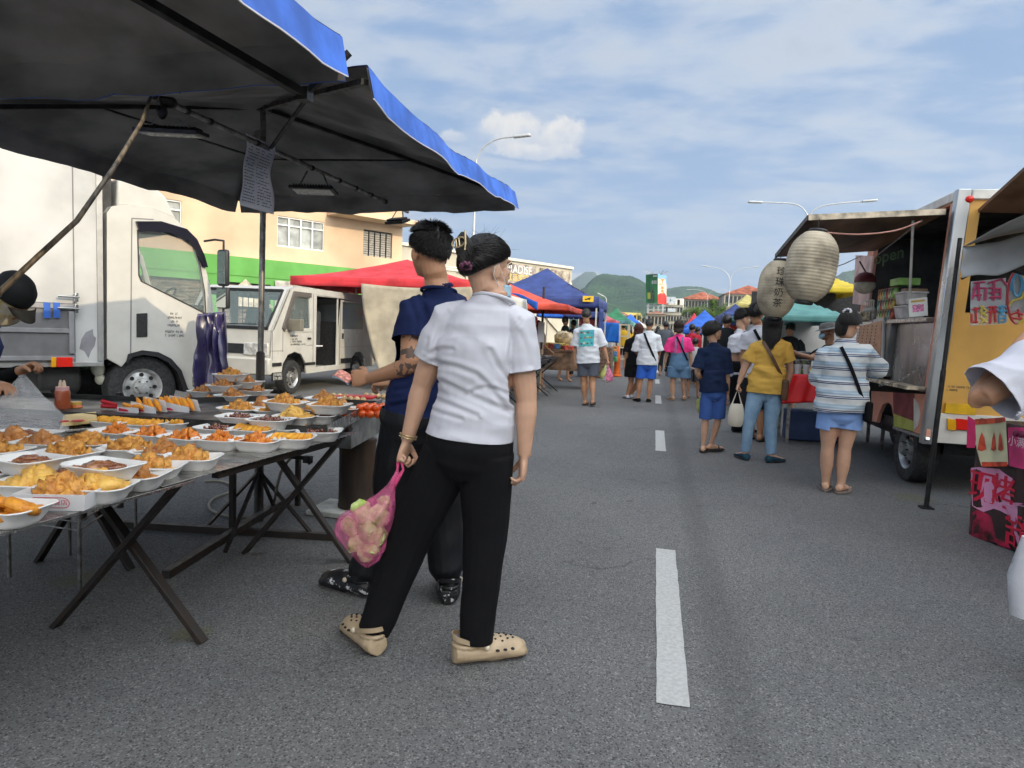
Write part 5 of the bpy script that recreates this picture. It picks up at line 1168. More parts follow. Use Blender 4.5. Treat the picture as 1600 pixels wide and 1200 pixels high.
# things on the counter
def onshelf(y,dx=.05): return A0+V((dx,y,0))+lean*oz0
def item(name,label,cat,y,dx,sz,mt,group=None,z=0,bevel=.004):
    c=onshelf(y,dx)+V((0,0,sz[2]/2+z+.001)); m=MB(); m.box(c,sz); return tag(m.build(name,mt,None,bevel=bevel),label,cat,group)
cols=[(.5,.12,.08),(.2,.45,.4),(.55,.4,.1),(.6,.25,.12),(.3,.5,.15),(.55,.5,.4)]
k=0
for lvl in range(3):
    for j in range(6):
        y=1.22-.0+j*.082-(.0 if lvl<2 else 0)
        if lvl==2 and j<0: continue
        c=onshelf(y,.0)+V((0,0,.002+lvl*.112)); e=empty('drink_can',c,'%s colourful tin in the %s layer of the tin stack on the truck counter'%(('first','second','third','fourth','fifth','sixth')[j],('bottom','middle','top')[lvl]),'tin',group='stacked tins on the truck counter')
        m=MB(); m.lathe(c,[(.036,0),(.038,.004),(.038,.100),(.035,.106)],14); m.build('body',mat('tin_%d'%((j+lvl*2)%6),cols[(j+lvl*2)%6],.4,var=.5,vs=22,metal=.2),e,smooth=True,ang=40)
        m=MB(); m.lathe(c,[(.035,.1062),(.037,.109),(.001,.1095)],14); m.build('lid',redpl if lvl!=1 else white_p,e,smooth=True,ang=40)
item('storage_box','green box lying on top of the tins on the truck counter','box',1.15,.06,(.2,.26,.07),mat('green_box',(.28,.55,.13),.5),z=.345)
item('storage_box','brown lidded box between the green box and the clear tubs','box',.93,.08,(.2,.12,.03),mat('brown_box',(.30,.20,.12),.6),z=.27)
for i,z_ in enumerate((0,.135)):
    e=empty('clear_tub',onshelf(.86,.03)+V((0,0,z_)),('lower','upper')[i]+' frosted plastic tub stacked on the truck counter beside the tins','tub',group='frosted tubs on the truck counter')
    c=onshelf(.86,.03)+V((0,0,z_+.062)); m=MB(); m.hexa([c+V((x*.085,y*.12,z)) for z in(-.06,) for x,y in((-1,-1),(1,-1),(1,1),(-1,1))]+[c+V((x*.10,y*.14,.05)) for x,y in((-1,-1),(1,-1),(1,1),(-1,1))]); m.build('tub',mat('frosted',(.55,.55,.56),.35,var=.15,vs=8),e,bevel=.01)
    m=MB(); m.box(c+V((0,0,.058)),(.215,.30,.014)); m.build('lid',mat('frosted_lid',(.68,.68,.68),.35),e,bevel=.004)
sgn=empty('price_card',onshelf(.5,.0),'small white card with pink print standing at the counter end','card')
c=onshelf(.5,-.02)+V((0,0,.10)); rot=Matrix.Rotation(R(-18),3,'X')@Matrix.Rotation(R(-25),3,'Z'); m=MB(); m.box(c,(.15,.012,.18),rot); m.build('card',wf,sgn,bevel=.002)
m=MB(); m.box(c+rot@V((0,-.007,-.01)),(.09,.002,.07),rot); m.build('pink_print',mat('pink_ink',(.75,.25,.45),.5,var=.3,vs=60),sgn)
m=MB(); m.box(c+rot@V((0,-.007,.06)),(.11,.002,.02),rot); m.build('yellow_print',mat('yellow_ink',(.6,.4,.08),.5),sgn)
# jars and bottles at the far end
for j in range(5):
    c=onshelf(1.82+j*.07,-.02); e=empty('syrup_bottle',c,('nearest','second nearest','middle','second farthest','farthest')[j]+' grey pump bottle in the row beyond the tins','bottle',group='pump bottles on the truck counter')
    m=MB(); m.lathe(c+V((0,0,.001)),[(.028,0),(.03,.01),(.03,.13),(.012,.16)],12); m.build('bottle',mat('pump_bottle',(.45,.42,.36),.4,var=.3,vs=20),e,smooth=True,ang=40)
    m=MB(); m.tube([c+V((0,0,.16)),c+V((0,0,.23)),c+V((-.03,-.02,.235))],.007,6); m.build('pump',white_p,e,smooth=True)
item('menu_box','beige printed box standing under the pump bottles on the truck counter','box',1.95,-.11,(.10,.34,.10),mat('beige_print',(.60,.52,.38),.6,var=.35,vs=25),z=-.0)
# hanging cap on the far post, panel beyond
m=MB(); gquad(m,FS,[(1336,475),(1362,478),(1367,400),(1341,399)],-.03,-.01); m.build('end_panel',mat('pale_pink_panel',(.55,.36,.33),.5,var=.15),ft)
hl=empty('hanging_lamp',at(1352,440,8.3),'round pale lamp with a dark red cap hanging at the far end of the truck','lamp'); c=at(1352,437,8.3)
m=MB(); m.sph(c+V((0,0,-.07)),(.11,.11,.09),16,10); m.build('globe',mat('globe_cream',(.5,.45,.36),.5,var=.2,vs=8),hl,smooth=True)
m=MB(); m.lathe(c+V((0,0,-.03)),[(.115,0),(.11,.05),(.07,.10),(.001,.12)],18); m.build('cap',mat('wine_red',(.14,.012,.018),.6),hl,smooth=True)
m=MB(); m.tube([c+V((0,0,.08)),at(1343,408,8.3)],.008,6); m.build('cord',dark,hl)
text('open','open_sign',mat('unlit_neon',(.14,.24,.13),.3,var=0),ft,at(1389,400,7.45),V((.55,-.83,.14)),V((0,.1,1)),.17,bold=.002)
# ---------------- near right stall: pole, valance, neon panel, banner table
st_=empty('stall_canopy',at(1447,795,5.15),'grey white stall canopy with a black corner pole at the right edge','canopy')
pb2=G(1447,794); pt2=at(1500,372,pb2.y)
m=MB(); m.tube([pb2,pb2.lerp(pt2,.52)],.019,10); m.tube([pb2.lerp(pt2,.5),pt2],.015,10); m.build('pole',black_metal,st_,smooth=True)
m=MB(); m.box((pb2.x,pb2.y,.006),(.09,.09,.012)); m.build('foot',black_metal,st_)
Yc=pb2.y-.05
wc_=mat('greyish_canvas',(.50,.49,.46),.8,var=.12,vs=3,bump=.3,bs=12)
vt=[at(1504,386,Yc),at(1560,378,Yc-.1),at(1640,352,Yc-.3),at(1800,330,Yc-.5)]
def vv_(p,q):
    i=min(int(p*3),2); a=vt[i].lerp(vt[i+1],p*3-i); return a+V((0,-.02*math.sin(q*7+p*3)-.03*q,-.24*q+.0))+V((0,0,.012*math.sin(p*14)*q))
m=MB(); m.sheet(vv_,30,10); m.build('valance',wc_,st_,smooth=True,solid=.003)
m=MB(); bk=vt[0]; m.sheet(lambda p,q: vt[0].lerp(vt[3],p)+V((0,0,.0))+V((.0,-2.2*q,.10*math.sin(q*PI)+.03*math.sin(p*6))),16,10) ; m.build('roof',wc_,st_,smooth=True,solid=.003)
m=MB(); m.bar(at(1502,436,Yc+.02),at(1545,412,Yc-.0),.018); m.bar(at(1530,408,Yc),at(1640,440,Yc-.2),.022); m.build('brace',black_metal,st_)
# neon boards
def neon(label,quad,shape,strokes,Yn):
    e=empty('neon_board',at(*quad[0],Yn),label,'neon sign'); P=GP(at(*quad[0],Yn),(1,-.12,0),(0,0,1))
    m=MB(); pts=[P.hit(*q) for q in shape]; n=len(pts); a=[P.p(u,v,0) for u,v in pts]; b_=[P.p(u,v,-.006) for u,v in pts]
    m.add(a+b_,[tuple(range(n)),tuple(reversed(range(n,2*n)))]+[(i,(i+1)%n,n+(i+1)%n,n+i) for i in range(n)]); m.build('acrylic_board',mat('acrylic',(.72,.72,.72),.1,var=0,alpha=.36,spec=1),e)
    for col,lst in strokes.items():
        m=MB()
        for s in lst: m.tube([P.p(*P.hit(x,y),.014) for x,y in s],.0085,6)
        m.build('neon_tube',mat('tube_'+col,{'pink':(.62,.06,.16),'yellow':(.68,.52,.08),'blue':(.10,.38,.58),'red':(.60,.05,.06)}[col],.35,var=.1),e,smooth=True)
def el(cx,cy,rx,ry,n=22,a0=0,a1=360): return [(cx+rx*math.cos(R(a0+(a1-a0)*i/n)),cy+ry*math.sin(R(a0+(a1-a0)*i/n))) for i in range(n+1)]
neon('clear board of pink and yellow unlit neon characters hanging from the stall canopy',[(1520,440)],[(1517,440),(1572,434),(1570,506),(1516,509)],
 {'pink':[[(1521,442),(1538,441)],[(1528,440),(1529,470)],[(1519,452),(1538,450)],[(1521,462),(1533,461)],[(1524,445),(1518,468)],[(1543,443),(1565,436)],[(1544,450),(1562,452)],[(1552,441),(1552,470)],[(1545,458),(1560,456)],[(1545,465),(1561,464)],[(1565,437),(1572,446)],[(1540,450),(1538,470)],[(1562,450),(1562,468)]],
  'red':[[(1518,484),(1530,482)],[(1524,480),(1524,505)],[(1517,490),(1517,504)],[(1518,504),(1527,503)],[(1543,480),(1556,480)],[(1543,488),(1556,487)],[(1548,478),(1546,506)],[(1553,478),(1554,504)]],
  'yellow':[[(1531,478),(1541,486),(1532,492)],[(1536,478),(1531,487),(1541,494)],[(1531,496),(1541,504)],[(1541,497),(1531,506)]],
  'blue':[[(1558,480),(1571,479)],[(1558,486),(1571,486)],[(1564,477),(1564,492)],[(1560,492),(1570,492),(1570,503),(1560,504),(1560,492)],[(1560,498),(1570,497)]]},Yc-.02)
neon('clear board of an unlit neon cup in blue red and yellow right of the characters',[(1590,440)],el(1588,466,17,42,24),
 {'red':[el(1588,466,15,40,20,95,265),[(1578,492),(1588,488),(1598,492)],[(1580,497),(1596,498)],[(1590,483),(1592,500)]],
  'yellow':[el(1588,466,15,40,20,-85,85),[(1574,478),(1582,470),(1595,466),(1600,455)]],
  'blue':[el(1588,446,7,17),el(1588,447,10,20,16,160,380)]},Yc-.03)
# banner table
bt=empty('banner_table',(2.5,4.3,0),'table wrapped in a dark banner with big red characters at the right edge','table')
pa=G(1514,834); pz=G(1602,872); db=(pz-pa).normalized(); BP=GP((pa.x,pa.y,0),db,(0,0,1))
L0=0;L1=2.0; zt_=BP.hit(1516,650)[1]
print('banner',pa,pz,zt_)
m=MB(); 
def bw(u,z): return BP.p(u,z,0)+V((-.012*math.sin(u*14+z*4)-.006*math.sin(u*31),0,0))
bn_=V((-BP.n.x,-BP.n.y,0)) if BP.n.x>0 else BP.n
bsg=1 if BP.n.x<0 else -1
def bq(u,z,o=0): return BP.p(u,z,bsg*(o+.012*math.sin(u*14+z*4)+.006*math.sin(u*31)))
m.sheet(lambda p,q: bq(L1*p,.01+(zt_-.01)*q),60,24); ban=m.build('banner',fmat('dark_banner',(.018,.012,.014),(.05,.02,.022),.4,3,.2,20),bt,smooth=True,solid=.002)
m=MB(); e0=BP.p(0,0); e1=BP.p(L1,0); ex=V((1.0,.1,0)); m.hexa([e0+V((.02,0,.02)),e1+V((.02,0,.02)),e1+ex+V((0,0,.02)),e0+ex+V((0,0,.02))]+[q+V((0,0,zt_-.03)) for q in(e0+V((.02,0,.02)),e1+V((.02,0,.02)),e1+ex+V((0,0,.02)),e0+ex+V((0,0,.02)))]); m.build('table_body',dark,bt)
def patch(m,pts,o,sub=6):
    uv=[BP.hit(*q) for q in pts]; c=(sum(u for u,_ in uv)/len(uv),sum(v for _,v in uv)/len(uv))
    n=len(uv); vs=[bq(*c,o)]; fs=[]
    dense=[]
    for i in range(n):
        a,b_=uv[i],uv[(i+1)%n]
        for k in range(4): t=k/4; dense.append((a[0]+(b_[0]-a[0])*t,a[1]+(b_[1]-a[1])*t))
    N_=len(dense); 
    for r_ in range(1,4):
        for u,v in dense: vs.append(bq(c[0]+(u-c[0])*r_/3,c[1]+(v-c[1])*r_/3,o))
    for i in range(N_):
        j=(i+1)%N_; fs.append((0,1+i,1+j))
        for r_ in range(2): fs.append((1+r_*N_+i,1+(r_+1)*N_+i,1+(r_+1)*N_+j,1+r_*N_+j))
    m.add(vs,fs)
m=MB(); patch(m,[(1519,731),(1532,730),(1560,733),(1583,748),(1577,765),(1578,785),(1600,786),(1640,800),(1640,880),(1598,868),(1590,840),(1575,806),(1562,798),(1543,792),(1538,800),(1523,790),(1521,768)],.003); m.build('pink_backing',mat('banner_pink',(.72,.30,.48),.45,var=.05),ban,smooth=True)
ink=mat('banner_red',(.62,.01,.05),.45,var=0)
def glyph(ch,px,py,size,nm='red_character'):
    u,v=BP.hit(px,py); vs,fs=text_pts(ch,size); m=MB(); m.add([bq(u+w_.x,v+w_.y,.0055) for w_ in vs],fs); 
    for dx in(-.006,.006): m.add([bq(u+w_.x+dx,v+w_.y,.0057) for w_ in vs],fs)
    m.build(nm,ink,ban)
glyph('现',1535,764,.235);glyph('烤',1565,772,.235);glyph('舒',1590,835,.25)
m=MB(); patch(m,[(1514,835),(1540,845),(1572,850),(1576,858),(1560,852),(1548,806),(1530,796),(1518,806)],.002); m.build('red_fruit_print',mat('banner_crimson',(.35,.012,.05),.4,var=.5,vs=9),ban,smooth=True)
m=MB(); patch(m,[(1516,700),(1530,700),(1532,660),(1518,650)],.02); m.build('magenta_flag',mat('magenta_flag',(.75,.02,.14),.5),bt,smooth=True)
m=MB(); patch(m,[(1530,655),(1582,655),(1583,726),(1540,728),(1534,700)],.03); sw=m.build('fruit_poster',mat('poster_cream',(.62,.58,.36),.45,var=.1),bt,smooth=True)
m=MB(); 
for x in(1541,1557,1572): patch(m,[(x-5,703),(x,705),(x+5,702),(x+3,685),(x,675),(x-3,686)],.034)
patch(m,[(1541,722),(1582,722),(1582,729),(1541,729)],.034); patch(m,[(1530,655),(1582,652),(1582,659),(1532,664)],.034); m.build('strawberry_print',mat('strawberry_red',(.62,.07,.03),.45,var=.25,vs=20),sw,smooth=True)
m=MB(); patch(m,[(1583,668),(1640,668),(1640,740),(1583,728)],.025); pp_=m.build('pink_poster',mat('poster_rose',(.60,.03,.16),.45,var=.15),bt,smooth=True)
m=MB(); u,v=BP.hit(1598,692); vs,fs=text_pts('小满子',.07); m.add([bq(u+w_.x+.03,v+w_.y,.031) for w_ in vs],fs); m.build('poster_lettering',mat('poster_white',(.7,.55,.6),.5,var=0),pp_)
m=MB(); u,v=BP.hit(1595,677); 
for k in range(3): m.sph(bq(u+k*.05,v,.03),(.01,.03,.022),10,6)
m.build('poster_emblem',mat('poster_dark',(.16,.01,.05),.5,var=0),pp_)
# ---------------- mountains
def forest(name,c1,c2,sc_):
    m=fmat(name,c1,c2,.9,sc_,.0,1); t=m.node_tree; b=t.nodes['Principled BSDF']
    tc=N(t,'ShaderNodeTexCoord'); v=N(t,'ShaderNodeTexNoise'); t.links.new(tc.outputs['Object'],v.inputs[0]); v.inputs['Scale'].default_value=.035; v.inputs['Detail'].default_value=8; v.inputs['Roughness'].default_value=.7
    bp=N(t,'ShaderNodeBump'); bp.inputs['Strength'].default_value=1; bp.inputs['Distance'].default_value=30; t.links.new(v.outputs[0],bp.inputs['Height']); t.links.new(bp.outputs[0],b.inputs['Normal']); b.inputs['Specular IOR Level'].default_value=.1
    return m
def mount(name,prof,Y,depth,mt,seed,rough=1.):
    xs=[p[0] for p in prof]; 
    def top(px):
        for (a,ya),(b,yb) in zip(prof,prof[1:]):
            if a<=px<=b: t=(px-a)/(b-a); t=t*t*(3-2*t)*.5+t*.5; return ya+(yb-ya)*t
        return prof[-1][1]
    x0,x1=xs[0],xs[-1]; nu=int((x1-x0)/1.6); nv=34
    def fn(u,v):
        px=x0+(x1-x0)*u; P=at(px,top(px)+1.0*noise.noise(V((px*.35,seed,0)))*rough+.5*noise.noise(V((px*1.1,seed,3))),Y); hgt=max(P.z,2)
        # v 0 foot (near) .. .6 ridge .. 1 behind
        if v<=.65: t=v/.65; z=hgt*(t**.85); yy=Y-depth*(1-t)
        else: t=(v-.65)/.35; z=hgt*(1-.6*t); yy=Y+depth*.6*t
        k=hgt*.22*math.sin(min(v/.65,1)*PI)*rough
        q=V((P.x/hgt*0+P.x,yy,0))
        rid=abs(noise.noise(V((P.x*.006+yy*.001,yy*.0022,seed))))
        z+=k*(noise.noise(V((P.x*.0035,yy*.0035,seed)))*1.0-rid*1.5)+k*.25*noise.noise(V((P.x*.02,yy*.02,seed)))
        return V((P.x,yy+k*.6*noise.noise(V((P.x*.003,seed,v*4))),z-3))
    m=MB(); m.sheet(fn,nu,nv); o=m.build(name,mt,None,smooth=True,ang=180); return tag(o,kind='structure')
fg=forest('forest_green',(.045,.115,.035),(.016,.055,.02),.012); fb=forest('forest_far',(.05,.10,.05),(.03,.07,.04),.008)
mount('hills',[(560,470),(700,455),(850,440),(893,438),(905,430),(915,423.5),(928,423.5),(936,431),(950,440),(975,452),(1000,470)],4200,1500,fb,9.1,.5)
mount('hills',[(880,470),(905,452),(917,446),(925,436),(933,428),(944,425.5),(958,427),(970,429),(984,429),(996,433),(1008,440),(1020,447),(1040,456),(1080,470),(1120,484),(1180,500)],1900,800,fg,2.3,.9)
mount('hills',[(990,470),(1030,456),(1045,449),(1062,446),(1078,445.5),(1095,446.5),(1108,450),(1125,457),(1180,463),(1230,462),(1280,448),(1306,430),(1318,423),(1336,420),(1360,428),(1420,450),(1700,470),(1900,500)],2500,900,fg,5.2,.8)
# ---------------- street lamps
lampm=mat('lamp_grey',(.52,.54,.55),.45,metal=.4,var=.05)
def lamp(label,px,pyt,Y,arms,r=.07):
    top=at(px,pyt,Y); e=empty('street_lamp',(top.x,Y,0),label,'street lamp')
    m=MB(); m.tube([(top.x,Y,0),(top.x,Y,top.z)],[r,r*.55],10); m.build('pole',lampm,e,smooth=True)
    for pts in arms:
        q=[at(x,y,Y) for x,y in pts]; m=MB(); m.tube(smooth_pts(q),r*.45,8); m.build('arm',lampm,e,smooth=True)
        d=(q[-1]-q[-2]).normalized(); m=MB(); m.box(q[-1]+d*.25,(.7,.22,.10),Matrix((d,V((0,1,0)),d.cross(V((0,1,0))))).transposed()); m.build('lamp_head',lampm,e,bevel=.03)
lamp('tall grey street lamp with one arm curving right in front of the bright cloud',744,250,27,[[(744,250),(752,235),(765,223),(783,216),(806,213.5)]])
lamp('tall double armed street lamp rising behind the paper lanterns',1264,342,37,[[(1264,342),(1258,330),(1245,320),(1220,317),(1188,316)],[(1264,342),(1270,330),(1285,322),(1310,318),(1350,314.5)]])
lamp('thin double armed street lamp above the green tree',1141,437,75,[[(1141,437),(1136,427),(1125,420),(1106,416.5)],[(1141,437),(1147,426),(1158,420),(1176,417.5)]])
lamp('farthest small double armed street lamp left of the tree',1106,462,130,[[(1106,462),(1100,455),(1090,453),(1078,452.5)],[(1106,462),(1111,456),(1118,453.5),(1130,453)]])
lamp('small curved street lamp above the navy tent right corner',947,478,70,[[(947,478),(947.5,468),(945,463.5),(942,462)]])
# ---------------- buildings far right
def block(label,px0,px1,yt,Y,col,floors,cols,roofc=None,dep=14,gx=.25,name='apartment_building',zb=0):
    a=at(px0,yt,Y);b_=at(px1,yt,Y); h=a.z; e=empty(name,((a.x+b_.x)/2,Y,0),label,'building')
    wm=mat('wall_'+label[:14].replace(' ','_'),col,.9,var=.15,vs=.25,bump=.1,bs=2); x0,x1=a.x,b_.x
    m=MB(); m.box(((x0+x1)/2,Y+dep/2+.4,h/2),(x1-x0,dep,h)); m.build('wall',wm,e)
    m=MB(); fh=h/floors
    for f in range(floors+1): m.box(((x0+x1)/2,Y+.15,min(f*fh+.0,h-.2)+.1),(x1-x0+.1,.7,.5))
    m.build('floor_slab',wm,e)
    m=MB(); cw=(x1-x0)/cols
    for c in range(cols+1): m.box((x0+c*cw,Y+.2,h/2),(gx*cw,.55,h-.1))
    m.build('pier',wm,e)
    for f in range(floors):
        m=MB()
        for c in range(cols): m.box((x0+(c+.5)*cw,Y+.38,f*fh+fh*.55),(cw*.7,.1,fh*.5))
        m.build('window_row',mat('dark_window',(.03,.035,.04),.15,var=0),e)
    if roofc:
        n=max(1,int((x1-x0)/9)); w_=(x1-x0)/n
        for i in range(n):
            m=MB(); xx=x0+i*w_; m.add([V((xx-.3,Y-.6,h)),V((xx+w_+.1,Y-.6,h)),V((xx+w_+.1,Y+dep,h)),V((xx-.3,Y+dep,h)),V((xx+w_*.5,Y+dep*.3,h+w_*.22)),V((xx+w_*.5,Y+dep*.7,h+w_*.22))],[(0,1,4),(1,2,5,4),(2,3,5),(3,0,4,5),(3,2,1,0)]); m.build('roof',roofc,e)
    return e
grey=(.34,.33,.28); crm=(.62,.52,.38)
e=block('grey concrete block right behind the tall billboard, with white rooftop signs',1040,1067,477,150,grey,4,6)
for (x0,y0,x1,y1) in((1041,474,1056,464),(1043,487,1056,482)):
    a=at(x0,y0,148.5);b_=at(x1,y1,148.5); m=MB(); m.box(((a.x+b_.x)/2,148.6,(a.z+b_.z)/2),(b_.x-a.x,.3,b_.z-a.z)); s_=m.build('sign_board',mat('board_pale',(.50,.56,.62),.6,var=.1),e); m=MB(); P=Pl((a.x,148.4),(1,0)); scribble(m,P,.8,b_.x-a.x-.8,(a.z+b_.z)/2-.35,.7,.05,3); m.build('sign_lettering',mat('board_blue',(.03,.06,.16),.6,var=0),s_)
block('long weathered grey apartment row with red hip roofs behind the green tree',1066,1132,467,165,grey,4,13,tile)
block('grey apartment row with red roofs between the thin lamp and the small lantern',1133,1212,459,150,(.40,.37,.30),4,12,tile)
block('cream row of houses far right behind the stalls',1206,1500,470,175,crm,3,26,tile)
block('cream and yellow shophouse end left of the billboard legs',967,1001,489,140,(.68,.55,.20),3,6)
block('pale house with long red roof behind the far left tents',950,984,492,120,(.6,.55,.48),2,6,tile)
block('low house with red roof under the tall billboard',1012,1040,490,115,(.42,.38,.30),2,5,tile)
block('distant grey block behind the far crowd',1000,1016,495,180,(.35,.34,.30),3,4)
for i,x in enumerate((1050,1058,1063)):
    p=at(x,470,152); m=MB(); m.box((p.x,153,p.z-.6),(1.6,1.2,2.2)); tag(m.build('water_tank',white_p,None,bevel=.2),('leftmost','middle','rightmost')[i]+' white water tank on the grey block roof beside the billboard','tank',group='white rooftop tanks')
# billboard
bb=empty('billboard',at(1026,500,140),'tall two sided billboard, green side left and red and white side right','billboard')
def face(nm,x0,x1,yt0,yt1,yb0,yb1,Y0,Y1,mt):
    m=MB(); p=[at(x0,yb0,Y0),at(x1,yb1,Y1),at(x1,yt1,Y1),at(x0,yt0,Y0)]; m.prism(p,(0,.6,0)); return m.build(nm,mt,bb),p
gm=mat('board_green',(.02,.22,.05),.5,var=.25,vs=.25)
f1_,p1=face('green_face',1009,1027.6,429,428,473,474,142,138,gm)
f2_,p2=face('red_face',1028,1041.5,428,431,474,476,138,144,mat('board_white',(.62,.60,.50),.5,var=.15,vs=.3))
def fpt(p,u,v): return p[0].lerp(p[1],u).lerp(p[3].lerp(p[2],u),v)+V((0,-.12,0))
def fr(m,p,pts): m.poly([fpt(p,*q) for q in pts])
m=MB(); fr(m,p1,[(.14,.02),(.42,.02),(.42,.5),(.34,.62),(.34,.9),(.24,.9),(.24,.62),(.14,.5)]); m.build('bottle_print',mat('board_bottle',(.01,.10,.03),.3,var=0),f1_)
m=MB(); fr(m,p1,[(.16,.14),(.40,.14),(.40,.36),(.16,.36)]); m.build('label_print',mat('board_yellow',(.55,.50,.05),.5,var=0),f1_)
m=MB(); fr(m,p1,[(.5,.05),(.72,.05),(.72,.42),(.62,.55),(.5,.42)]); m.build('figure_print',mat('board_figure',(.10,.12,.09),.5,var=.4,vs=2),f1_)
m=MB()
for k in range(3): fr(m,p1,[(.52+k*.15,.66),(.60+k*.15,.66),(.60+k*.15,.78),(.52+k*.15,.78)])
fr(m,p1,[(.62,.91),(.95,.91),(.95,.95),(.62,.95)]); m.build('lettering',wf,f1_)
m=MB(); fr(m,p2,[(0,0),(1,0),(1,.28),(.75,.40),(.25,.36),(0,.30)]); m.build('red_print',mat('board_red',(.60,.03,.02),.5,var=.2,vs=.4),f2_)
m=MB(); fr(m,p2,[(0,.86),(.25,.84),(.8,.9),(1,.7),(1,1),(0,1)]); m.build('sky_print',mat('board_sky',(.20,.42,.62),.5,var=.1),f2_)
m=MB(); 
for k in range(4): fr(m,p2,[(.36,.17+k*.115),(.68,.17+k*.115),(.64,.26+k*.115),(.40,.26+k*.115)])
fr(m,p2,[(.25,.89),(.5,.78),(.5,.70),(.58,.70),(.58,.78),(.8,.89),(.5,.85)])
fr(m,p2,[(.12,.64),(.88,.66),(.88,.68),(.12,.66)]); m.build('character_print',mat('board_orange',(.75,.22,.02),.5,var=0),f2_)
m=MB()
for x in(1013,1022,1029,1036): a=at(x,475,141); m.bar((a.x,141,0),(a.x,141,a.z),.35)
for y in(478,484,492): a=at(1010,y,141);b_=at(1040,y,141); m.bar(a,b_,.2)
for x in(1006,1013,1020,1030,1037,1044): a=at(x,424-(x%3),139);b_=at(1020 if x<1026 else 1032,429,140); m.bar(b_,a,.08)
m.build('lattice',mat('lattice_grey',(.45,.46,.46),.5,metal=.3),bb)
# ---------------- trees
leafm=[]
for k,(c1,c2) in enumerate((((.13,.22,.035),(.05,.11,.02)),((.09,.17,.03),(.035,.08,.018)))):
    m_=fmat('leaf_%d'%k,c1,c2,.6,1.2,.0,1); leafm.append(m_)
def tree(label,px,yt,yb,Y,wpx,seed,n=5200,cl=26,gname='tree'):
    g=random.Random(seed); top=at(px,yt,Y); bas=at(px,yb,Y); Rr=wpx/2*Y/F_PX; h=top.z; zc_=max(bas.z,h*.3)
    e=empty(gname,(top.x,Y,0),label,'tree'); B_=V((top.x,Y,0)); c=V((top.x,Y,(h+zc_)/2)); rz=(h-zc_)/2
    m=MB(); m.tube([B_,B_+V((.1,0,zc_*.6)),c],[.05*Rr+.08,.04*Rr+.06,.05],8); cs=[]
    for i in range(cl):
        d=V((g.gauss(0,1),g.gauss(0,1),g.gauss(0,.9))).normalized()*(g.random()**.4); p=c+V((d.x*Rr*.86,d.y*Rr*.86,d.z*rz*.85)); cs.append((p,Rr*g.uniform(.16,.32)))
        if i<11: m.tube([B_+V((0,0,zc_*.7)),B_.lerp(p,.6)+V((0,0,.1*h)),p],[.05,.035,.015],5)
    m.build('trunk',mat('bark',(.09,.065,.045),.9,var=.25,vs=3),e,smooth=True)
    for k in range(2):
        m=MB()
        for i in range(n//2):
            p,r=cs[(i*2+k)%len(cs)] if g.random()<.9 else g.choice(cs); d=V((g.gauss(0,1),g.gauss(0,1),g.gauss(0,.8))).normalized()*r*(g.random()**.35)
            q=p+d; s=Rr*.034*g.uniform(.6,1.3); a=V((g.gauss(0,1),g.gauss(0,1),g.gauss(0,.6))).normalized(); b_=a.cross(V((g.gauss(0,1),g.gauss(0,1),g.gauss(0,1)))).normalized()
            m.add([q-a*s,q+b_*s*.6,q+a*s,q-b_*s*.6],[(0,1,2,3)])
        m.build('crown',leafm[k],e)
tree('big round green tree behind the blue tent, between the grey buildings',1119,461,503,70,44,3,n=7000,cl=34)
tree('lower spreading green tree left of the big tree, above the pink shirted woman',1088,474,502,66,44,5,n=4500)
tree('small bushy tree right of the thin double lamp',1146,488,505,60,20,8,n=2200,cl=14)
tree('small dark tree near the billboard legs above the far crowd',1002,484,505,125,16,9,n=1500,cl=10)
# ---------------- popup tents
def tent(label,x0,x1,Y,D,ze,zp,col,val=.22,legs=True,inner=None,px=True,name='popup_tent',vcol=None,peak=None):
    if px: a=at(x0,500,Y).x; b_=at(x1,500,Y).x
    else: a,b_=x0,x1
    cx=(a+b_)/2; cy=Y+D/2; hw=(b_-a)/2; hd=D/2; e=empty(name,(cx,cy,0),label,'tent')
    pkx,pky=peak or (0,0)
    def fn(p,q):
        u,v=2*p-1,2*q-1; r=max(abs(u),abs(v)); d=min(abs(u),abs(v))/(r+1e-6)
        z=ze+(zp-ze)*((1-r)**1.35)-.04*(1-d)*r*r*(1 if r<.999 else .3)+.008*noise.noise(V((u*4,v*4,cx)))
        return V((cx+u*hw+pkx*(1-r),cy+v*hd+pky*(1-r),z))
    m=MB(); m.sheet(fn,20,20); c_=m.build('canopy',col,e,smooth=True,solid=.004,ang=45)
    vc=vcol or col
    for (A,B) in(((0,0),(1,0)),((1,0),(1,1)),((1,1),(0,1)),((0,1),(0,0))):
        m=MB(); n_=V((B[1]-A[1],-(B[0]-A[0]),0)).normalized()
        m.sheet(lambda p,q:fn(A[0]+(B[0]-A[0])*p,A[1]+(B[1]-A[1])*p)+n_*(.012*math.sin(p*19)*q+.004)+V((0,0,-val*q)),14,3); m.build('valance',vc,c_,smooth=True,solid=.003)
    if legs:
        for (sx,sy) in((-1,-1),(1,-1),(1,1),(-1,1)):
            m=MB(); m.bar((cx+sx*hw*.98,cy+sy*hd*.98,0),(cx+sx*hw*.98,cy+sy*hd*.98,ze-.02),.04,up=V((1,0,0))); m.build('leg',white_p,e)
        m=MB()
        for (sx,sy) in((-1,-1),(1,-1),(1,1),(-1,1)): m.bar((cx+sx*hw*.97,cy+sy*hd*.97,ze-.05),(cx+pkx,cy+pky,zp-.12),.025)
        m.build('frame',grey_metal,e)
    return e
cl=lambda n,c,**k: mat(n,c,.65,var=.12,vs=3,bump=.1,bs=20,**k)
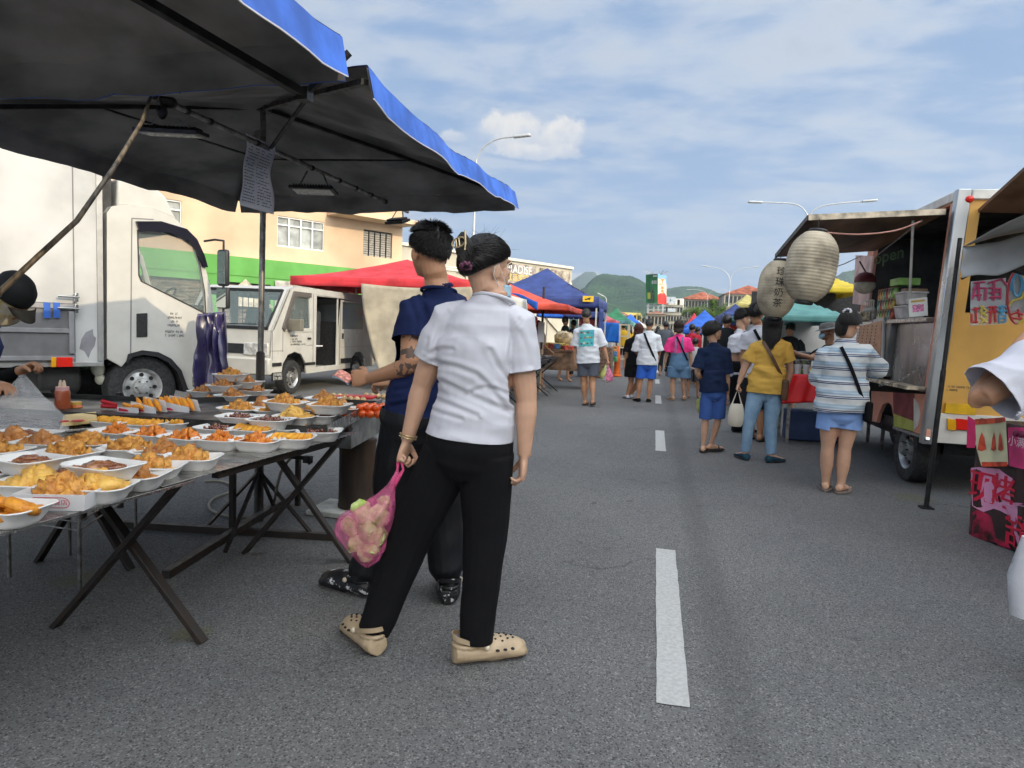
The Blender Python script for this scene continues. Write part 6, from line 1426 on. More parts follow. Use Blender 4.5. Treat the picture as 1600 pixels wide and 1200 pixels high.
red_c,navy_c,orange_c,blue_c=cl('red_canvas',(.60,.035,.045)),cl('navy_canvas',(.030,.055,.21)),cl('orange_canvas',(.62,.075,.04)),cl('bright_blue_canvas',(.02,.13,.58))
green_c,cream_c,teal_c,yellow_c,pinkc=cl('green_canvas',(.02,.16,.07)),cl('cream_canvas',(.58,.48,.35)),cl('teal_canvas',(.10,.28,.26)),cl('yellow_canvas',(.72,.52,.03)),cl('pink_canvas',(.55,.10,.12))
YR=12.4; zr1=at(453,448,YR).z+.22
tR=tent('faded red market tent with a beige cloth hung in front, beside the white van',453,737,YR,3.0,zr1,at(610,405,YR+1.5).z,red_c,val=.18)
c0_,c1_,c2_,c3_=at(564,443,YR-.06),at(738,448,YR-.06),at(600,600,YR-.2),at(738,604,YR-.1)
def clf(p,q):
    a=c0_.lerp(c1_,p); b_=c2_.lerp(c3_,p); w_=q; t=a.lerp(b_,w_); t.x-= .0 if p>0 else 0
    t+=V((-.28*math.sin(q*PI)*(1-p)**2*.3,-.035*math.sin(p*15+q*4)*(.3+q)-.02*math.sin((p+q)*9),0)); t.z-=.05*math.sin(p*PI)*(1-q); return t
m=MB(); m.sheet(clf,44,30); tag(m.build('beige_cloth',mat('beige_cloth',(.42,.37,.28),.85,var=.12,vs=3,bump=.35,bs=8),None,smooth=True,solid=.004),'large beige cloth hanging from the red tent behind the man in navy','cloth')
tN=tent('navy blue peaked market tent with a small yellow badge on its valance',742,933,16.5,3.2,at(930,464,16.5).z,at(862,419,18.1).z,navy_c,val=.26,)
bdg=at(919,467,16.44); m=MB(); m.box(bdg,(.26,.012,.14)); bg_=m.build('badge',mat('badge_yellow',(.75,.50,.02),.5,var=0),tN); m=MB(); m.poly([bdg+V((x*.1,-.009,z*.05)) for x,z in((-.9,-.1),(-.2,.2),(.3,.7),(.9,.5),(.4,.1),(.5,-.6),(.0,-.3),(-.6,-.7))]); m.build('badge_emblem',mat('emblem_black',(.02,.02,.02),.5,var=0),bg_)
dr=[at(934,486,16.9),at(941,484,18)]
m=MB(); m.sheet(lambda p,q:V((at(933,520,16.6).x+.02+.05*math.sin(p*12),16.7+1.1*p,at(935,482,17).z-1.05*q*(1-.45*abs(p-.3)))),14,8); tag(m.build('tied_curtain',navy_c,None,smooth=True,solid=.004),'navy curtain tied to the right leg of the navy tent','curtain')
tO=tent('orange red market umbrella in front of the navy tent',640,886,12.6,2.8,at(886,476,12.6).z,at(800,440,14).z,orange_c,val=.11,legs=False,name='market_umbrella')
m=MB(); pO=at(846,540,14.0); m.tube([(pO.x,pO.y,.9),(pO.x,pO.y,2.2)],.025,8); m.build('pole',dark,tO,smooth=True); m=MB(); m.tube([(pO.x,pO.y,0),(pO.x,pO.y,.9)],.028,8); m.build('lower_pole',mat('wood_pole',(.45,.32,.2),.6),tO,smooth=True)
m=MB(); c=at(845.5,519,13.9); m.box(c,(.13,.02,.42)); tag(m.build('pole_notice',paper,None),'narrow white notice tied on the umbrella pole behind the woman shoulder','notice')
m=MB(); m.sheet(lambda p,q:at(800,458,10.5).lerp(at(841,470,10.3),p)+V((0,-.02,-.12*q*(p+.1)))+V((0,0,.02*math.sin(p*5))),12,3); tag(m.build('blue_flap',blue_c,None,smooth=True,solid=.004),'bright blue awning corner right of the woman face mask','awning')
m=MB(); m.sheet(lambda p,q:at(776+46*p+ (1-p)*0,(462 if p<.5 else 462+ (p-.5)*12)+118*q,9.6)+V((.03*math.sin(q*5),.06*math.sin(p*9+q*3),0)),18,18); tag(m.build('white_sheet',mat('white_sheet',(.46,.47,.45),.7,var=.08,vs=2,bump=.3,bs=6),None,smooth=True,solid=.004),'off white plastic sheet hanging just right of the masked woman','sheet')
# stalls behind, left of the road
for lab,x0,x1,Y,D,ye,yp,xp,c,vc in(
 ('cream peaked tent right behind the navy tent',880,938,24,3,486,472,0,cream_c,navy_c),
 ('small tent with a pink red valance under the cream tent',905,962,27,3,500,492,0,pinkc,pinkc),
 ('dark green peaked tent far left of the road',935,985,32,3,500,482,0,green_c,teal_c),
 ('teal tent with grey green roof in the far left row',945,990,37,3,503,494,0,teal_c,teal_c),
 ('small bright blue peaked tent at the far end of the left row',968,1000,46,3,503,491,0,blue_c,blue_c),
 ('green roofed low tent above the far crowd',958,1002,42,3,508,503,0,cl('lime_canvas',(.13,.38,.05)),green_c),
 ('distant white tent at the end of the left row',985,1010,62,3,508,501,0,white_p,white_p)):
    tent(lab,x0,x1,Y,D,at(x1,ye,Y).z,max(at(x1,ye,Y).z+.35,at(x1,yp,Y+1.5).z),c,val=.25,vcol=vc)
tent('bright blue tent with green lining glimpsed behind the man in grey shorts',838,905,30,3,2.15,2.5,blue_c,val=.25)
# blue tarp, crates and goods left
m=MB(); m.sheet(lambda p,q:at(941+26*p,503+2*p+31*q,20.5)+V((0,.12*math.sin(p*7+q*3),0)),14,10); tag(m.build('blue_tarpaulin',cl('tarp_blue',(.01,.16,.62)),None,smooth=True,solid=.004),'bright blue tarpaulin stretched beside the white tent leg','tarpaulin')
g_=random.Random(21)
palette=[(.55,.07,.04),(.08,.22,.45),(.65,.5,.1),(.55,.55,.52),(.10,.35,.15),(.6,.25,.08),(.2,.12,.08),(.7,.35,.4)]
def goods(label,cat,nm,c,sz,mt,grp):
    m=MB(); m.box(c,sz,Matrix.Rotation(g_.uniform(-.4,.4),3,'Z')); return tag(m.build(nm,mt,None,bevel=min(sz)*.12),label,cat,grp)
gm_=[mat('goods_%d'%i,c,.55,var=.35,vs=20) for i,c in enumerate(palette)]
colname=['red','blue','yellow','white','green','orange','brown','pink']
# black folding tables along the left edge
bx=[]
ordn=['nearest','second nearest','middle','second farthest','farthest']
pF=G(848,617); blackp=mat('black_plastic',(.02,.02,.022),.4,var=.3,vs=12)
for k in range(5):
    Yk=9.3+k*1.15; X0=-2.12+.03*k
    e=empty('folding_table',(X0-.5,Yk,0),ordn[k]+' black folding table with silver crossed legs in the row right of the woman','table',group='black folding tables on the left of the road')
    m=MB(); m.box((X0-.45,Yk,.72),(.9,1.05,.035)); m.box((X0-.45,Yk,.67),(.84,.98,.05)); m.build('tabletop',blackp,e,bevel=.01)
    for s in(-1,1):
        for (a,b_) in((0,-.8),(-.8,0)):
            m=MB(); m.bar((X0+a+.02,Yk+s*.42,0),(X0+b_-.02,Yk+s*.42+.0,.66),.025,up=V((0,1,0))) ; m.build('leg',grey_metal if s<0 else black_metal,e)
    for j in range(3): 
        m=MB(); c=V((X0-.2-.22*j,Yk+g_.uniform(-.3,.3),.737+.02)); m.box(c,(.16,.28,.04),Matrix.Rotation(g_.uniform(-.3,.3),3,'Z'))
        tag(m.build('black_tray',blackp if j else steel,None,bevel=.01),('black' if j else 'steel')+' tray on the '+ordn[k]+' black folding table, '+('road side','middle','far side')[j],'tray',group='trays on the black folding tables')
# snack stall under the tents
sx,sy=-2.55,15.4
e=empty('wooden_counter',(sx,sy,0),'brown wooden stall counter with snacks behind the black folding tables','counter'); woodm=mat('counter_wood',(.24,.14,.08),.6,var=.3,vs=5)
m=MB(); m.box((sx,sy,.86),(2.3,.7,.05)); m.build('counter_top',woodm,e,bevel=.01); m=MB(); m.box((sx,sy-.3,.62),(2.26,.03,.42)); m.build('front_board',woodm,e)
for s in(-1,1): m=MB(); m.box((sx+s*1.1,sy,.42),(.06,.6,.83)); m.build('leg',woodm,e)
for i in range(14):
    x_=sx-1.05+i*.16; k=i%8; c=V((x_,sy-.1+g_.uniform(-.08,.15),.885+.06))
    goods('%s packet number row item '%colname[k] if 0 else colname[k]+' snack packet on the brown counter'+(' at its left end' if i<5 else ' in its middle' if i<10 else ' at its right end'),'packet','snack_packet',c,(.13,.12,.12),gm_[k],'snack packets on the brown counter')
for i in range(6):
    x_=at(876+i*2.6,530,15.9).x; m=MB(); lump(m,V((x_+.0,15.8+.1*(i%2),1.12)),(.13,.12,.17),i*3.3,Matrix.Identity(3),.2,1.6,12,8); tag(m.build('snack_bag',mat('clear_bag_snack',(.66,.50,.28),.3,var=.2,vs=12,coat=.5),None,smooth=True),'clear bag of golden snacks, '+(ordn+['rearmost'])[i]+' of the bagged heap behind the brown counter','bag',group='clear bags of snacks')
goods('red shallow crate of nuts on the brown counter beside the man in grey shorts','crate','crate',at(895,545,15.3),(.5,.35,.14),gm_[0],None)
goods('yellow crate on the counter behind the umbrella pole','crate','crate',at(866,541,15.5),(.45,.35,.16),gm_[2],None)
m=MB(); lump(m,at(829,502,13.5),(.13,.13,.15),4,Matrix.Identity(3),.25,1.5,12,8); tag(m.build('red_balloon',redpl,None,smooth=True),'glossy red bag hanging under the orange umbrella edge','bag')
m=MB(); a=at(836,552,12); m.box(a,(.10,.10,.22)); tag(m.build('red_bottle',redpl,None,bevel=.02),'red bottle standing on the nearest black table behind the woman','bottle')
m=MB(); a=at(933,550,19.5); m.box((a.x,a.y,.45),(.9,.6,.9)); tag(m.build('dark_crate',gm_[6],None,bevel=.02),'dark crate stacked under the blue tarpaulin','crate')
for i in range(9):
    c=at(946+ (i%3)*7,545+ (i//3)*8,20); k=[3,1,5,3,7,1,3,5,4][i]; goods(colname[k]+' cloth bundle in the '+('top','middle','bottom')[i//3]+' row of goods below the blue tarpaulin','bundle','cloth_bundle',c,(.16,.14,.15),gm_[k],'bundles below the blue tarpaulin')
c=at(966,540,20.3); m=MB(); m.lathe((c.x,c.y,0.02),[(.16,0),(.16,.03),(.11,.05),(.09,.4),(.10,.42),(.06,.75),(.03,.9)],14); tag(m.build('orange_cone',mat('cone_orange',(.75,.15,.02),.5),None,smooth=True,ang=40),'orange traffic cone beside the cream frame in the far left row','cone')
e=empty('cream_frame',at(975,560,24),'cream painted shelf frame behind the orange cone','shelf'); a=at(969,506,24); b_=at(983,506,24); m=MB()
for x in(a.x,b_.x): m.bar((x,24,0),(x,24,a.z),.09,up=V((1,0,0)))
m.build('post',cream_c,e)
m=MB()
for z_ in(.4,.8,1.2,1.6): m.bar((a.x,24,z_),(b_.x,24,z_),.05)
m.build('shelf',cream_c,e)
v2=copy_tree(vn,label='distant white van parked nose forward under the blue and green tents',cat='van'); v2.location=(-6.0,33,0)
v3=copy_tree(vn,label='white van half hidden behind the snack stall and the navy tent',cat='van'); v3.location=(-4.45,19.5,0)
# ---------------- right middle stalls
tent('large teal market tent behind the lanterns',1166,1345,11.6,3.4,at(1250,492,11.6).z+.0,at(1250,452,13).z,teal_c,val=.10,legs=False)
tent('yellow topped tent glimpsed between the big lantern and the food truck',1262,1350,15,3,at(1300,447,15).z,at(1298,420,16).z,yellow_c,val=.12)
tent('navy tent hung with colourful toys right of the boy',1131,1182,16.5,2.4,at(1135,497,16.5).z+.1,at(1160,474,17.5).z,navy_c,val=.25)
tent('pale yellow tent behind the two young men',1150,1200,21,3,at(1160,474,21).z,at(1175,458,22).z,cl('pale_yellow_canvas',(.62,.52,.16)),val=.2)
tent('bright blue peaked tent behind the boy in navy',1070,1140,26,3.2,at(1075,509,26).z,at(1108,484,27.5).z,blue_c,val=.24)
tent('red peaked tent behind the bright blue tent',1072,1102,31,3,at(1075,507,31).z,at(1096,489,32.5).z,red_c,val=.2)
tent('small blue awning tent low beside the pink shirted woman',1068,1100,20,2.2,at(1070,519,20).z+.1,at(1085,509,21).z,blue_c,val=.14)
# hanging toys
for i in range(44):
    x_=1134+ (i%7)*4.4+g_.uniform(-1.5,1.5); y_=500+ (i//7)*11+g_.uniform(-4,4); k=g_.choice((0,1,1,2,3,5,5,7,4)); p=at(x_,y_,16.6+g_.uniform(-.1,.3)); m=MB(); lump(m,p,(.07,.06,.09),i*1.7,Euler((g_.uniform(0,3),g_.uniform(0,3),0)).to_matrix(),.5,2,10,7)
    row=i//7; tag(m.build('hanging_toy',gm_[k],None,smooth=True),colname[k]+' plush toy '+('first','second','third','fourth','fifth','sixth','seventh')[i%7]+' from left in the '+['top','second','third','fourth','fifth','sixth','lowest'][min(row,6)]+' row hanging under the navy toy tent','toy',group='toys hanging under the navy tent')
m=MB(); a=at(1145,560,16.9); m.box((a.x+.5,a.y+.5,.5),(1.6,1.0,1.0)); tag(m.build('toy_stand',dark,None,bevel=.03),'dark stand under the hanging toys','stand')
# dark stall with red cloth
rs=empty('red_cloth_stall',at(1250,600,8.9),'stall table with a bright red cloth between the yellow and striped women','table')
a,b_=at(1232,584,8.9),at(1280,586,8.9); zc_=a.z; a2,b2_=at(1221,631,8.8),at(1280,628,8.8)
m=MB(); m.sheet(lambda p,q:a.lerp(b_,p).lerp(a2.lerp(b2_,p),q)+V((0,-.015*math.sin(p*13+q*2),0))+V((.10*(1-p)*math.sin(q*PI)*-.0,0,0)),20,12); m.build('red_cloth',mat('red_cloth',(.62,.006,.012),.55,var=.08,vs=3,bump=.1,bs=10),rs,smooth=True,solid=.003)
m=MB(); m.hexa([(a.x,8.92,zc_-.03),(b_.x+.9,8.92,zc_-.03),(b_.x+.9,9.6,zc_-.03),(a.x,9.6,zc_-.03),(a.x,8.92,zc_),(b_.x+.9,8.92,zc_),(b_.x+.9,9.6,zc_),(a.x,9.6,zc_)]); m.build('tabletop',dark,rs)
for x,y in((a.x+.05,8.98),(b_.x+.8,8.98),(a.x+.05,9.55),(b_.x+.8,9.55)): m=MB(); m.bar((x,y,0),(x,y,zc_-.031),.035,up=V((1,0,0))); m.build('leg',grey_metal,rs)
m=MB(); m.box((a.x+.45,9.4,.2),(.7,.4,.38)); tag(m.build('blue_crate',mat('navy_crate',(.02,.05,.14),.6),None,bevel=.02),'dark blue crate under the red cloth stall','crate')
cupm=mat('cup_white',(.66,.63,.62),.35,var=.1)
for i,x_ in enumerate((1246,1259)):
    p=at(x_,584,9.0); m=MB(); m.lathe((p.x,9.0,zc_+.001),[(.032,0),(.044,.11),(.046,.115),(.04,.113)],16); tag(m.build('plastic_cup',cupm,None,smooth=True,ang=40),('left','right')[i]+' white plastic cup at the front of the red cloth stall','cup',group='plastic cups on the red cloth stall')
p=at(1257,556,9.3); m=MB(); m.lathe((p.x,9.35,zc_+.08),[(.05,0),(.09,.02),(.11,.09),(.105,.09),(.085,.03),(.01,.012)],20); tag(m.build('steel_bowl',steel,None,smooth=True,ang=40),'steel mixing bowl on the red cloth stall','bowl')
m=MB()
for i in range(9): lump(m,V((p.x+.05+g_.uniform(-.1,.14),9.15+g_.uniform(-.1,.1),zc_+.03)),(.05,.04,.03),i*2.2,Matrix.Identity(3),.4,2,8,6)
tag(m.build('green_leaves',mat('salad_green',(.22,.28,.04),.6,var=.4,vs=20),None,smooth=True),'heap of green leaves in front of the steel bowl','vegetables',kind='stuff')
for i in range(3): goods(('left','middle','right')[i]+' dark kitchen box under the teal tent','box','kitchen_box',V((p.x-.35+.42*i,9.95,zc_+.12)),(.25,.25,.3),blackp,'dark boxes under the teal tent')
m=MB(); pa_,pb_=at(1230,512,14.8),at(1292,545,14.8); m.box(((pa_.x+pb_.x)/2+.3,16.0,1.0),(2.6,2.0,1.6)); e=tag(m.build('white_truck',cream2,None,bevel=.05),'white truck body seen behind the hatted seller under the teal tent','truck')
m=MB(); m.box(((pa_.x+pb_.x)/2+1.2,17.4,1.35),(4.0,.05,2.2)); 
tag(m.build('dark_screen',dark,None),'dark tarp screen behind the teal tent','screen')
# small hedge of produce at left of the boy
for i in range(5): 
    m=MB(); p=at(1080+i*5,565,19); lump(m,V((p.x,p.y,.75)),(.16,.14,.10),i*5.1,Matrix.Identity(3),.5,2.2,10,8); tag(m.build('herb_bunch',mat('herb_green',(.10,.22,.05),.7,var=.4,vs=18),None,smooth=True),'green herb bunch, '+ordn[i]+' on the stall left of the boy','vegetables',group='herb bunches on the stall left of the boy')
a=at(1078,575,19); m=MB(); m.box((a.x+.45,a.y+.2,.62),(1.3,.7,.05)); 
for s in(-1,1): m.box((a.x+.45+s*.6,a.y+.2,.3),(.04,.6,.6))
tag(m.build('produce_table',woodm,None),'wooden produce table left of the boy','table')
# ---------------- people
def remesh(mb,vox,smooth=3,o=V((0,0,0)),factor=.5):
    me=mb.mesh('tmp',o); fixn(me); ob=bpy.data.objects.new('tmp',me); C.objects.link(ob)
    r=ob.modifiers.new('r','REMESH'); r.mode='VOXEL'; r.voxel_size=vox; r.use_smooth_shade=True
    if smooth: q=ob.modifiers.new('s','SMOOTH'); q.factor=factor; q.iterations=smooth
    bpy.context.view_layer.update(); m2=bpy.data.meshes.new_from_object(ob.evaluated_get(bpy.context.evaluated_depsgraph_get())); bpy.data.objects.remove(ob); bpy.data.meshes.remove(me); return m2
def cut(me,cuts):
    """open the shell at each (centre, outward normal, radius)"""
    bm=bmesh.new(); bm.from_mesh(me)
    for q_ in cuts:
        c,n,r=q_[:3]; rl=q_[3] if len(q_)>3 else 9
        c=V(c);n=V(n).normalized(); near=lambda f:(f.calc_center_median()-c).length<r and ((f.calc_center_median()-c)-n*(f.calc_center_median()-c).dot(n)).length<rl
        fs=[f for f in bm.faces if near(f)]
        g=set(fs)
        for f in fs: g.update(f.verts); g.update(f.edges)
        bmesh.ops.bisect_plane(bm,geom=list(g),plane_co=c,plane_no=n,clear_outer=False)
        dl=[f for f in bm.faces if (f.calc_center_median()-c).dot(n)>1e-4 and near(f)]
        bmesh.ops.delete(bm,geom=dl,context='FACES')
    bm.to_mesh(me); bm.free()
def wrinkle(me,fns):
    n=len(me.vertices); co=np.empty(n*3); me.vertices.foreach_get('co',co); co=co.reshape(-1,3); no=np.array([tuple(v.normal) for v in me.vertices]); d=np.zeros(n)
    for i in range(n):
        p=V(co[i]); s=0
        for A,S,off in fns:
            q=V((p.dot(S[0])+off,p.dot(S[1]),p.dot(S[2]))); v=noise.noise(q); s+=A*(1-2.4*abs(v)) if A>0 else -A*v
        d[i]=s
    co+=no*d[:,None]; me.vertices.foreach_set('co',co.ravel()); me.update()
def proj(p):
    v=p-CAM; d=v.dot(_f); return (800+F_PX*v.dot(_r)/d,600-F_PX*v.dot(_u)/d)
def crease(me,lines,o):
    """press real folds along the given lines into the side of the cloth that faces back down the road"""
    nv=[v.normal.copy() for v in me.vertices]
    for v,nn in zip(me.vertices,nv):
        if nn.dot(_f)>-.15: continue
        x,y=proj(v.co+o); s=0
        for pts,A,w in lines:
            best=1e9;sd=1
            for (ax,ay),(bx_,by_) in zip(pts,pts[1:]):
                dx,dy=bx_-ax,by_-ay; t=max(0,min(1,((x-ax)*dx+(y-ay)*dy)/(dx*dx+dy*dy))); ex,ey=x-ax-dx*t,y-ay-dy*t; d=math.hypot(ex,ey)
                if d<best: best=d; sd=1 if dx*ey-dy*ex>0 else -1
            if best<w*3.2: q=best/w*sd; s+=A*(-math.exp(-q*q)+.75*math.exp(-((q+1.5)/1.0)**2)+.25*math.exp(-((q-1.5)/1.)**2))
        v.co+=nn*s
    me.update()
def fin(me,name,mt,parent,solid=0,**tg):
    me.name=name; me.materials.clear(); me.materials.append(mt); me.shade_smooth(); o=bpy.data.objects.new(name,me); C.objects.link(o); o.parent=parent
    if solid: q=o.modifiers.new('s','SOLIDIFY'); q.thickness=solid; q.offset=-1
    return tag(o,**tg)
def skinm(name,c):
    m=fmat(name,c,tuple(q*.86 for q in c),.5,7,.12,260); b=m.node_tree.nodes['Principled BSDF']; b.inputs['Subsurface Weight'].default_value=.12; b.inputs['Subsurface Radius'].default_value=(.012,.005,.003); b.inputs['Subsurface Scale'].default_value=1.; return m
SK={'tan':skinm('skin_tan',(.44,.225,.125)),'fair':skinm('skin_fair',(.56,.33,.22)),'brown':skinm('skin_brown',(.30,.145,.08))}
hairb=mat('hair_black',(.012,.010,.009),.42,var=.2,vs=90,spec=.5); hairbr=mat('hair_reddish',(.09,.025,.014),.42,var=.3,vs=60); hairgr=mat('hair_grey',(.05,.048,.046),.5,var=.4,vs=60)
def cloth(name,c,rough=.85,var=.05,bump=.12,**k): return mat(name,c,rough,var=var,vs=3,bump=bump,bs=350,spec=.15,**k)
def hand(m,w_,d,pn,th,curl=.5,s=1.,spread=0.,grip=None):
    """w_ wrist, d direction, pn palm-facing normal, th thumb side"""
    d=V(d).normalized(); th=V(th); th=(th-d*th.dot(d)).normalized(); pn=V(pn); pn=(pn-d*pn.dot(d)-th*pn.dot(th)).normalized()
    m.loft([(w_-d*.015*s,th*.024*s,pn*.018*s),(w_+d*.012*s,th*.027*s,pn*.017*s),(w_+d*.040*s,th*.039*s,pn*.016*s),(w_+d*.068*s,th*.043*s,pn*.015*s),(w_+d*.088*s,th*.040*s,pn*.011*s)],14)
    for i,(off,L,r) in enumerate(((.031,.070,.0086),(.0105,.078,.0088),(-.0105,.072,.0084),(-.0305,.056,.0074))):
        b_=w_+d*(.080-.004*abs(i-1))*s+th*off*s; dd=(d+th*spread*(1.5-i)*.12).normalized(); pts=[b_-dd*.012*s,b_]; a=0; c_=curl*(1+.12*i)
        for k,(l,f) in enumerate(((.46,.75),(.30,1.0),(.24,.7))):
            a+=c_*f; q=dd*math.cos(a)+pn*math.sin(a); pts.append(pts[-1]+q*L*l*s)
        m.tube(pts,[r*1.05*s,r*1.1*s,r*1.02*s,r*.95*s,r*.72*s],8)
    b_=w_+d*.022*s+th*.026*s+pn*.004*s; q=(d*.62+th*.62+pn*.35).normalized(); q2=(d*.9+th*.12+pn*(.35+.4*curl)).normalized()
    m.tube([b_,b_+q*.034*s,b_+q*.034*s+q2*.030*s,b_+q*.034*s+(q2+pn*.25*curl).normalized()*.054*s],[.0135*s,.0115*s,.0098*s,.0075*s],8)
class Person: pass
def person(label,Y,J,fwd=0.,head_yaw=None,head_pitch=0.,skin='tan',vox=.0075,k=1.,fat=1.,hands=None,name='person',face=True,build_feet=True,arms=(1,1),legs=(1,1),slim=1.):
    P=Person(); P.J={n:at(j[0],j[1],Y+(j[2] if len(j)>2 else 0)) for n,j in J.items() if n[:2] not in('hs','ft')}; j=P.J
    base=V((j['hip'].x,Y,0)) if 'hip' in j else V(((j['hipL'].x+j['hipR'].x)/2,Y,0)); e=empty(name,base,label,'person'); P.e=e; P.k=k; P.slim=slim; P.fat=fat; P.vox=vox
    f=V((math.sin(R(fwd)),math.cos(R(fwd)),0)); hc=(j['hipL']+j['hipR'])/2; nb=j['neck']; P.f=f; x=(j['shR']-j['shL']); x=x.normalized(); P.x=x; P.hc=hc; P.nb=nb
    sw=(j['shR']-j['shL']).length/2; P.sw=sw
    up=(nb-hc); P.up=up; P.L=up.length
    fx=f-x*f.dot(x); fx-= up.normalized()*fx.dot(up.normalized()); fx=fx.normalized() if fx.length>.2 else V((0,1,0)); P.fx=fx; P.xx=fx.cross(up.normalized()).normalized(); 
    if P.xx.dot(x)<0: P.xx=-P.xx
    m=MB(); P.torso(m,0) if hasattr(P,'torso') else torso(P,m,0)
    for i,sd in enumerate('LR'):
        if arms[i]:
            limb(m,[j['sh'+sd],j['el'+sd],j['wr'+sd]],ARM,k*fat**.5)
            m.sph(j['sh'+sd],.058*k*fat**.5,10,8)
        if legs[i]: limb(m,[j['hip'+sd],j['kn'+sd],j['an'+sd]],LEG,k*fat)
    # hands
    for i,sd in enumerate('LR'):
        if not arms[i]: continue
        hd=(hands or {}).get(sd,{}); d=hd.get('d',(j['wr'+sd]-j['el'+sd]).normalized()); inn=P.xx*(1 if sd=='L' else -1)
        hand(m,j['wr'+sd],d,hd.get('pn',inn),hd.get('th',f),hd.get('curl',.45),k*hd.get('s',1.),hd.get('spread',0))
    # feet
    P.feet={}
    for i,sd in enumerate('LR'):
        if not legs[i]: continue
        a=j['an'+sd]; fd=J.get('ft'+sd); 
        dv=f if fd is None else V((math.sin(R(fd[0])),math.cos(R(fd[0])),0)); zh=.0 if fd is None or len(fd)<2 else fd[1]
        sole=V((a.x,a.y,zh+.02)); s=k; up_=V((0,0,1)); sd_=V((dv.y,-dv.x,0)); P.feet[sd]=(sole,dv,sd_)
        m.loft([(sole-dv*.055*s+up_*.025*s,sd_*.022*s,up_*.02*s),(sole-dv*.04*s+up_*.03*s,sd_*.032*s,up_*.032*s),(sole+up_*.035*s,sd_*.034*s,up_*.04*s),(sole+dv*.07*s+up_*.028*s,sd_*.038*s,up_*.03*s),(sole+dv*.13*s+up_*.018*s,sd_*.044*s,up_*.018*s),(sole+dv*.175*s+up_*.014*s,sd_*.036*s,up_*.013*s),(sole+dv*.195*s+up_*.012*s,sd_*.015*s,up_*.006*s)],14)
        m.tube([a,sole+up_*.05*s],[.034*k*fat**.5,.034*k],10)
    # head
    yaw=R(head_yaw if head_yaw is not None else fwd); hf=V((math.sin(yaw),math.cos(yaw),0)); hp=R(head_pitch); hf=(hf*math.cos(hp)+V((0,0,math.sin(hp)))).normalized(); hr=V((math.cos(yaw),-math.sin(yaw),0)); hu=hr.cross(hf); P.hf,P.hr,P.hu=hf,hr,hu; P.hcn=j['head']; P.hs=k*J.get('hs',1.); s=P.hs
    rot=Matrix((hr,hf,hu)).transposed(); P.rot=rot; c=P.hcn
    def L(x_,y_,z_): return c+rot@(V((x_,y_,z_))*s)
    P.Lc=L
    m.sph(L(0,-.012,.022),(.073*s,.092*s,.088*s),20,14,rot); m.sph(L(0,.022,-.022),(.062*s,.070*s,.075*s),16,12,rot); m.sph(L(0,.038,-.062),(.043*s,.047*s,.042*s),14,10,rot)
    m.sph(L(0,.082,-.083),(.017*s,.014*s,.014*s),8,6,rot)
    m.loft([(L(0,.083,.018),hr*.007*s,hu*.006*s),(L(0,.097,-.008),hr*.010*s,hu*.009*s),(L(0,.106,-.024),hr*.014*s,hu*.010*s),(L(0,.092,-.034),hr*.012*s,hu*.006*s)],10)
    m.sph(L(0,.086,-.053),(.022*s,.012*s,.010*s),10,6,rot); m.sph(L(0,.082,.035),(.045*s,.012*s,.010*s),10,6,rot)
    for q in(-1,1):
        m.sph(L(q*.030,.068,-.012),(.02*s,.018*s,.017*s),10,8,rot)
        er=rot@Matrix.Rotation(q*R(-22),3,'Z'); m.sph(L(q*.076,-.008,-.012),(.008*s,.019*s,.032*s),10,10,er); m.sph(L(q*.073,-.002,-.02),(.008*s,.012*s,.02*s),8,6,er)
    nk=.050*k*fat**.4; m.tube([nb-P.up.normalized()*.03,nb.lerp(c,.3),nb.lerp(L(0,-.030,-.05),.7),L(0,-.026,-.035),L(0,-.018,.0)],[nk*1.25,nk*1.07,nk*1.08,nk*1.08,nk*.9],16)
    me=remesh(m,vox,3,base); P.body=fin(me,'body',SK[skin],e)
    if face:
        for q in(-1,1):
            mb=MB(); mb.sph(L(q*.030,.083,.004),(.012*s,.007*s,.0055*s),10,8,rot); ey=mb.build('eye',mat('eye_white',(.5,.48,.45),.3,var=0),e,smooth=True)
            mb=MB(); mb.sph(L(q*.030,.0895,.004),(.0052*s,.002*s,.0052*s),10,6,rot); mb.build('iris',mat('eye_dark',(.012,.008,.006),.2,var=0),ey,smooth=True)
            mb=MB(); mb.tube([L(q*.014,.0935,.022),L(q*.030,.0935,.027),L(q*.046,.083,.022)],[.0028*s,.0034*s,.002*s],6); mb.build('eyebrow',hairb,e,smooth=True)
        mb=MB(); mb.sph(L(0,.0955,-.053),(.021*s,.006*s,.0065*s),12,8,rot); mb.build('lips',mat('lips',(.38,.12,.09),.4,var=0),e,smooth=True)
    return P
ARM=[(0,.050),(.22,.052),(.42,.046),(.5,.040),(.60,.042),(.78,.034),(1,.026)]
LEG=[(0,.088),(.2,.084),(.40,.062),(.5,.054),(.62,.058),(.72,.056),(.88,.038),(1,.033)]
def along(p,t):
    # t 0..1 through 3 points, knee/elbow at .5
    return p[0].lerp(p[1],t*2) if t<=.5 else p[1].lerp(p[2],t*2-1)
def limb(m,p,prof,k,extra=0.,n=14,t0=0,t1=1):
    ts=[t for t,_ in prof]; 
    pts=[];rs=[]
    for i in range(19):
        t=t0+(t1-t0)*i/18
        for (a,ra),(b,rb) in zip(prof,prof[1:]):
            if a<=t<=b+1e-9: r=ra+(rb-ra)*(t-a)/(b-a)
        pts.append(along(p,t)); rs.append(r*k+extra)
    # round the joint
    q=[pts[0]]+[(pts[i-1]+pts[i]*2+pts[i+1])/4 for i in range(1,18)]+[pts[-1]]
    m.tube(q,rs,n)
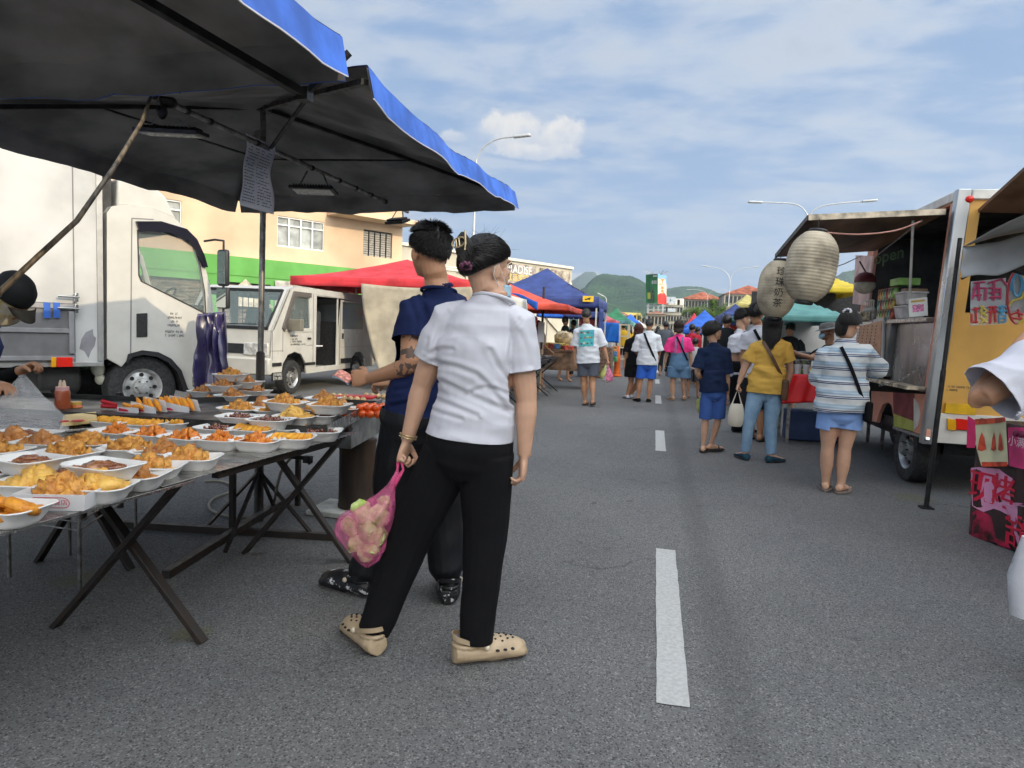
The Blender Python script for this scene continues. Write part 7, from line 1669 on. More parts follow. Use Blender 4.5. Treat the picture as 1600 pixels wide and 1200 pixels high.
def torso(P,m,ex=0.,t0=-.16,t1=1.04,wk=(1,1,1)):
    """loft of ellipses; wk scales hip, waist, chest widths"""
    k=P.k*P.fat; sw=P.sw; prof=[(t_,(w2 if callable(w2) is False else w2)*getattr(P,'slim',1.),d2) for t_,w2,d2 in [(-.16,.10,.085),(-.05,.150,.115),(.06,.168,.125),(.2,.155,.112),(.36,.135,.100),(.52,.142,.108),(.68,.155,.115),(.80,sw/k*1.0,.105),(.90,sw/k*.88,.085),(.97,sw/k*.50,.062),(1.04,.052,.052)]]
    secs=[]; u=P.up.normalized(); N_=34
    for i in range(N_+1):
        t=t0+(t1-t0)*i/N_; w_,d_=prof[0][1:] if t<prof[0][0] else prof[-1][1:]
        for (a,wa,da),(b,wb,db) in zip(prof,prof[1:]):
            if a-1e-9<=t<=b+1e-9: q=(t-a)/(b-a); q=q*q*(3-2*q); w_=wa+(wb-wa)*q; d_=da+(db-da)*q
        xv=P.xx.lerp(P.x,max(0,min(1,(t-.3)/.5))).normalized()
        c=P.hc+P.up*t; 
        sm=(P.J['shL']+P.J['shR'])/2; off=(sm-(P.hc+P.up*.86)); off-=u*off.dot(u); c+=off*max(0,min(1,(t-.3)/.4))*(1 if t<.9 else max(0,(1.04-t)/.14))
        secs.append((c,xv*(w_*k+ex*(1 if t<.9 else .6)),P.fx*(d_*k+ex)))
    m.loft(secs,26)
def shirt(P,mt,hem=-.05,sleeve=.28,ease=.014,voxk=1.2,folds=.006,neck=.985,sl_ease=.02,name='shirt',hemx=None,flare=0.,seed=0,belly=0.,sleeves=(1,1),collar=True,creases=None):
    m=MB(); j=P.J; torso(P,m,ease,t0=hem-.14,t1=1.045); k=P.k*P.fat**.5; cuts=[]
    u=P.up.normalized()
    if flare or belly:
        s=[]; 
        for i in range(12):
            t=hem-.14+(.6-hem)*i/11; w_=(.168+flare*(1-i/11))*P.k*P.fat+ease; s.append((P.hc+P.up*t-P.fx*belly*.3*0,P.xx*w_,P.fx*(.122*P.k*P.fat+ease+flare*.6*(1-i/11)+belly*math.sin(PI*i/11))))
        m.loft(s,26)
    for i,sd in enumerate('LR'):
        if not sleeves[i]: continue
        p=[j['sh'+sd],j['el'+sd],j['wr'+sd]]; 
        inner=P.nb.lerp(p[0],.55)-u*.02
        pts=[inner,p[0]]+[along(p,t) for t in(sleeve*.5,sleeve,sleeve+.06)]; rr=[.055*k,.060*k+ease*.6]+[.054*k+sl_ease*.7,.050*k+sl_ease,.050*k+sl_ease]
        m.tube(pts,rr,16); c=along(p,sleeve); d=(along(p,sleeve+.05)-along(p,sleeve-.05)).normalized(); cuts.append((c,d,.115*k+sl_ease,.050*k+sl_ease+.014))
    me=remesh(m,P.vox*voxk,4,V(P.e.location)); o=V(P.e.location)
    hc=P.hc+P.up*hem
    hn=-u if hemx is None else V(hemx)
    # neckline
    X,Yv,Z=P.xx,P.fx,u
    wrinkle(me,[(-folds*.9,(X*5+Z*4,Yv*5,Z*11-X*3),seed),(folds*.75,(X*3.2-Z*3,Yv*4,Z*7.5+X*4),seed+9),(-folds*.45,(X*14,Yv*14,Z*26),seed+3)])
    if creases: crease(me,creases,o)
    cuts=[(c-o,d,r,l) for c,d,r,l in cuts]; cuts.append((hc-o,hn,.42)); 
    nc=P.hc+P.up*neck+P.fx*.0; cuts.append((nc-o,(u+P.fx*.28).normalized(),.10*P.k,.078*P.k))
    cut(me,cuts); ob=fin(me,name,mt,P.e,solid=.003)
    if collar:
        cm=MB(); w_=.066*P.k*P.fat**.4+.004; nn=(u+P.fx*.28).normalized(); fy=(P.fx-nn*P.fx.dot(nn)).normalized(); cm.tube([nc+nn*.002+P.xx*w_*1.12*math.cos(a)+fy*w_*math.sin(a) for a in [2*PI*i/32 for i in range(33)]],.0075*P.k,8); cm.build('collar',mt,ob,smooth=True)
    return ob
def trousers(P,mt,length=.93,waist=.10,ease=.014,leg_r=None,folds=.004,name='trousers',seed=0,voxk=1.2,hips=1.0):
    m=MB(); j=P.J; k=P.k*P.fat; P2=P; torso(P,m,ease,t0=-.15,t1=waist+.08); u0=P.up.normalized(); m.sph(P.hc-u0*.045*k,(.105*k,.118*k,.085*k),16,10); cuts=[]; u=P.up.normalized()
    prof=leg_r or [(0,.100),(.25,.092),(.5,.075),(.75,.062),(1,.052)]
    for sd in 'LR':
        p=[j['hip'+sd],j['kn'+sd],j['an'+sd]]; limb(m,p,prof,k,ease*.5,16,0,min(1,length+.04)); m.sph(j['hip'+sd]+P.up*.03,(.098*k,.10*k,.10*k),12,8)
        c=along(p,length); d=(along(p,min(1,length+.02))-along(p,length-.05)).normalized(); cuts.append((c,d,.2*k if length<.6 else .16*k))
    me=remesh(m,P.vox*voxk,4,V(P.e.location)); o=V(P.e.location); X,Yv,Z=P.xx,P.fx,V((0,0,1))
    wrinkle(me,[(-folds,(X*12,Yv*12,Z*4),seed),(-folds*.8,(X*5,Yv*5,Z*9+X*5),seed+5),(folds*.5,(X*6,Yv*5,Z*6-X*4),seed+7)])
    cut(me,[(c-o,d,r) for c,d,r in cuts]+[(P.hc+P.up*waist-o,u,.3)]); return fin(me,name,mt,P.e,solid=.003)
def strands(P,mt,roots,path,wd=.003,name='hair',shell=True,nseg=7,extra=None,smin=None):
    """hair: dark shell hugging the skull plus many thin tapered locks"""
    m=MB(); s=P.hs
    for r_ in roots:
        pts=path(r_); 
        if not pts or len(pts)<2: continue
        w_=wd*s; m.tube(pts,[w_*.8]+[w_]*(len(pts)-2)+[w_*.25],3,cap=False)
    if extra: extra(m)
    return m.build(name,mt,P.e,smooth=True,ang=180)
def skull(P,th,ph,lift=0.):
    # th polar from crown, ph azimuth (0 = forward, 90 = right)
    s=P.hs; d=V((math.sin(th)*math.sin(ph),math.sin(th)*math.cos(ph),math.cos(th)))
    return P.Lc(d.x*(.077+lift),d.y*(.097+lift)-.012,d.z*(.094+lift)+.022)
def hair_style(P,mt,style='short',n=700,length=.03,seed=0,front=62,side=98,back=118,lift=.006,hang=0.,fall=None,wd=.003):
    g=random.Random(seed); s=P.hs
    def tmax(ph): # hairline polar angle by azimuth
        c=math.cos(ph); a=R(front if c>0 else back); b_=R(side); c2=abs(c)**(1.3 if c>0 else .55); return a*c2+b_*(1-c2)
    # shell
    m=MB(); nu,nv=36,14
    def fn(u,v):
        ph=2*PI*u; t=tmax(ph)*v+.001; L_=lift*(.12+.88*(1-v**2))+.0045*noise.noise(V((math.sin(ph)*3,math.cos(ph)*3,v*4+seed))); return skull(P,t,ph,L_)
    m.sheet(fn,nu,nv); o=m.build('hair',mt,P.e,smooth=True,ang=180,solid=.0)
    mm=MB()
    for i in range(n):
        ph=g.uniform(0,2*PI); tm=tmax(ph); t0=math.acos(1-g.random()*(1-math.cos(tm))) ; pts=[]; L_=length*g.uniform(.7,1.2)
        if style=='short':
            p=skull(P,t0,ph,lift*.5); q=skull(P,t0+.25,ph+.15,lift+.004); nrm=(skull(P,t0,ph,.05)-p).normalized(); d=(q-p).normalized(); sp=(.9 if t0<R(50) else .35)
            dv=(d*(1-sp*.5)+nrm*sp*.9).normalized(); L_*=1 if t0<R(55) else max(.35,1-(t0-R(55))/R(40)*.65); pts=[p,p+dv*L_*.5*s,p+(dv*.8+d*.3).normalized()*L_*s]
        else:
            t0=t0*.5 if g.random()<.5 else t0*.9; st=t0; k=6
            lf=lift+g.uniform(-.002,.006)
            for a in range(k+1): pts.append(skull(P,st+(tm-st)*a/k,ph+.04*math.sin(a+i),lf*(.7+.6*a/k)))
            if hang>0 and math.cos(ph)<(fall if fall is not None else .25):
                z=pts[-1]; d=(pts[-1]-pts[-2]).normalized(); H_=hang*g.uniform(.82,1.05)*s; back_=-P.hf
                for a in range(1,6): 
                    q=a/5; pts.append(z+V((0,0,-1))*H_*q+back_*(.018*s*math.sin(q*PI*.6))+(P.hr*math.sin(ph)*-.018*q+P.hr*.004*math.sin(i*1.7+q*5)))
            elif g.random()<.3 and tm<R(80): pts=pts[:-1]
        mm.tube(pts,[wd*s*.8]+[wd*s]*(len(pts)-2)+[wd*s*.2],3,cap=False)
    mm.build('hair_lock',mt,o,smooth=True,ang=180); return o
def shoe(P,sd,mt,name='shoe',sole=None,h=.055,open_=False,L=1.):
    c,d,x=P.feet[sd]; s=P.k; z=V((0,0,1)); c=c-z*.02
    m=MB(); 
    if not open_:
        m.loft([(c-d*.07*s+z*.03*s,x*.022*s,z*.02*s),(c-d*.06*s+z*.042*s,x*.038*s,z*.038*s),(c+z*.045*s,x*.042*s,z*.042*s),(c+d*.07*s+z*.036*s,x*.045*s,z*.034*s),(c+d*.14*s+z*.028*s,x*.049*s,z*.026*s),(c+d*.19*s+z*.022*s,x*.04*s,z*.018*s),(c+d*.215*s+z*.018*s,x*.016*s,z*.008*s)],18); o=m.build(name,mt,P.e,smooth=True,ang=180)
    m=MB(); pr=[]
    for i in range(26):
        a=2*PI*i/26; y=math.cos(a)*.148+.072; w_=.052*math.sin(a)*(1+.12*math.cos(a)-.1*math.cos(2*a)); pr.append(c+d*y*s+x*w_*s+z*.004)
    m.prism(pr,z*.018*s); so_=m.build('sole' if not open_ else name,sole or dark,P.e if open_ else o,bevel=.003)
    if open_:
        m=MB(); q=[c+d*.09*s+x*.046*s+z*.02,c+d*.10*s+x*.03*s+z*.05,c+d*.11*s+z*.058,c+d*.10*s-x*.03*s+z*.05,c+d*.09*s-x*.046*s+z*.02]; m.tube(smooth_pts(q),.011*s,6); m.build('strap',mt,so_,smooth=True)
    return so_
def strap(P,pts,mt,name='bag_strap',w=.018,th=.005):
    m=MB(); q=smooth_pts([V(p) for p in pts],5)
    for a,b_ in zip(q,q[1:]):
        pass
    vs=[];n_=P.fx
    for i,p in enumerate(q):
        d=(q[min(i+1,len(q)-1)]-q[max(i-1,0)]).normalized(); sd=d.cross(n_).normalized(); vs+=[p+sd*w/2+n_*th/2,p-sd*w/2+n_*th/2,p-sd*w/2-n_*th/2,p+sd*w/2-n_*th/2]
    m._loft(vs,len(q),4); return m.build(name,mt,P.e,smooth=True,ang=40)
def clog(P,sd,col,holes=True,pattern=None):
    c,d,x=P.feet[sd]; s=P.k; z=V((0,0,1)); c=c-z*.02
    s=s*1.05; hz=1.35; m=MB(); sec=[]
    for t,w_,h_ in((-.085,.020,.030),(-.078,.040,.044),(-.05,.050,.050),(0,.050,.044),(.04,.052,.042),(.08,.056,.048),(.12,.060,.045),(.16,.058,.038),(.19,.046,.029),(.208,.026,.02),(.213,.008,.010)):
        sec.append((c+d*t*s+z*(h_*.62*hz+.002)*s,x*w_*s,z*h_*.62*hz*s))
    m.loft(sec,24)
    # toe box dome
    m.sph(c+d*.125*s+z*.040*s,(1,1,1),4,4) if 0 else None
    sec=[(c+d*t*s+z*.042*s,x*w_*s,z*h_*1.12*s) for t,w_,h_ in((.035,.047,.036),(.06,.052,.044),(.10,.056,.042),(.14,.053,.034),(.18,.040,.022),(.205,.015,.008))]
    m.loft(sec,24)
    # raised rim round the ankle opening
    rimp=[c+d*(-.022+.060*math.cos(a))*s+x*.041*math.sin(a)*s+z*(.070+.016*max(0,math.cos(a))+.004*max(0,-math.cos(a)))*s for a in [2*PI*i/24 for i in range(25)]]
    m.tube(rimp,.009*s,8,cap=False)
    me=remesh(m,.003,4,V(P.e.location)); wrinkle(me,[(-.0012,(V((1,0,0))*12,V((0,1,0))*12,V((0,0,1))*90),2)]); o=fin(me,'clog',col,P.e)
    m=MB(); m.sheet(lambda p,q:c+d*(-.022+.055*math.cos(2*PI*p)*q)*s+x*.037*math.sin(2*PI*p)*q*s+z*.0555*s,24,4) if 0 else None
    # heel strap and rivets
    sp=[c+d*.032*s+x*.049*s+z*0.070*s,c-d*.03*s+x*.050*s+z*0.092*s,c-d*.075*s+x*.030*s+z*0.105*s,c-d*.088*s+z*0.108*s,c-d*.075*s-x*.030*s+z*0.105*s,c-d*.03*s-x*.050*s+z*0.092*s,c+d*.032*s-x*.049*s+z*0.070*s]
    mb=MB(); vs=[]; q=smooth_pts(sp,5)
    for i,p in enumerate(q):
        o_=(p-(c-d*.02*s)); o_.z=0; o_=o_.normalized(); vs+=[p+z*.009*s+o_*.002,p+z*.009*s-o_*.002,p-z*.009*s-o_*.002,p-z*.009*s+o_*.002]
    mb._loft(vs,len(q),4); mb.build('heel_strap',col,o,smooth=True,ang=50)
    for q_ in(-1,1): mb=MB(); mb.sph(c+d*.034*s+x*q_*.051*s+z*0.070*s,(.011*s,.011*s,.011*s),12,8); mb.build('rivet',mat('rivet_cream',(.60,.52,.40),.4,var=0),o,smooth=True)
    if holes:
        mb=MB()
        for (t,w_) in((.075,.0),(.075,.022),(.075,-.022),(.10,.011),(.10,-.011),(.10,.033),(.10,-.033),(.125,.0),(.125,.022),(.125,-.022),(.15,.011),(.15,-.011)):
            h_=.042+.048*math.sqrt(max(0,1-(w_/.056)**2))*(1 if t<.11 else (.93 if t<.13 else .78))
            mb.sph(c+d*t*s+x*w_*s+z*(h_-.0005)*s,(.0052*s,.0052*s,.003*s),8,6)
        for q_ in(-1,1):
            for t in(.075,.105,.135): mb.sph(c+d*t*s+x*q_*(.0535 if t<.13 else .052)*s+z*.054*s,(.009*s,.0075*s,.0045*s),8,6)
        mb.build('vent_hole',mat('dark_gap',(.012,.012,.012),.8,var=0),o,smooth=True)
    return o
# ================ the woman in white
Yw=G(742,1036).y
navy_s=cloth('navy_jersey',(.009,.016,.060)); whitec=cloth('white_jersey',(.55,.55,.60),var=.02); blackc=cloth('black_twill',(.0075,.0075,.009),.95); 
JW=dict(head=(762,420),neck=(772,466),shL=(699,499,.0),shR=(808,505,.02),elL=(659,603,.02),elR=(823,628,.03),wrL=(636,688,.0),wrR=(819,712,.02),hipL=(700,705),hipR=(762,708),knL=(640,845,.02),knR=(758,845,.03),anL=(577,1004,.0),anR=(741,1022,.02),ftL=(-48,0.0),ftR=(58,0.0),hs=.96)
cw_=_r*-.0
W=person('woman seen from behind in a white T-shirt and black trousers, carrying a pink bag',Yw,JW,fwd=-8,head_yaw=42,skin='fair',vox=.0042,k=.98,slim=.95,hands={'L':dict(curl=1.25,pn=(1,.2,0),th=(.1,1,0)),'R':dict(curl=.75,pn=(-1,.3,0),th=(-.2,1,0),d=(-.05,0,-1),s=1.05)})
W_PROF_LATE=[(-.16,.10,.10),(-.05,.160,.130),(.06,.165,.124),(.2,.148,.108),(.36,.130,.097),(.52,.138,.102),(.68,.152,.110),(.80,W.sw*.99,.105),(.90,W.sw*.90,.085),(.97,W.sw*.54,.062),(1.04,.056,.056)]
u=W.up.normalized(); hx=(at(795,668,Yw)-at(657,648,Yw)); hn=V((hx.z,0,-hx.x)).normalized()
shirt(W,whitec,hem=.105,sleeve=.30,ease=.016,folds=.007,sl_ease=.024,hemx=hn,seed=3,creases=[([(674,566),(714,574),(743,585),(763,603),(777,621),(792,640)],0.0061,5),([(672,595),(691,597),(714,608),(741,621),(777,636),(796,644)],0.0054,5),([(736,613),(753,606),(773,608),(792,616)],0.0043,4),([(766,548),(779,574),(793,590)],0.0043,4.5),([(672,552),(691,545),(706,546)],0.0036,4),([(664,616),(691,628),(714,637),(745,650)],0.0050,4.5),([(662,636),(690,646),(720,655)],0.0036,4),([(798,580),(796,556),(801,524),(812,500)],0.0050,4),([(677,568),(679,535),(688,506),(700,488)],0.0043,4),([(720,520),(745,540),(760,560)],0.0022,9),([(812,520),(824,545),(828,570)],0.0029,5),([(668,530),(664,548)],0.0029,4)])
trousers(W,blackc,length=.935,waist=.16,ease=.012,leg_r=[(0,.098),(.2,.094),(.5,.078),(.75,.069),(1,.056)],folds=.005,seed=2)
clogm=mat('clog_beige',(.42,.315,.20),.5,var=.06,vs=20,bump=.08,bs=150)
clog(W,'L',clogm);clog(W,'R',clogm)
# hair: locks swept to a twist at the back
g=random.Random(2); bun_t,bun_p=R(48),R(215)
def dirv(t,p): return V((math.sin(t)*math.sin(p),math.sin(t)*math.cos(p),math.cos(t)))
def sk2(d,l): return W.Lc(d.x*(.077+l),d.y*(.097+l)-.012,d.z*(.094+l)+.022)
bd=dirv(R(74),R(162)); mm=MB()
def tm(ph):
    c=math.cos(ph); a=R(66 if c>0 else 126); c2=abs(c)**1.2; return a*c2+R(94)*(1-c2)
mm.sheet(lambda a,b_:skull(W,tm(2*PI*a)*b_+.001,2*PI*a,.012*(1-.75*b_**3)+.003*noise.noise(V((math.sin(2*PI*a)*4,math.cos(2*PI*a)*4,b_*5)))),40,18); hw=mm.build('hair',hairb,W.e,smooth=True,ang=180)
mm=MB()
for i in range(2400):
    ph=g.uniform(0,2*PI); t=tm(ph)*(1-.55*g.random()**1.7); d0=dirv(t,ph); pts=[]; lf=g.uniform(.006,.017)
    for a in range(9):
        q=a/8; d=d0.lerp(bd,q).normalized() if d0.dot(bd)>-.9 else d0; pts.append(sk2(d,.002+lf*math.sin(PI*min(1,q*1.2+.15))**.6+.010*q))
    mm.tube(pts,[.0006]+[.0014]*7+[.0008],3,cap=False)
# fly-away hairs
for i in range(70):
    ph=g.uniform(0,2*PI); t=R(g.uniform(5,70)); p=skull(W,t,ph,.01); d=(skull(W,t,ph,.05)-p).normalized(); s_=V((g.gauss(0,1),g.gauss(0,1),g.gauss(0,.5))).normalized(); mm.tube([p,p+d*.012+s_*.01,p+d*.018+s_*.034],[.0005,.0004,.0002],3,cap=False)
mm.build('hair_lock',hairb,hw,smooth=True,ang=180)
bc=sk2(bd,.022); mm=MB(); bx=frame((bc-W.hcn))
upv=(W.hu*1.0+W.hr*-.25).normalized(); outv=(bc-W.hcn).normalized()
for i in range(620):
    a0=g.uniform(0,2*PI); r_=g.uniform(.010,.030); ph0=g.uniform(-.3,.3); pts=[]
    sidev=outv.cross(upv).normalized()
    for k in range(9):
        q=k/8-.5; w2=1-(q*2)**2*.75; pts.append(bc+upv*(q*.125)+outv*(r_*math.cos(a0+q*2.6)*w2+.010)+sidev*(r_*1.15*math.sin(a0+q*2.6)*w2))
    mm.tube(pts,[.0008]+[.0016]*7+[.0008],3,cap=False)
mm.loft([(bc+upv*(q*.125)+outv*.008,outv*.024*(1-(q*2)**2*.7),sidev*.028*(1-(q*2)**2*.7)) for q in [(-.5+k/10) for k in range(11)]],14)
mm.build('hair_twist',hairb,hw,smooth=True,ang=180)
gold=mat('clip_gold',(.60,.47,.27),.3,metal=.6,var=.1,vs=30)
cl_=empty('hair_clip',bc,'pale gold claw clip holding the woman twisted black hair','hair clip')
mm=MB(); f0=bc+outv*.040+upv*.012
mm.tube([f0+sidev*.030*math.cos(a)-upv*.017*math.sin(a) for a in [R(-150+i*20) for i in range(16)]],.0032,8); mm.tube([f0-sidev*.002+upv*.018,f0-sidev*.003-upv*.016],.003,8); mm.tube([f0+sidev*.012+upv*.016,f0+sidev*.010-upv*.017],.003,8)
mm.tube([f0-sidev*.034+upv*.034,f0-sidev*.030-upv*.010,f0-sidev*.024-upv*.035],[.0035,.004,.003],8); mm.build('claw',gold,cl_,smooth=True)
mm=MB(); q0=bc-upv*.060+outv*.012; mm.tube([q0+sidev*.019*math.cos(a)+outv*.016*math.sin(a)+upv*.005*math.sin(a*7) for a in [2*PI*i/28 for i in range(29)]],[.0055+.002*math.sin(i*2.1) for i in range(29)],8); tag(mm.build('scrunchie',cloth('mauve_satin',(.16,.06,.10),.5),None,smooth=True),'small mauve scrunchie under the gold hair clip','scrunchie')
# face mask under the chin, loop over the ear
mk=empty('face_mask',W.Lc(.02,.07,-.08),'pale blue face mask pulled down under the woman chin','face mask')
maskm=mat('mask_blue',(.35,.55,.68),.8,var=.06,vs=20)
mm=MB(); mm.sheet(lambda p,q:W.Lc((.066*math.sin((p-.5)*PI*.95))*1.0,.020+.078*math.cos((p-.5)*PI*.9)+.004,-.062-.045*q+.012*math.sin(p*PI)*0),20,6); mm.build('mask_sheet',maskm,mk,smooth=True,solid=.0015)
for q in(-1,1):
    mm=MB(); mm.tube([W.Lc(q*.060,.050,-.066),W.Lc(q*.077,.018,-.02),W.Lc(q*.082,-.004,.018),W.Lc(q*.081,-.020,.004),W.Lc(q*.077,-.024,-.03),W.Lc(q*.068,.012,-.075),W.Lc(q*.058,.045,-.10)],.0014,6); mm.build('ear_loop',wf,mk,smooth=True)
# bracelet
wl=W.J['wrL']; dl=(W.J['wrL']-W.J['elL']).normalized(); x,y,_=frame(dl)
mm=MB()
for o_ in(0,.009): mm.tube([wl-dl*(.012+o_)+x*.033*math.cos(a)+y*.033*math.sin(a) for a in [2*PI*i/24 for i in range(25)]],.0026,8)
tag(mm.build('bracelet',mat('jade_gold',(.60,.46,.24),.25,metal=.5),None,smooth=True),'pale gold double bangle on the wrist holding the pink bag','bracelet')
# pink bag
bagc=at(571,826,Yw-.05); pg=empty('plastic_bag',(bagc.x,bagc.y,bagc.z),'translucent pink plastic bag of green vegetables hanging from the woman hand','bag')
def outline(py): # left,right px
    tb=[(737,619,624),(760,604,618),(775,588,616),(790,562,616),(805,538,612),(815,529,608),(830,527,604),(845,534,601),(860,545,598),(872,556,592),(882,566,580),(886,572,575)]
    for a,b_ in zip(tb,tb[1:]):
        if a[0]<=py<=b_[0]: t=(py-a[0])/(b_[0]-a[0]); return a[1]+(b_[1]-a[1])*t,a[2]+(b_[2]-a[2])*t
rs=[];Yb=Yw-.03
for i in range(40):
    py=737+148.5*i/39; l,r_=outline(py); c=at((l+r_)/2,py,Yb); hw_=(at(r_,py,Yb)-at(l,py,Yb)).length/2; dep=hw_*(.75 if i>6 else 1); ring_=[]
    for j_ in range(64):
        a=2*PI*j_/64; cr=1+.055*math.sin(a*9+i*.25)*min(1,i/8)+.07*noise.noise(V((math.cos(a)*3,math.sin(a)*3,i*.25)))+.03*math.sin(a*17-i*.4)
        ring_.append(c+V((math.cos(a)*hw_*cr,math.sin(a)*dep*cr,.004*math.sin(a*5))))
    rs.append(ring_)
mm=MB(); mm.rings(rs)
film=mat('pink_film',(.92,.16,.38),.18,var=.2,vs=14,alpha=.40,spec=.8,bump=.5,bs=45); mm.build('film',film,pg,smooth=True,ang=180)
vegm=fmat('pale_vegetable',(.26,.42,.05),(.70,.72,.36),.5,14,.3,60)
for i,(x_,y_,r_,sh_) in enumerate(((566,800,.043,1.1),(591,806,.040,1.2),(548,822,.040,1.),(575,830,.048,1.2),(592,838,.038,1.),(557,848,.040,1.1),(580,858,.036,1.),(570,868,.030,1.),(600,785,.030,1.3))):
    mm=MB(); lump(mm,at(x_,y_,Yb+.01*(i%3-1)),(r_,r_*.8,r_*sh_),i*4.4,Euler((.3*i,.5*i,0)).to_matrix(),.22,1.4,18,12); mm.build('vegetable',vegm,pg,smooth=True)
for dx in(-.006,.01):
    mm=MB(); a=W.J['wrL']+dl*.085; mm.tube([a+V((dx,-.02,0)),a+V((dx*1.5,-.015,-.03)),at(612,762,Yb)],[.006,.005,.014],8); mm.build('handle',mat('pink_film_solid',(.80,.10,.26),.3,var=.2,vs=30),pg,smooth=True)
# ================ the man in navy
Ym=G(703,934).y
JM=dict(head=(671,395,.0),neck=(686,452),shL=(648,487,-.05),shR=(722,482,.10),elL=(640,573,-.13),elR=(700,590,.22),wrL=(578,591,-.02),wrR=(612,600,.20),hipL=(632,668,-.03),hipR=(678,668,.05),knL=(612,795),knR=(690,795,.03),anL=(560,922,-.08),anR=(702,915,.0),ftL=(-75,0.),ftR=(-15,0.),hs=1.04)
M=person('man seen from behind in a navy T-shirt and black joggers, holding banknotes',Ym,JM,fwd=-32,head_yaw=-48,skin='tan',vox=.0045,k=1.04,hands={'L':dict(curl=.8,pn=(.1,.9,.2),th=(0,.2,1),d=(-1,.05,-.05)),'R':dict(curl=1.0,pn=(0,-.3,-1),th=(-.3,.9,.2),d=(-1,-.1,0))})
shirt(M,navy_s,hem=.02,sleeve=.26,ease=.018,folds=.008,sl_ease=.034,seed=11,creases=[([(640,470),(652,500),(650,530)],.006,5),([(622,580),(650,560),(672,520)],.007,5),([(616,610),(640,606),(664,590)],.006,4),([(612,634),(636,630),(656,622)],.006,4),([(655,465),(668,500),(668,540)],.005,6)])
jog=mat('black_jogger',(.004,.004,.006),.6,var=.1,vs=6,spec=.35,bump=.1,bs=80)
trousers(M,jog,length=.955,waist=.12,ease=.022,leg_r=[(0,.100),(.3,.094),(.5,.080),(.75,.075),(.9,.070),(.945,.048),(1,.04)],folds=.012,seed=8)
patt=fmat('zebra_clog',(.60,.60,.61),(.008,.008,.010),.45,20,.1,60)
for n_ in patt.node_tree.nodes:
    if n_.type=='MAP_RANGE': n_.inputs[1].default_value=.40; n_.inputs[2].default_value=.44
for sd in 'LR': o=clog(M,sd,patt,holes=False); shoe(M,sd,dark,sole=dark,name='clog_sole',open_=True) if 0 else None
hair_style(M,hairb,'short',n=4600,length=.032,seed=4,front=66,side=88,back=124,lift=.007,wd=.0014)
g=random.Random(9); mm=MB()
for i in range(160):
    ph=R(g.uniform(-60,60)); t=R(g.uniform(32,58)); p=skull(M,t,ph,.006); d=(skull(M,t,ph,.05)-p).normalized(); d=(d+M.hu*.7).normalized(); mm.tube([p,p+d*.02,p+d*.04+M.hr*g.uniform(-.006,.006)],[.0012,.0014,.0003],3,cap=False)
mm.build('brown_fringe',mat('hair_brown_tip',(.22,.10,.06),.5,var=.3,vs=60),M.e,smooth=True,ang=180)
# tattoo: thin dark shapes on the upper arm and forearm skin
def tattoo_on(P,material):
    me=P.body.data; o=V(P.e.location); t=[]
    a=P.J['shL']-o; b_=P.J['elL']-o; c=P.J['wrL']-o; idx=[]
    for poly in me.polygons:
        p=poly.center; 
        for (s0,s1,lo,hi) in((a,b_,.50,1.05),(b_,c,-.1,.22)):
            d=s1-s0; q=(p-s0).dot(d)/d.length_squared
            if lo<q<hi and (p-s0-d*q).length<.075:
                v=noise.noise(V((p.x*16,p.y*16,p.z*34+3)))+.45*noise.noise(p*75); st=noise.noise(V((p.x*30,p.y*30,p.z*9)))
                if (v>.02 and st>-.15) or abs(q-.78)<.05 and s0 is a: poly.material_index=1
                break
    me.materials.append(material)
tattoo_on(M,fmat('tattoo_ink',(.075,.05,.04),(.12,.07,.05),.5,12,.1,200))
# banknotes
nt_=empty('banknotes',at(541,589,Ym-.04),'folded pink and blue banknotes in the man left hand','banknotes')
hp=M.J['wrL']+V((-.125,.0,-.005))
for k,(c_,dz,rz) in enumerate((((.30,.45,.55),-.006,.2),((.80,.33,.26),.004,0.0))):
    q=Matrix.Rotation(rz,3,'Z')@Matrix.Rotation(R(22),3,'Y')@Matrix.Rotation(R(28),3,'X'); mm=MB(); mm.sheet(lambda p,s_:hp+q@V(((p-.65)*.085,(s_-.5)*.06,dz+.006*math.sin(p*4))),10,6); mm.build('note',mat('note_%d'%k,c_,.6,var=.25,vs=60),nt_,smooth=True,solid=.0012)
# ================ shoppers and sellers
def strap_around(P,a,b_,mt,w=.02,bag=None,off=.018):
    """strap over the back from shoulder point a to hip point b (fractions of torso frame: x across, t up)"""
    pts=[]; k=P.k*P.fat
    for i in range(9):
        q=i/8; x=a[0]+(b_[0]-a[0])*q; t=a[1]+(b_[1]-a[1])*q; W_=.165*k; dep=math.sqrt(max(0,1-min(1,(x/1.08)**2)))*(.128 if t<.7 else .128-(t-.7)*.14)*k+off
        sm=(P.J['shL']+P.J['shR'])/2; c=P.hc+P.up*t; u=P.up.normalized(); o=sm-(P.hc+P.up*.86); o-=u*o.dot(u); c=c+o*max(0,min(1,(t-.3)/.4)); pts.append(c+P.xx*x*W_-P.fx*dep)
    s=strap(P,pts,mt,w=w)
    return pts
def simple_bag(label,c,sz,mt,rot=None,name='shoulder_bag',cat='bag'):
    m=MB(); m.box(c,sz,rot); return tag(m.build(name,mt,None,bevel=min(sz)*.35,seg=4),label,cat)
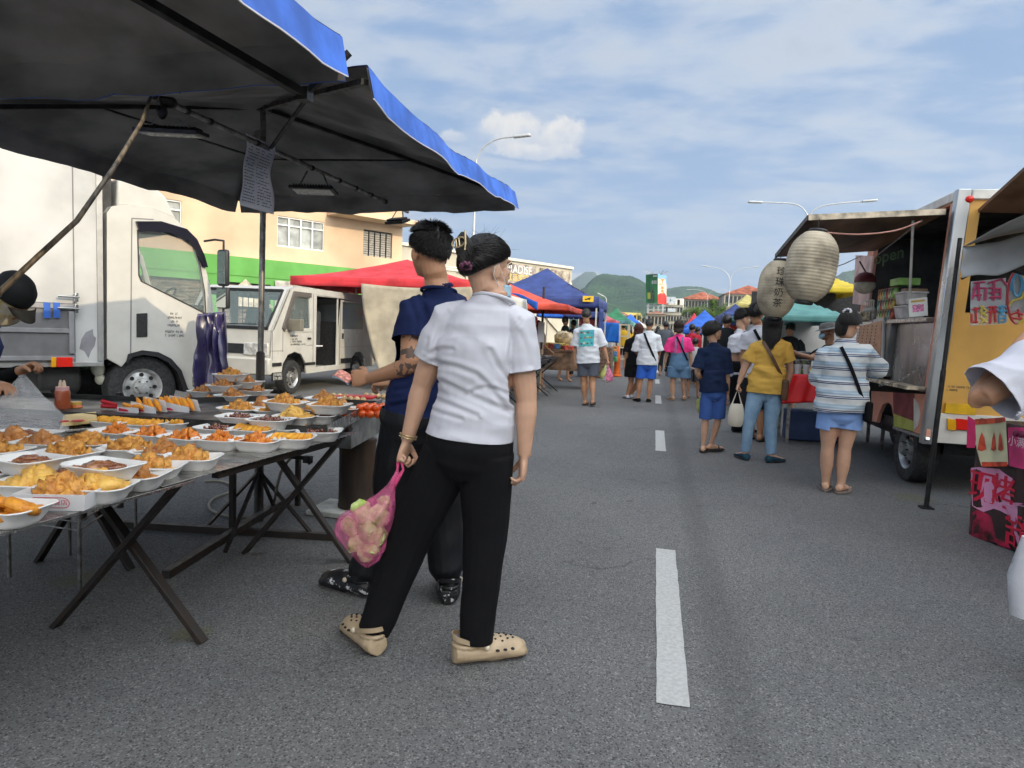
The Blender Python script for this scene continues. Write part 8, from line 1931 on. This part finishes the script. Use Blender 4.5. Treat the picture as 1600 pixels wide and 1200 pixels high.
def striped():
    m=bpy.data.materials.new('striped_knit'); m.use_nodes=True; t=m.node_tree; b=t.nodes['Principled BSDF']; tc=N(t,'ShaderNodeTexCoord'); s=N(t,'ShaderNodeSeparateXYZ'); t.links.new(tc.outputs['Object'],s.inputs[0])
    z=MATH(t,'MULTIPLY',s.outputs[2],1/.118); fr_=MATH(t,'FRACT',z); c=(.52,.54,.54)
    def band(a,b_): return MATH(t,'MULTIPLY',MATH(t,'GREATER_THAN',fr_,a),MATH(t,'LESS_THAN',fr_,b_))
    col=MIXC(t,band(.30,.62),c,(.30,.40,.50)); col=MIXC(t,band(.42,.50),col,(.42,.52,.58)); col=MIXC(t,band(.02,.09),col,(.018,.035,.12)); col=MIXC(t,band(.14,.20),col,(.018,.035,.12)); t.links.new(col,b.inputs['Base Color']); b.inputs['Roughness'].default_value=.85; return m
# striped woman at the truck
Yq=G(1303,770).y
S=person('woman in a striped blue and white top and pale blue shorts by the truck',Yq,dict(head=(1327,508,.0),neck=(1320,534),shL=(1291,553),shR=(1350,551),elL=(1279,598,.12),elR=(1373,581,.10),wrL=(1300,600,.28),wrR=(1350,560,.28),hipL=(1298,645),hipR=(1329,645),knL=(1293,700,.02),knR=(1320,700,.0),anL=(1290,758,.06),anR=(1313,764),ftL=(15,0),ftR=(35,0),hs=1.04),fwd=12,head_yaw=38,head_pitch=-22,skin='fair',k=.97,fat=1.0,vox=.0065,hands={'R':dict(curl=1.),'L':dict(curl=.8)})
shirt(S,striped(),hem=.02,sleeve=.47,ease=.035,sl_ease=.045,folds=.012,flare=.025,seed=5)
trousers(S,cloth('pale_blue_shorts',(.22,.36,.68)),length=.22,waist=.14,ease=.02,leg_r=[(0,.096),(.3,.100),(1,.1)],folds=.006)
def sandals(P,mt):
    for sd in 'LR': shoe(P,sd,mt,name='sandal',sole=mt,open_=True)
sandals(S,mat('taupe_sandal',(.20,.16,.14),.6,var=.1)); hair_style(S,hairb,'long',n=1500,seed=3,front=62,side=96,back=128,lift=.008,wd=.0016)
bd2=(-S.hf*.7+S.hu*.55).normalized(); tp0=S.Lc(0,-.095,.075); mm=MB(); g=random.Random(4)
for i in range(420):
    a=g.uniform(0,2*PI); r_=.030*math.sqrt(g.random()); o_=S.hr*r_*math.cos(a)+S.hu*r_*.5*math.sin(a); pts=[tp0+o_*.6]
    for k in range(1,8): q=k/7; pts.append(tp0+o_*(1+.9*math.sin(q*2.6))+(-S.hf)*(.035*math.sin(q*PI*.8))+V((-.03*q,0,-.20*q**1.1*g.uniform(.92,1.05)))+S.hu*.012*math.sin(q*PI))
    mm.tube(pts,[.001]+[.0018]*6+[.0005],3,cap=False)
mm.build('ponytail',hairb,S.e,smooth=True,ang=180)
mm=MB(); mm.tube([tp0+S.hu*.006+S.hr*.030*math.cos(a)+S.hu*.022*math.sin(a) for a in [2*PI*i/24 for i in range(25)]],[.010+.003*math.sin(i*2.3) for i in range(25)],8); tag(mm.build('scrunchie',whitec,None,smooth=True),'white scrunchie holding the ponytail of the striped woman','scrunchie')
pp=strap_around(S,(-.42,.93),(1.02,.10),blackc,w=.028,off=.045)
simple_bag('black sling bag at the right hip of the striped woman',pp[-1]+V((.02,-.0,-.03)),(.05,.16,.17),blackc)
# yellow woman
Yy=G(1195,722).y
Q=person('woman in a mustard blouse and light blue jeans with long black hair',Yy,dict(head=(1207,507),neck=(1204,528),shL=(1180,545),shR=(1226,543),elL=(1163,576,.02),elR=(1235,576,.06),wrL=(1155,598,.03),wrR=(1230,602,.12),hipL=(1183,612),hipR=(1209,612),knL=(1170,662,.0),knR=(1204,662,.0),anL=(1164,711,.05),anR=(1205,716),ftL=(-20,0),ftR=(50,0),hs=1.04),fwd=4,head_yaw=14,skin='fair',k=.96,fat=.90,vox=.0065,hands={'L':dict(curl=1.)})
mus=cloth('mustard_cotton',(.60,.36,.075)); shirt(Q,mus,hem=-.02,sleeve=.30,ease=.030,sl_ease=.036,folds=.014,seed=15,flare=.012)
jean=fmat('light_denim',(.16,.27,.40),(.24,.37,.50),.8,5,.2,400); trousers(Q,jean,length=.93,waist=.1,ease=.008,leg_r=[(0,.098),(.25,.090),(.5,.068),(.75,.060),(1,.050)],folds=.006,seed=3)
for sd in 'LR': shoe(Q,sd,cloth('teal_flat',(.02,.055,.085)),name='flat_shoe')
hair_style(Q,hairb,'long',n=2200,seed=6,front=60,side=100,back=122,lift=.012,hang=.23,fall=.3,wd=.0017)
brn=mat('brown_leather',(.10,.045,.02),.5,var=.15); pp=strap_around(Q,(-.62,.93),(.98,.28),brn,w=.032,off=.03); simple_bag('brown leather bag at the right hip of the woman in mustard',pp[-1]+V((.03,.03,-.12)),(.07,.18,.22),brn)
tote=empty('tote_bag',at(1150,645,Yy),'cream cloth tote bag hanging from the left hand of the woman in mustard','bag'); c=at(1150,650,Yy); mm=MB(); mm.loft([(c+V((0,0,.13)),V((.06,0,0)),V((0,.02,0))),(c+V((0,0,.08)),V((.075,0,0)),V((0,.04,0))),(c,V((.085,0,0)),V((0,.055,0))),(c-V((0,0,.08)),V((.08,0,0)),V((0,.055,0))),(c-V((0,0,.11)),V((.06,0,0)),V((0,.04,0)))],18); mm.build('pouch',cloth('cream_canvas_bag',(.52,.48,.40)),tote,smooth=True); mm=MB(); wl=Q.J['wrL']+V((0,0,-.07)); mm.tube([c+V((-.05,0,.12)),wl+V((-.01,0,0)),c+V((.05,0,.12))],.008,6); mm.build('handle',cloth('cream_canvas_bag',(.52,.48,.40)),tote,smooth=True)
# boy
Yb_=G(1103,708).y
B=person('boy in a navy T-shirt and blue shorts looking to the right',Yb_,dict(head=(1114,518),neck=(1114,539),shL=(1099,550),shR=(1132,550),elL=(1089,581,-.02),elR=(1136,590,.02),wrL=(1100,600,.12),wrR=(1137,614,.05),hipL=(1107,614),hipR=(1124,614),knL=(1102,658,.0),knR=(1122,656,.04),anL=(1099,698,.02),anR=(1111,694,.12),ftL=(10,0),ftR=(55,0.01),hs=1.08),fwd=16,head_yaw=62,head_pitch=4,skin='fair',k=.88,fat=.80,vox=.0065,hands={'R':dict(curl=.9)})
shirt(B,cloth('dark_navy_tee',(.010,.020,.055)),hem=.03,sleeve=.42,ease=.030,sl_ease=.034,folds=.010,seed=8,flare=.008)
trousers(B,cloth('blue_shorts',(.04,.09,.28)),length=.46,waist=.1,ease=.02,leg_r=[(0,.090),(.3,.094),(1,.09)],folds=.007)
sandals(B,dark); hair_style(B,hairb,'long',n=1500,seed=8,front=66,side=100,back=128,lift=.015,wd=.0017)
mm=MB(); c=at(1094,632,Yb_+.1); lump(mm,c,(.045,.05,.09),3,Matrix.Identity(3),.2,1.4); tag(mm.build('plastic_bag',mat('lime_film',(.50,.55,.12),.3,alpha=.7,var=.2),None,smooth=True),'pale green plastic bag carried by the boy','bag')
# two young men
Y1=G(1187,690).y
A=person('young man in a white T-shirt with a black cross strap behind the woman in mustard',Y1,dict(head=(1181,491),neck=(1185,511),shL=(1167,526),shR=(1205,526),elL=(1162,556,.0),elR=(1212,556,.05),wrL=(1162,586,.03),wrR=(1210,586,.1),hipL=(1172,588),hipR=(1194,588),knL=(1172,638,.05),knR=(1190,638),anL=(1175,682,.2),anR=(1187,683),ftL=(0,0),ftR=(20,0),hs=1.05),fwd=8,head_yaw=20,skin='tan',k=1.02,vox=.0075)
shirt(A,whitec,hem=-.02,sleeve=.34,ease=.026,sl_ease=.034,folds=.011,seed=28); trousers(A,cloth('charcoal_shorts',(.02,.02,.024)),length=.5,waist=.1,ease=.02,leg_r=[(0,.090),(.3,.094),(1,.09)]); sandals(A,dark); hair_style(A,hairb,'short',n=1400,length=.035,seed=18,front=64,side=92,back=126,lift=.014,wd=.002)
strap_around(A,(-.45,.95),(.9,.2),blackc,w=.035,off=.035)
A2_=person('young man in a white shirt seen in profile beside the toy tent',Y1+.75,dict(head=(1161,498),neck=(1157,518),shL=(1147,530,-.1),shR=(1169,530,.1),elL=(1147,556,-.1),elR=(1172,557,.15),wrL=(1150,580,-.05),wrR=(1174,580,.2),hipL=(1151,588,-.05),hipR=(1163,588,.05),knL=(1150,635),knR=(1163,635),anL=(1150,678),anR=(1163,678),hs=1.05),fwd=55,head_yaw=75,head_pitch=-8,skin='fair',k=1.0,vox=.0075)
shirt(A2_,whitec,hem=.0,sleeve=.4,ease=.025,sl_ease=.032,folds=.011,seed=38); trousers(A2_,blackc,length=.92,waist=.1,ease=.012); hair_style(A2_,hairb,'short',n=1400,length=.04,seed=28,front=58,side=92,back=124,lift=.016,wd=.002)
for sd in 'LR': shoe(A2_,sd,blackc)
simple_bag('black square sling bag at the waist of the young man in profile',at(1148,573,Y1+.45),(.20,.08,.15),blackc)
# man in grey shorts
Yg=G(919,634).y
Gm=person('man walking away in a white T-shirt with a turquoise back print and grey shorts',Yg,dict(head=(916,493),neck=(917,509),shL=(903,518),shR=(934,518),elL=(899,545,.02),elR=(944,545,.02),wrL=(899,563,.0),wrR=(949,561,.0),hipL=(911,566),hipR=(927,566),knL=(912,597,.03),knR=(926,597,.0),anL=(914,626,.05),anR=(926,622,-.1),ftL=(5,0),ftR=(0,0.03)),fwd=3,head_yaw=-4,skin='tan',k=1.0,vox=.009,face=False,hands={'R':dict(curl=1.1)})
ws=mat('white_tee_far',(.60,.62,.66),.85,var=.04)
t_=shirt(Gm,ws,hem=-.02,sleeve=.42,ease=.03,sl_ease=.036,folds=.010,seed=48,flare=.01); trousers(Gm,cloth('grey_shorts',(.085,.095,.12)),length=.34,waist=.1,ease=.02,leg_r=[(0,.092),(.3,.096),(1,.09)]); sandals(Gm,dark); hair_style(Gm,hairgr,'short',n=900,length=.018,seed=38,front=66,side=86,back=126,lift=.008,wd=.002)
mm=MB(); cc_=Gm.hc+Gm.up*.66; k_=Gm.k
def bp_(x,z,o): return cc_+Gm.xx*x+V((0,0,z))-Gm.fx*(math.sqrt(max(.02,1-(x/.24)**2))*.158+o)
mm.sheet(lambda p,q:bp_((p-.5)*.26,(q-.5)*.28,.004),8,8); pr_=mm.build('back_print',fmat('turquoise_print',(.04,.34,.46),(.10,.50,.42),.7,14,.1,60),t_,smooth=True)
g=random.Random(77)
for i in range(12):
    mm=MB(); x_=(-.09+.06*(i%4))+g.uniform(-.01,.01); z_=(-.09+.09*(i//4))+g.uniform(-.015,.015); mm.poly([bp_(x_+.02*math.cos(a),z_+.018*math.sin(a),.007) for a in [2*PI*k/10 for k in range(10)]]); mm.build('printed_blob',gm_[(i*3)%8],pr_)
pk_=empty('plastic_bag',at(948,590,Yg),'bunch of pink and yellow plastic bags carried by the man in grey shorts','bag')
for (dx,dz,r_,mt_) in((-.04,-.20,.07,mat('yellow_film',(.55,.60,.15),.3,alpha=.75,var=.2)),(.03,-.24,.09,mat('pink_film_far',(.75,.20,.35),.3,alpha=.75,var=.3,vs=30)),(-.01,-.27,.08,mat('clear_film',(.6,.6,.6),.3,alpha=.55,var=.3,vs=20))):
    mm=MB(); w0=Gm.J['wrR']+V((0,0,-.07)); mm.loft([(w0,V((.008,0,0)),V((0,.008,0))),(w0+V((dx*.6,0,-.08)),V((.03,0,0)),V((0,.02,0))),(w0+V((dx,0,dz+.02)),V((r_,0,0)),V((0,r_*.6,0))),(w0+V((dx,0,dz-.06)),V((r_*.9,0,0)),V((0,r_*.6,0))),(w0+V((dx,0,dz-.09)),V((r_*.4,0,0)),V((0,r_*.3,0)))],14); mm.build('film',mt_,pk_,smooth=True)
# trio in the centre
Yt=G(1004,628).y
K=person('short man in a loose white T-shirt with a black cross strap and blue shorts',Yt,dict(head=(1015,507),neck=(1014,519),shL=(999,527),shR=(1026,527),elL=(993,547,.02),elR=(1030,547,.03),wrL=(999,556,.14),wrR=(1029,561,.12),hipL=(1004,570),hipR=(1019,570),knL=(1000,598),knR=(1016,598,.02),anL=(997,622,.0),anR=(1013,624,.02),ftL=(-25,0),ftR=(5,0)),fwd=4,head_yaw=8,skin='tan',k=.92,fat=.98,vox=.009,face=False)
shirt(K,ws,hem=.0,sleeve=.5,ease=.035,sl_ease=.04,folds=.011,seed=58,flare=.02); trousers(K,cloth('royal_shorts',(.035,.12,.50)),length=.38,waist=.1,ease=.02,leg_r=[(0,.092),(.3,.096),(1,.09)]); hair_style(K,hairgr,'short',n=600,length=.015,seed=48,front=40,side=86,back=126,lift=.008,wd=.002)
for sd in 'LR': shoe(K,sd,blackc)
strap_around(K,(-.5,.97),(1.0,.12),blackc,w=.04,off=.05)
D=person('woman in a black T-shirt dress with long reddish hair beside the man in blue shorts',Yt+.5,dict(head=(998,514),neck=(996,525),shL=(982,534),shR=(1005,534),elL=(979,553),elR=(1008,553,.05),wrL=(978,571,.05),wrR=(1006,571,.1),hipL=(986,573),hipR=(999,573),knL=(986,598),knR=(996,598,.05),anL=(980,619),anR=(986,616,.12),ftL=(-20,0),ftR=(0,0)),fwd=4,head_yaw=10,skin='tan',k=.92,fat=1.0,vox=.009,face=False)
shirt(D,blackc,hem=-.34,sleeve=.42,ease=.025,sl_ease=.03,folds=.008,seed=68,flare=.04,name='dress'); hair_style(D,hairbr,'long',n=1400,seed=58,front=60,side=98,back=120,lift=.012,hang=.26,fall=.3,wd=.0022)
for sd in 'LR': shoe(D,sd,whitec)
Kp=person('woman in a hot pink T-shirt and denim dungaree shorts',G(1060,626).y,dict(head=(1061,509),neck=(1061,524),shL=(1048,532),shR=(1074,532),elL=(1042,551,.02),elR=(1079,551,.02),wrL=(1039,568,.08),wrR=(1080,571,.05),hipL=(1053,573),hipR=(1069,573),knL=(1051,600),knR=(1068,600,.05),anL=(1051,623),anR=(1069,617,.12),ftL=(-25,0),ftR=(5,.02)),fwd=3,head_yaw=4,skin='fair',k=.95,fat=1.02,vox=.009,face=False)
shirt(Kp,cloth('hot_pink',(.80,.05,.24)),hem=.25,sleeve=.45,ease=.022,sl_ease=.045,folds=.010,seed=78)
den=fmat('mid_denim',(.07,.15,.26),(.11,.21,.34),.8,5,.2,300); trousers(Kp,den,length=.30,waist=.45,ease=.034,leg_r=[(0,.11),(.3,.122),(1,.1)],folds=.006,name='dungarees')
hair_style(Kp,mat('hair_brownblack',(.03,.016,.013),.42,var=.2,vs=60),'long',n=1500,seed=68,front=60,side=104,back=126,lift=.02,hang=.10,fall=.35,wd=.0022)
for x_ in(-.45,.45): 
    pts=[]; 
    strap_around(Kp,(x_,.42),(x_*.9,.95),den,w=.03,off=.032)
strap_around(Kp,(-.3,.97),(1.0,.2),blackc,w=.03,off=.045)
sandals(Kp,mat('tan_sandal',(.35,.25,.15),.6))
# sellers
Ye=10.0
E_=person('hatted seller with a blue face mask reaching across under the teal tent',Ye,dict(head=(1293,519),neck=(1297,540),shL=(1280,552,-.1),shR=(1318,552,.1),elL=(1268,560,-.25),elR=(1300,575,-.2),wrL=(1246,553,-.3),wrR=(1275,575,-.3),hipL=(1285,600),hipR=(1310,600),knL=(1285,645),knR=(1310,645),anL=(1285,688),anR=(1310,688)),fwd=-100,head_yaw=-95,head_pitch=-14,skin='brown',k=1.0,vox=.009)
shirt(E_,blackc,hem=-.02,sleeve=.3,ease=.02,folds=.006); trousers(E_,blackc,length=.92,waist=.1,ease=.012)
mm=MB(); x,y,z_=E_.hr,E_.hf,E_.hu; hatm=mat('grey_hat',(.13,.13,.125),.85,var=.15); c=E_.Lc(0,-.01,.055); mm.loft([(c-z_*.012,x*.165,y*.175),(c-z_*.004,x*.14,y*.15),(c+z_*.004,x*.098,y*.112),(c+z_*.05,x*.09,y*.103),(c+z_*.075,x*.07,y*.08),(c+z_*.08,x*.01,y*.01)],24); tag(mm.build('bucket_hat',hatm,None,smooth=True),'grey bucket hat on the masked seller under the teal tent','hat')
mm=MB(); mm.loft([(E_.Lc(0,.062,-.03),x*.062,z_*.04),(E_.Lc(0,.10,-.035),x*.045,z_*.042),(E_.Lc(0,.122,-.04),x*.014,z_*.022)],16); tag(mm.build('face_mask',maskm,None,smooth=True),'light blue mask on the face of the hatted seller','face mask')
# left seller behind the food tables
Yl=3.05
L0_=person('seller in a black cap bagging food behind the nearest table at the left edge',Yl,dict(head=(22,462,-.05),neck=(-25,500,.0),shL=(-95,540,-.05),shR=(-18,538,.02),elL=(-110,640,-.25),elR=(-52,612,-.05),wrL=(-12,598,-.35),wrR=(36,578,-.10),hipL=(-110,700,.1),hipR=(-50,700,.15),knL=(-110,850,.1),knR=(-50,850,.1),anL=(-110,980,.1),anR=(-50,980,.1)),fwd=95,head_yaw=100,head_pitch=-48,skin='tan',k=1.0,vox=.0048,hands={'L':dict(d=(1,-.12,-.12),pn=(0,.2,-1),th=(.2,1,0),curl=.5),'R':dict(d=(.8,.2,.35),pn=(.35,-.5,-1),th=(0,-1,.3),curl=1.15)})
shirt(L0_,cloth('seller_navy',(.02,.035,.13)),hem=-.05,sleeve=.46,ease=.02,sl_ease=.02,folds=.008,seed=4); trousers(L0_,blackc,length=.94,waist=.1,ease=.012)
mm=MB(); limb(mm,[L0_.J['shR'],L0_.J['elR'],L0_.J['wrR']],ARM,1.0,.006,16,.44,.97); mm.build('arm_sleeve',cloth('black_sleeve',(.006,.006,.007)),L0_.e,smooth=True,ang=60)
x,y,z_=L0_.hr,L0_.hf,L0_.hu; mm=MB(); mm.loft([(L0_.Lc(0,-.012,t)+V((0,0,0)),x*a,y*b_) for t,a,b_ in((.005,.088,.112),(.03,.092,.116),(.065,.086,.108),(.095,.068,.086),(.115,.038,.05),(.122,.006,.006))],28)
mm.build('cap_crown',mat('black_cap',(.006,.006,.006),.8,var=.2,bump=.2,bs=200),L0_.e,smooth=True,ang=180); mm=MB(); mm.sheet(lambda p,q:L0_.Lc(.075*math.sin((p-.5)*2.6)*(1-.25*q),.075+.045*math.cos((p-.5)*2.6)*1+.075*q*math.cos((p-.5)*2.2),.018-.02*q-.03*abs(p-.5)**1.5),16,6); mm.build('cap_brim',mat('black_cap',(.006,.006,.006),.8),L0_.e,smooth=True,solid=.004)
mm=MB(); mm.sheet(lambda p,q:L0_.Lc(.090*math.sin((p-.5)*4.4),-.012+.10*math.cos((p-.5)*4.4),.000-.15*q*(1+.1*math.sin(p*12))),30,8); tag(mm.build('neck_scarf',fmat('floral_scarf',(.58,.56,.52),(.55,.38,.06),.8,16,.1,60),None,smooth=True,solid=.003),'white and yellow patterned scarf hanging under the seller black cap','scarf')
# clear bag
cb0=L0_.J['wrR']+V((.03,-.03,-.02)); bb0=G(40,676,ZA+.012); bgx=empty('plastic_bag',bb0,'clear plastic bag held open over a foam tray at the left edge','bag')
rs=[]
for i in range(34):
    q=i/33; zz=cb0.z+(bb0.z-cb0.z)*q; cxy=V((cb0.x,cb0.y,0)).lerp(V((bb0.x,bb0.y,0)),min(1,q*1.1)); rx=.012+.19*min(1,q*1.25)**1.1; ry=.010+.10*min(1,q*1.3); 
    if q>.92: rx*=1-.12*(q-.92)/.08; ry*=1-.12*(q-.92)/.08
    rs.append([V((cxy.x+rx*math.cos(a)*(1+.06*math.sin(a*7+q*6)+.09*noise.noise(V((math.cos(a)*2.5,math.sin(a)*2.5,q*5)))),cxy.y+ry*math.sin(a)*(1+.10*math.sin(a*9-q*5)),zz+.004*math.sin(a*6)*q)) for a in [2*PI*j_/72 for j_ in range(72)]])
mm=MB(); mm.rings(rs,False); mm.build('film',mat('clear_film_near',(.86,.86,.86),.10,alpha=.26,var=.1,spec=1.,bump=.6,bs=35),bgx,smooth=True,ang=180)
tray(40,676,ZA+.05,'braised',5,'foam tray of meat inside the clear plastic bag',s=1.25)
# person at the right edge
Re=person('person in a loose white shirt at the right edge, elbow bent, mostly out of frame',2.85,dict(head=(1720,430),neck=(1730,500),shL=(1668,540),shR=(1790,560),elL=(1522,630,-.05),elR=(1850,660),wrL=(1612,520,.18),wrR=(1840,760),hipL=(1690,790),hipR=(1760,790),knL=(1690,950),knR=(1760,950),anL=(1700,1100),anR=(1780,1110)),fwd=20,skin='tan',k=1.,vox=.006)
shirt(Re,cloth('loose_white',(.58,.58,.64),var=.02),hem=-.25,sleeve=.40,ease=.03,sl_ease=.060,folds=.014,seed=3,flare=.03); trousers(Re,blackc,length=.95,waist=.1,ease=.02)
mm=MB(); c=at(1622,905,2.5); mm.loft([(c+V((0,0,.14)),V((.06,0,0)),V((0,.03,0))),(c,V((.09,0,0)),V((0,.06,0))),(c-V((0,0,.13)),V((.07,0,0)),V((0,.05,0)))],16); tag(mm.build('carrier_bag',mat('white_film',(.6,.6,.62),.3,var=.05),None,smooth=True),'white carrier bag hanging low at the right edge','bag')
# ---------------- distant crowd (small)
def walker(label,px,pyf,H_,top,bot,hair,yaw=0,skin='tan',long=False,Yf=None,pose=0):
    Y=Yf or G(px,pyf).y; s=H_/1.7; X=at(px,500,Y).x; e=empty('person',(X,Y,0),label,'person',group='people in the distant crowd')
    f=V((math.sin(R(yaw)),math.cos(R(yaw)),0)); r_=V((f.y,-f.x,0)); o=V((X,Y,0)); z=V((0,0,1))
    def p(x,y,zz): return o+(r_*x+f*y+z*zz)*s
    m=MB(); st_=.12*math.sin(pose*2.1+1)
    m.sph(p(0,.0,1.58),(.078*s,.095*s,.115*s),12,10); m.tube([p(0,0,1.36),p(0,0,1.5)],.05*s,8)
    m.loft([(p(0,0,.86),r_*.15*s,f*.10*s),(p(0,0,1.1),r_*.14*s,f*.10*s),(p(0,0,1.3),r_*.18*s,f*.10*s),(p(0,0,1.42),r_*.13*s,f*.07*s)],12)
    for q in(-1,1):
        m.tube([p(q*.20,0,1.36),p(q*.25,-.02,1.1),p(q*.24,.10+.05*pose,.88),p(q*.23,.14,.78)],[.05*s,.042*s,.03*s,.03*s],8)
        m.tube([p(q*.09,0,.9),p(q*.10,q*st_*.6+.03,.48),p(q*.10,q*st_,.06)],[.085*s,.055*s,.035*s],8); m.sph(p(q*.10,q*st_+.07,.04),(.045*s,.12*s,.04*s),8,6)
    me=remesh(m,.022,2,o); fin(me,'body',SK[skin],e)
    m=MB(); m.loft([(p(0,0,.84),r_*.185*s,f*.13*s),(p(0,0,1.05),r_*.17*s,f*.125*s),(p(0,0,1.3),r_*.205*s,f*.125*s),(p(0,0,1.43),r_*.15*s,f*.09*s),(p(0,0,1.47),r_*.06*s,f*.06*s)],14)
    for q in(-1,1): m.tube([p(q*.15,0,1.38),p(q*.22,0,1.30),p(q*.25,-.01,1.14)],[.07*s,.068*s,.062*s],8)
    m.build('shirt',top,e,smooth=True,ang=60)
    m=MB(); ln=.5 if pose%2 else .12
    m.loft([(p(0,0,.98),r_*.16*s,f*.12*s),(p(0,0,.84),r_*.18*s,f*.13*s)],12)
    for q in(-1,1): m.tube([p(q*.09,0,.9),p(q*.10,q*st_*.6*.9+.02,ln+.02)],[.105*s,.085*s if ln>.3 else .065*s],10)
    m.build('trousers',bot,e,smooth=True,ang=60)
    m=MB(); m.sph(p(0,-.015,1.62),(.092*s,.108*s,.105*s),12,8); 
    if long: m.loft([(p(0,-.05,1.62),r_*.09*s,f*.06*s),(p(0,-.08,1.45),r_*.095*s,f*.04*s),(p(0,-.09,1.28),r_*.07*s,f*.03*s)],10)
    m.build('hair',hair,e,smooth=True,ang=180); return e
fc=[cloth('far_%d'%i,c) for i,c in enumerate(((.10,.11,.13),(.55,.33,.03),(.50,.03,.05),(.55,.55,.55),(.015,.018,.02),(.05,.10,.30),(.5,.4,.3),(.03,.12,.08)))]
Wk=[('man in a dark grey shirt walking ahead right of the centre shoppers',1041,582,1.72,0,4,0,hairb,False,22),
('person in a mustard yellow shirt far ahead left of the centre shoppers',975,570,1.65,1,4,0,hairb,False,25),
('person in an orange top far ahead behind the reddish haired woman',985,560,1.65,1,0,-60,hairb,True,31),
('woman in a navy dress packing food in the snack stall',884,0,1.66,4,4,70,hairb,False,17.2),
('second helper with dark hair beside the woman in navy in the snack stall',896,0,1.6,0,4,-80,hairb,False,18.4),
('seller in a brown cap behind the black tables',842,0,1.5,6,4,120,hairbr,False,14.9),
('shopper in a red shirt at the stall under the small blue awning',1083,0,1.6,2,4,60,hairb,False,18),
('shopper in red leaning by the herb stall',1092,0,1.55,2,0,110,hairb,False,19.3),
('dark haired person under the blue tent behind the boy head',1100,0,1.62,4,4,-30,hairb,False,21.5),
('person in white behind the boy shoulder',1089,0,1.25,3,0,30,hairb,False,14.5),
('far person in pale shirt in the middle of the road',1031,0,1.66,3,5,0,hairb,False,40),
('far person in black left of the grey shirted man',1029,0,1.7,4,4,10,hairb,True,33),
('far person in blue beyond the grey shirted man',1048,0,1.62,5,4,0,hairb,True,36),
('far person in red near the end of the road',1020,0,1.7,2,4,0,hairb,False,52),
('far person in white near the end of the road',1035,0,1.7,3,0,180,hairb,False,58),
('far person in tan near the billboard legs',1012,0,1.7,6,4,0,hairb,True,47),
('far person in green at the end of the left tents',1000,0,1.6,7,4,180,hairb,False,44),
('far person in dark clothes by the blue tent',1066,0,1.7,4,5,0,hairb,False,30),
('far person in orange by the blue tent legs',1073,0,1.6,1,0,150,hairb,True,27),
('far shopper in white under the blue tent',1056,0,1.62,3,4,180,hairb,False,44),
('tall person in black behind the two young men',1136,0,1.72,4,4,20,hairb,False,13.5),
('person in dark clothes under the teal tent left of the seller',1236,0,1.58,4,4,-150,hairb,False,12.3)]
for i,(lab,px,pyf,H_,tc_i,bc_i,yw,hr_,lg,Yf) in enumerate(Wk): walker(lab,px,pyf,H_,fc[tc_i],fc[bc_i],hr_,yw,long=lg,Yf=Yf,pose=i)
# ---------------- air
mh=bpy.data.materials.new('haze_air'); mh.use_nodes=True; t=mh.node_tree; t.nodes.clear(); o_=t.nodes.new('ShaderNodeOutputMaterial'); pv=t.nodes.new('ShaderNodeVolumePrincipled'); t.links.new(pv.outputs[0],o_.inputs['Volume']); pv.inputs['Color'].default_value=(.72,.84,1,1); pv.inputs['Density'].default_value=1.7e-4; pv.inputs['Anisotropy'].default_value=.2
m=MB(); m.box((0,1200,400),(9000,9400,850)); 
hz_=m.build('haze',mh,None); tag(hz_,kind='stuff')
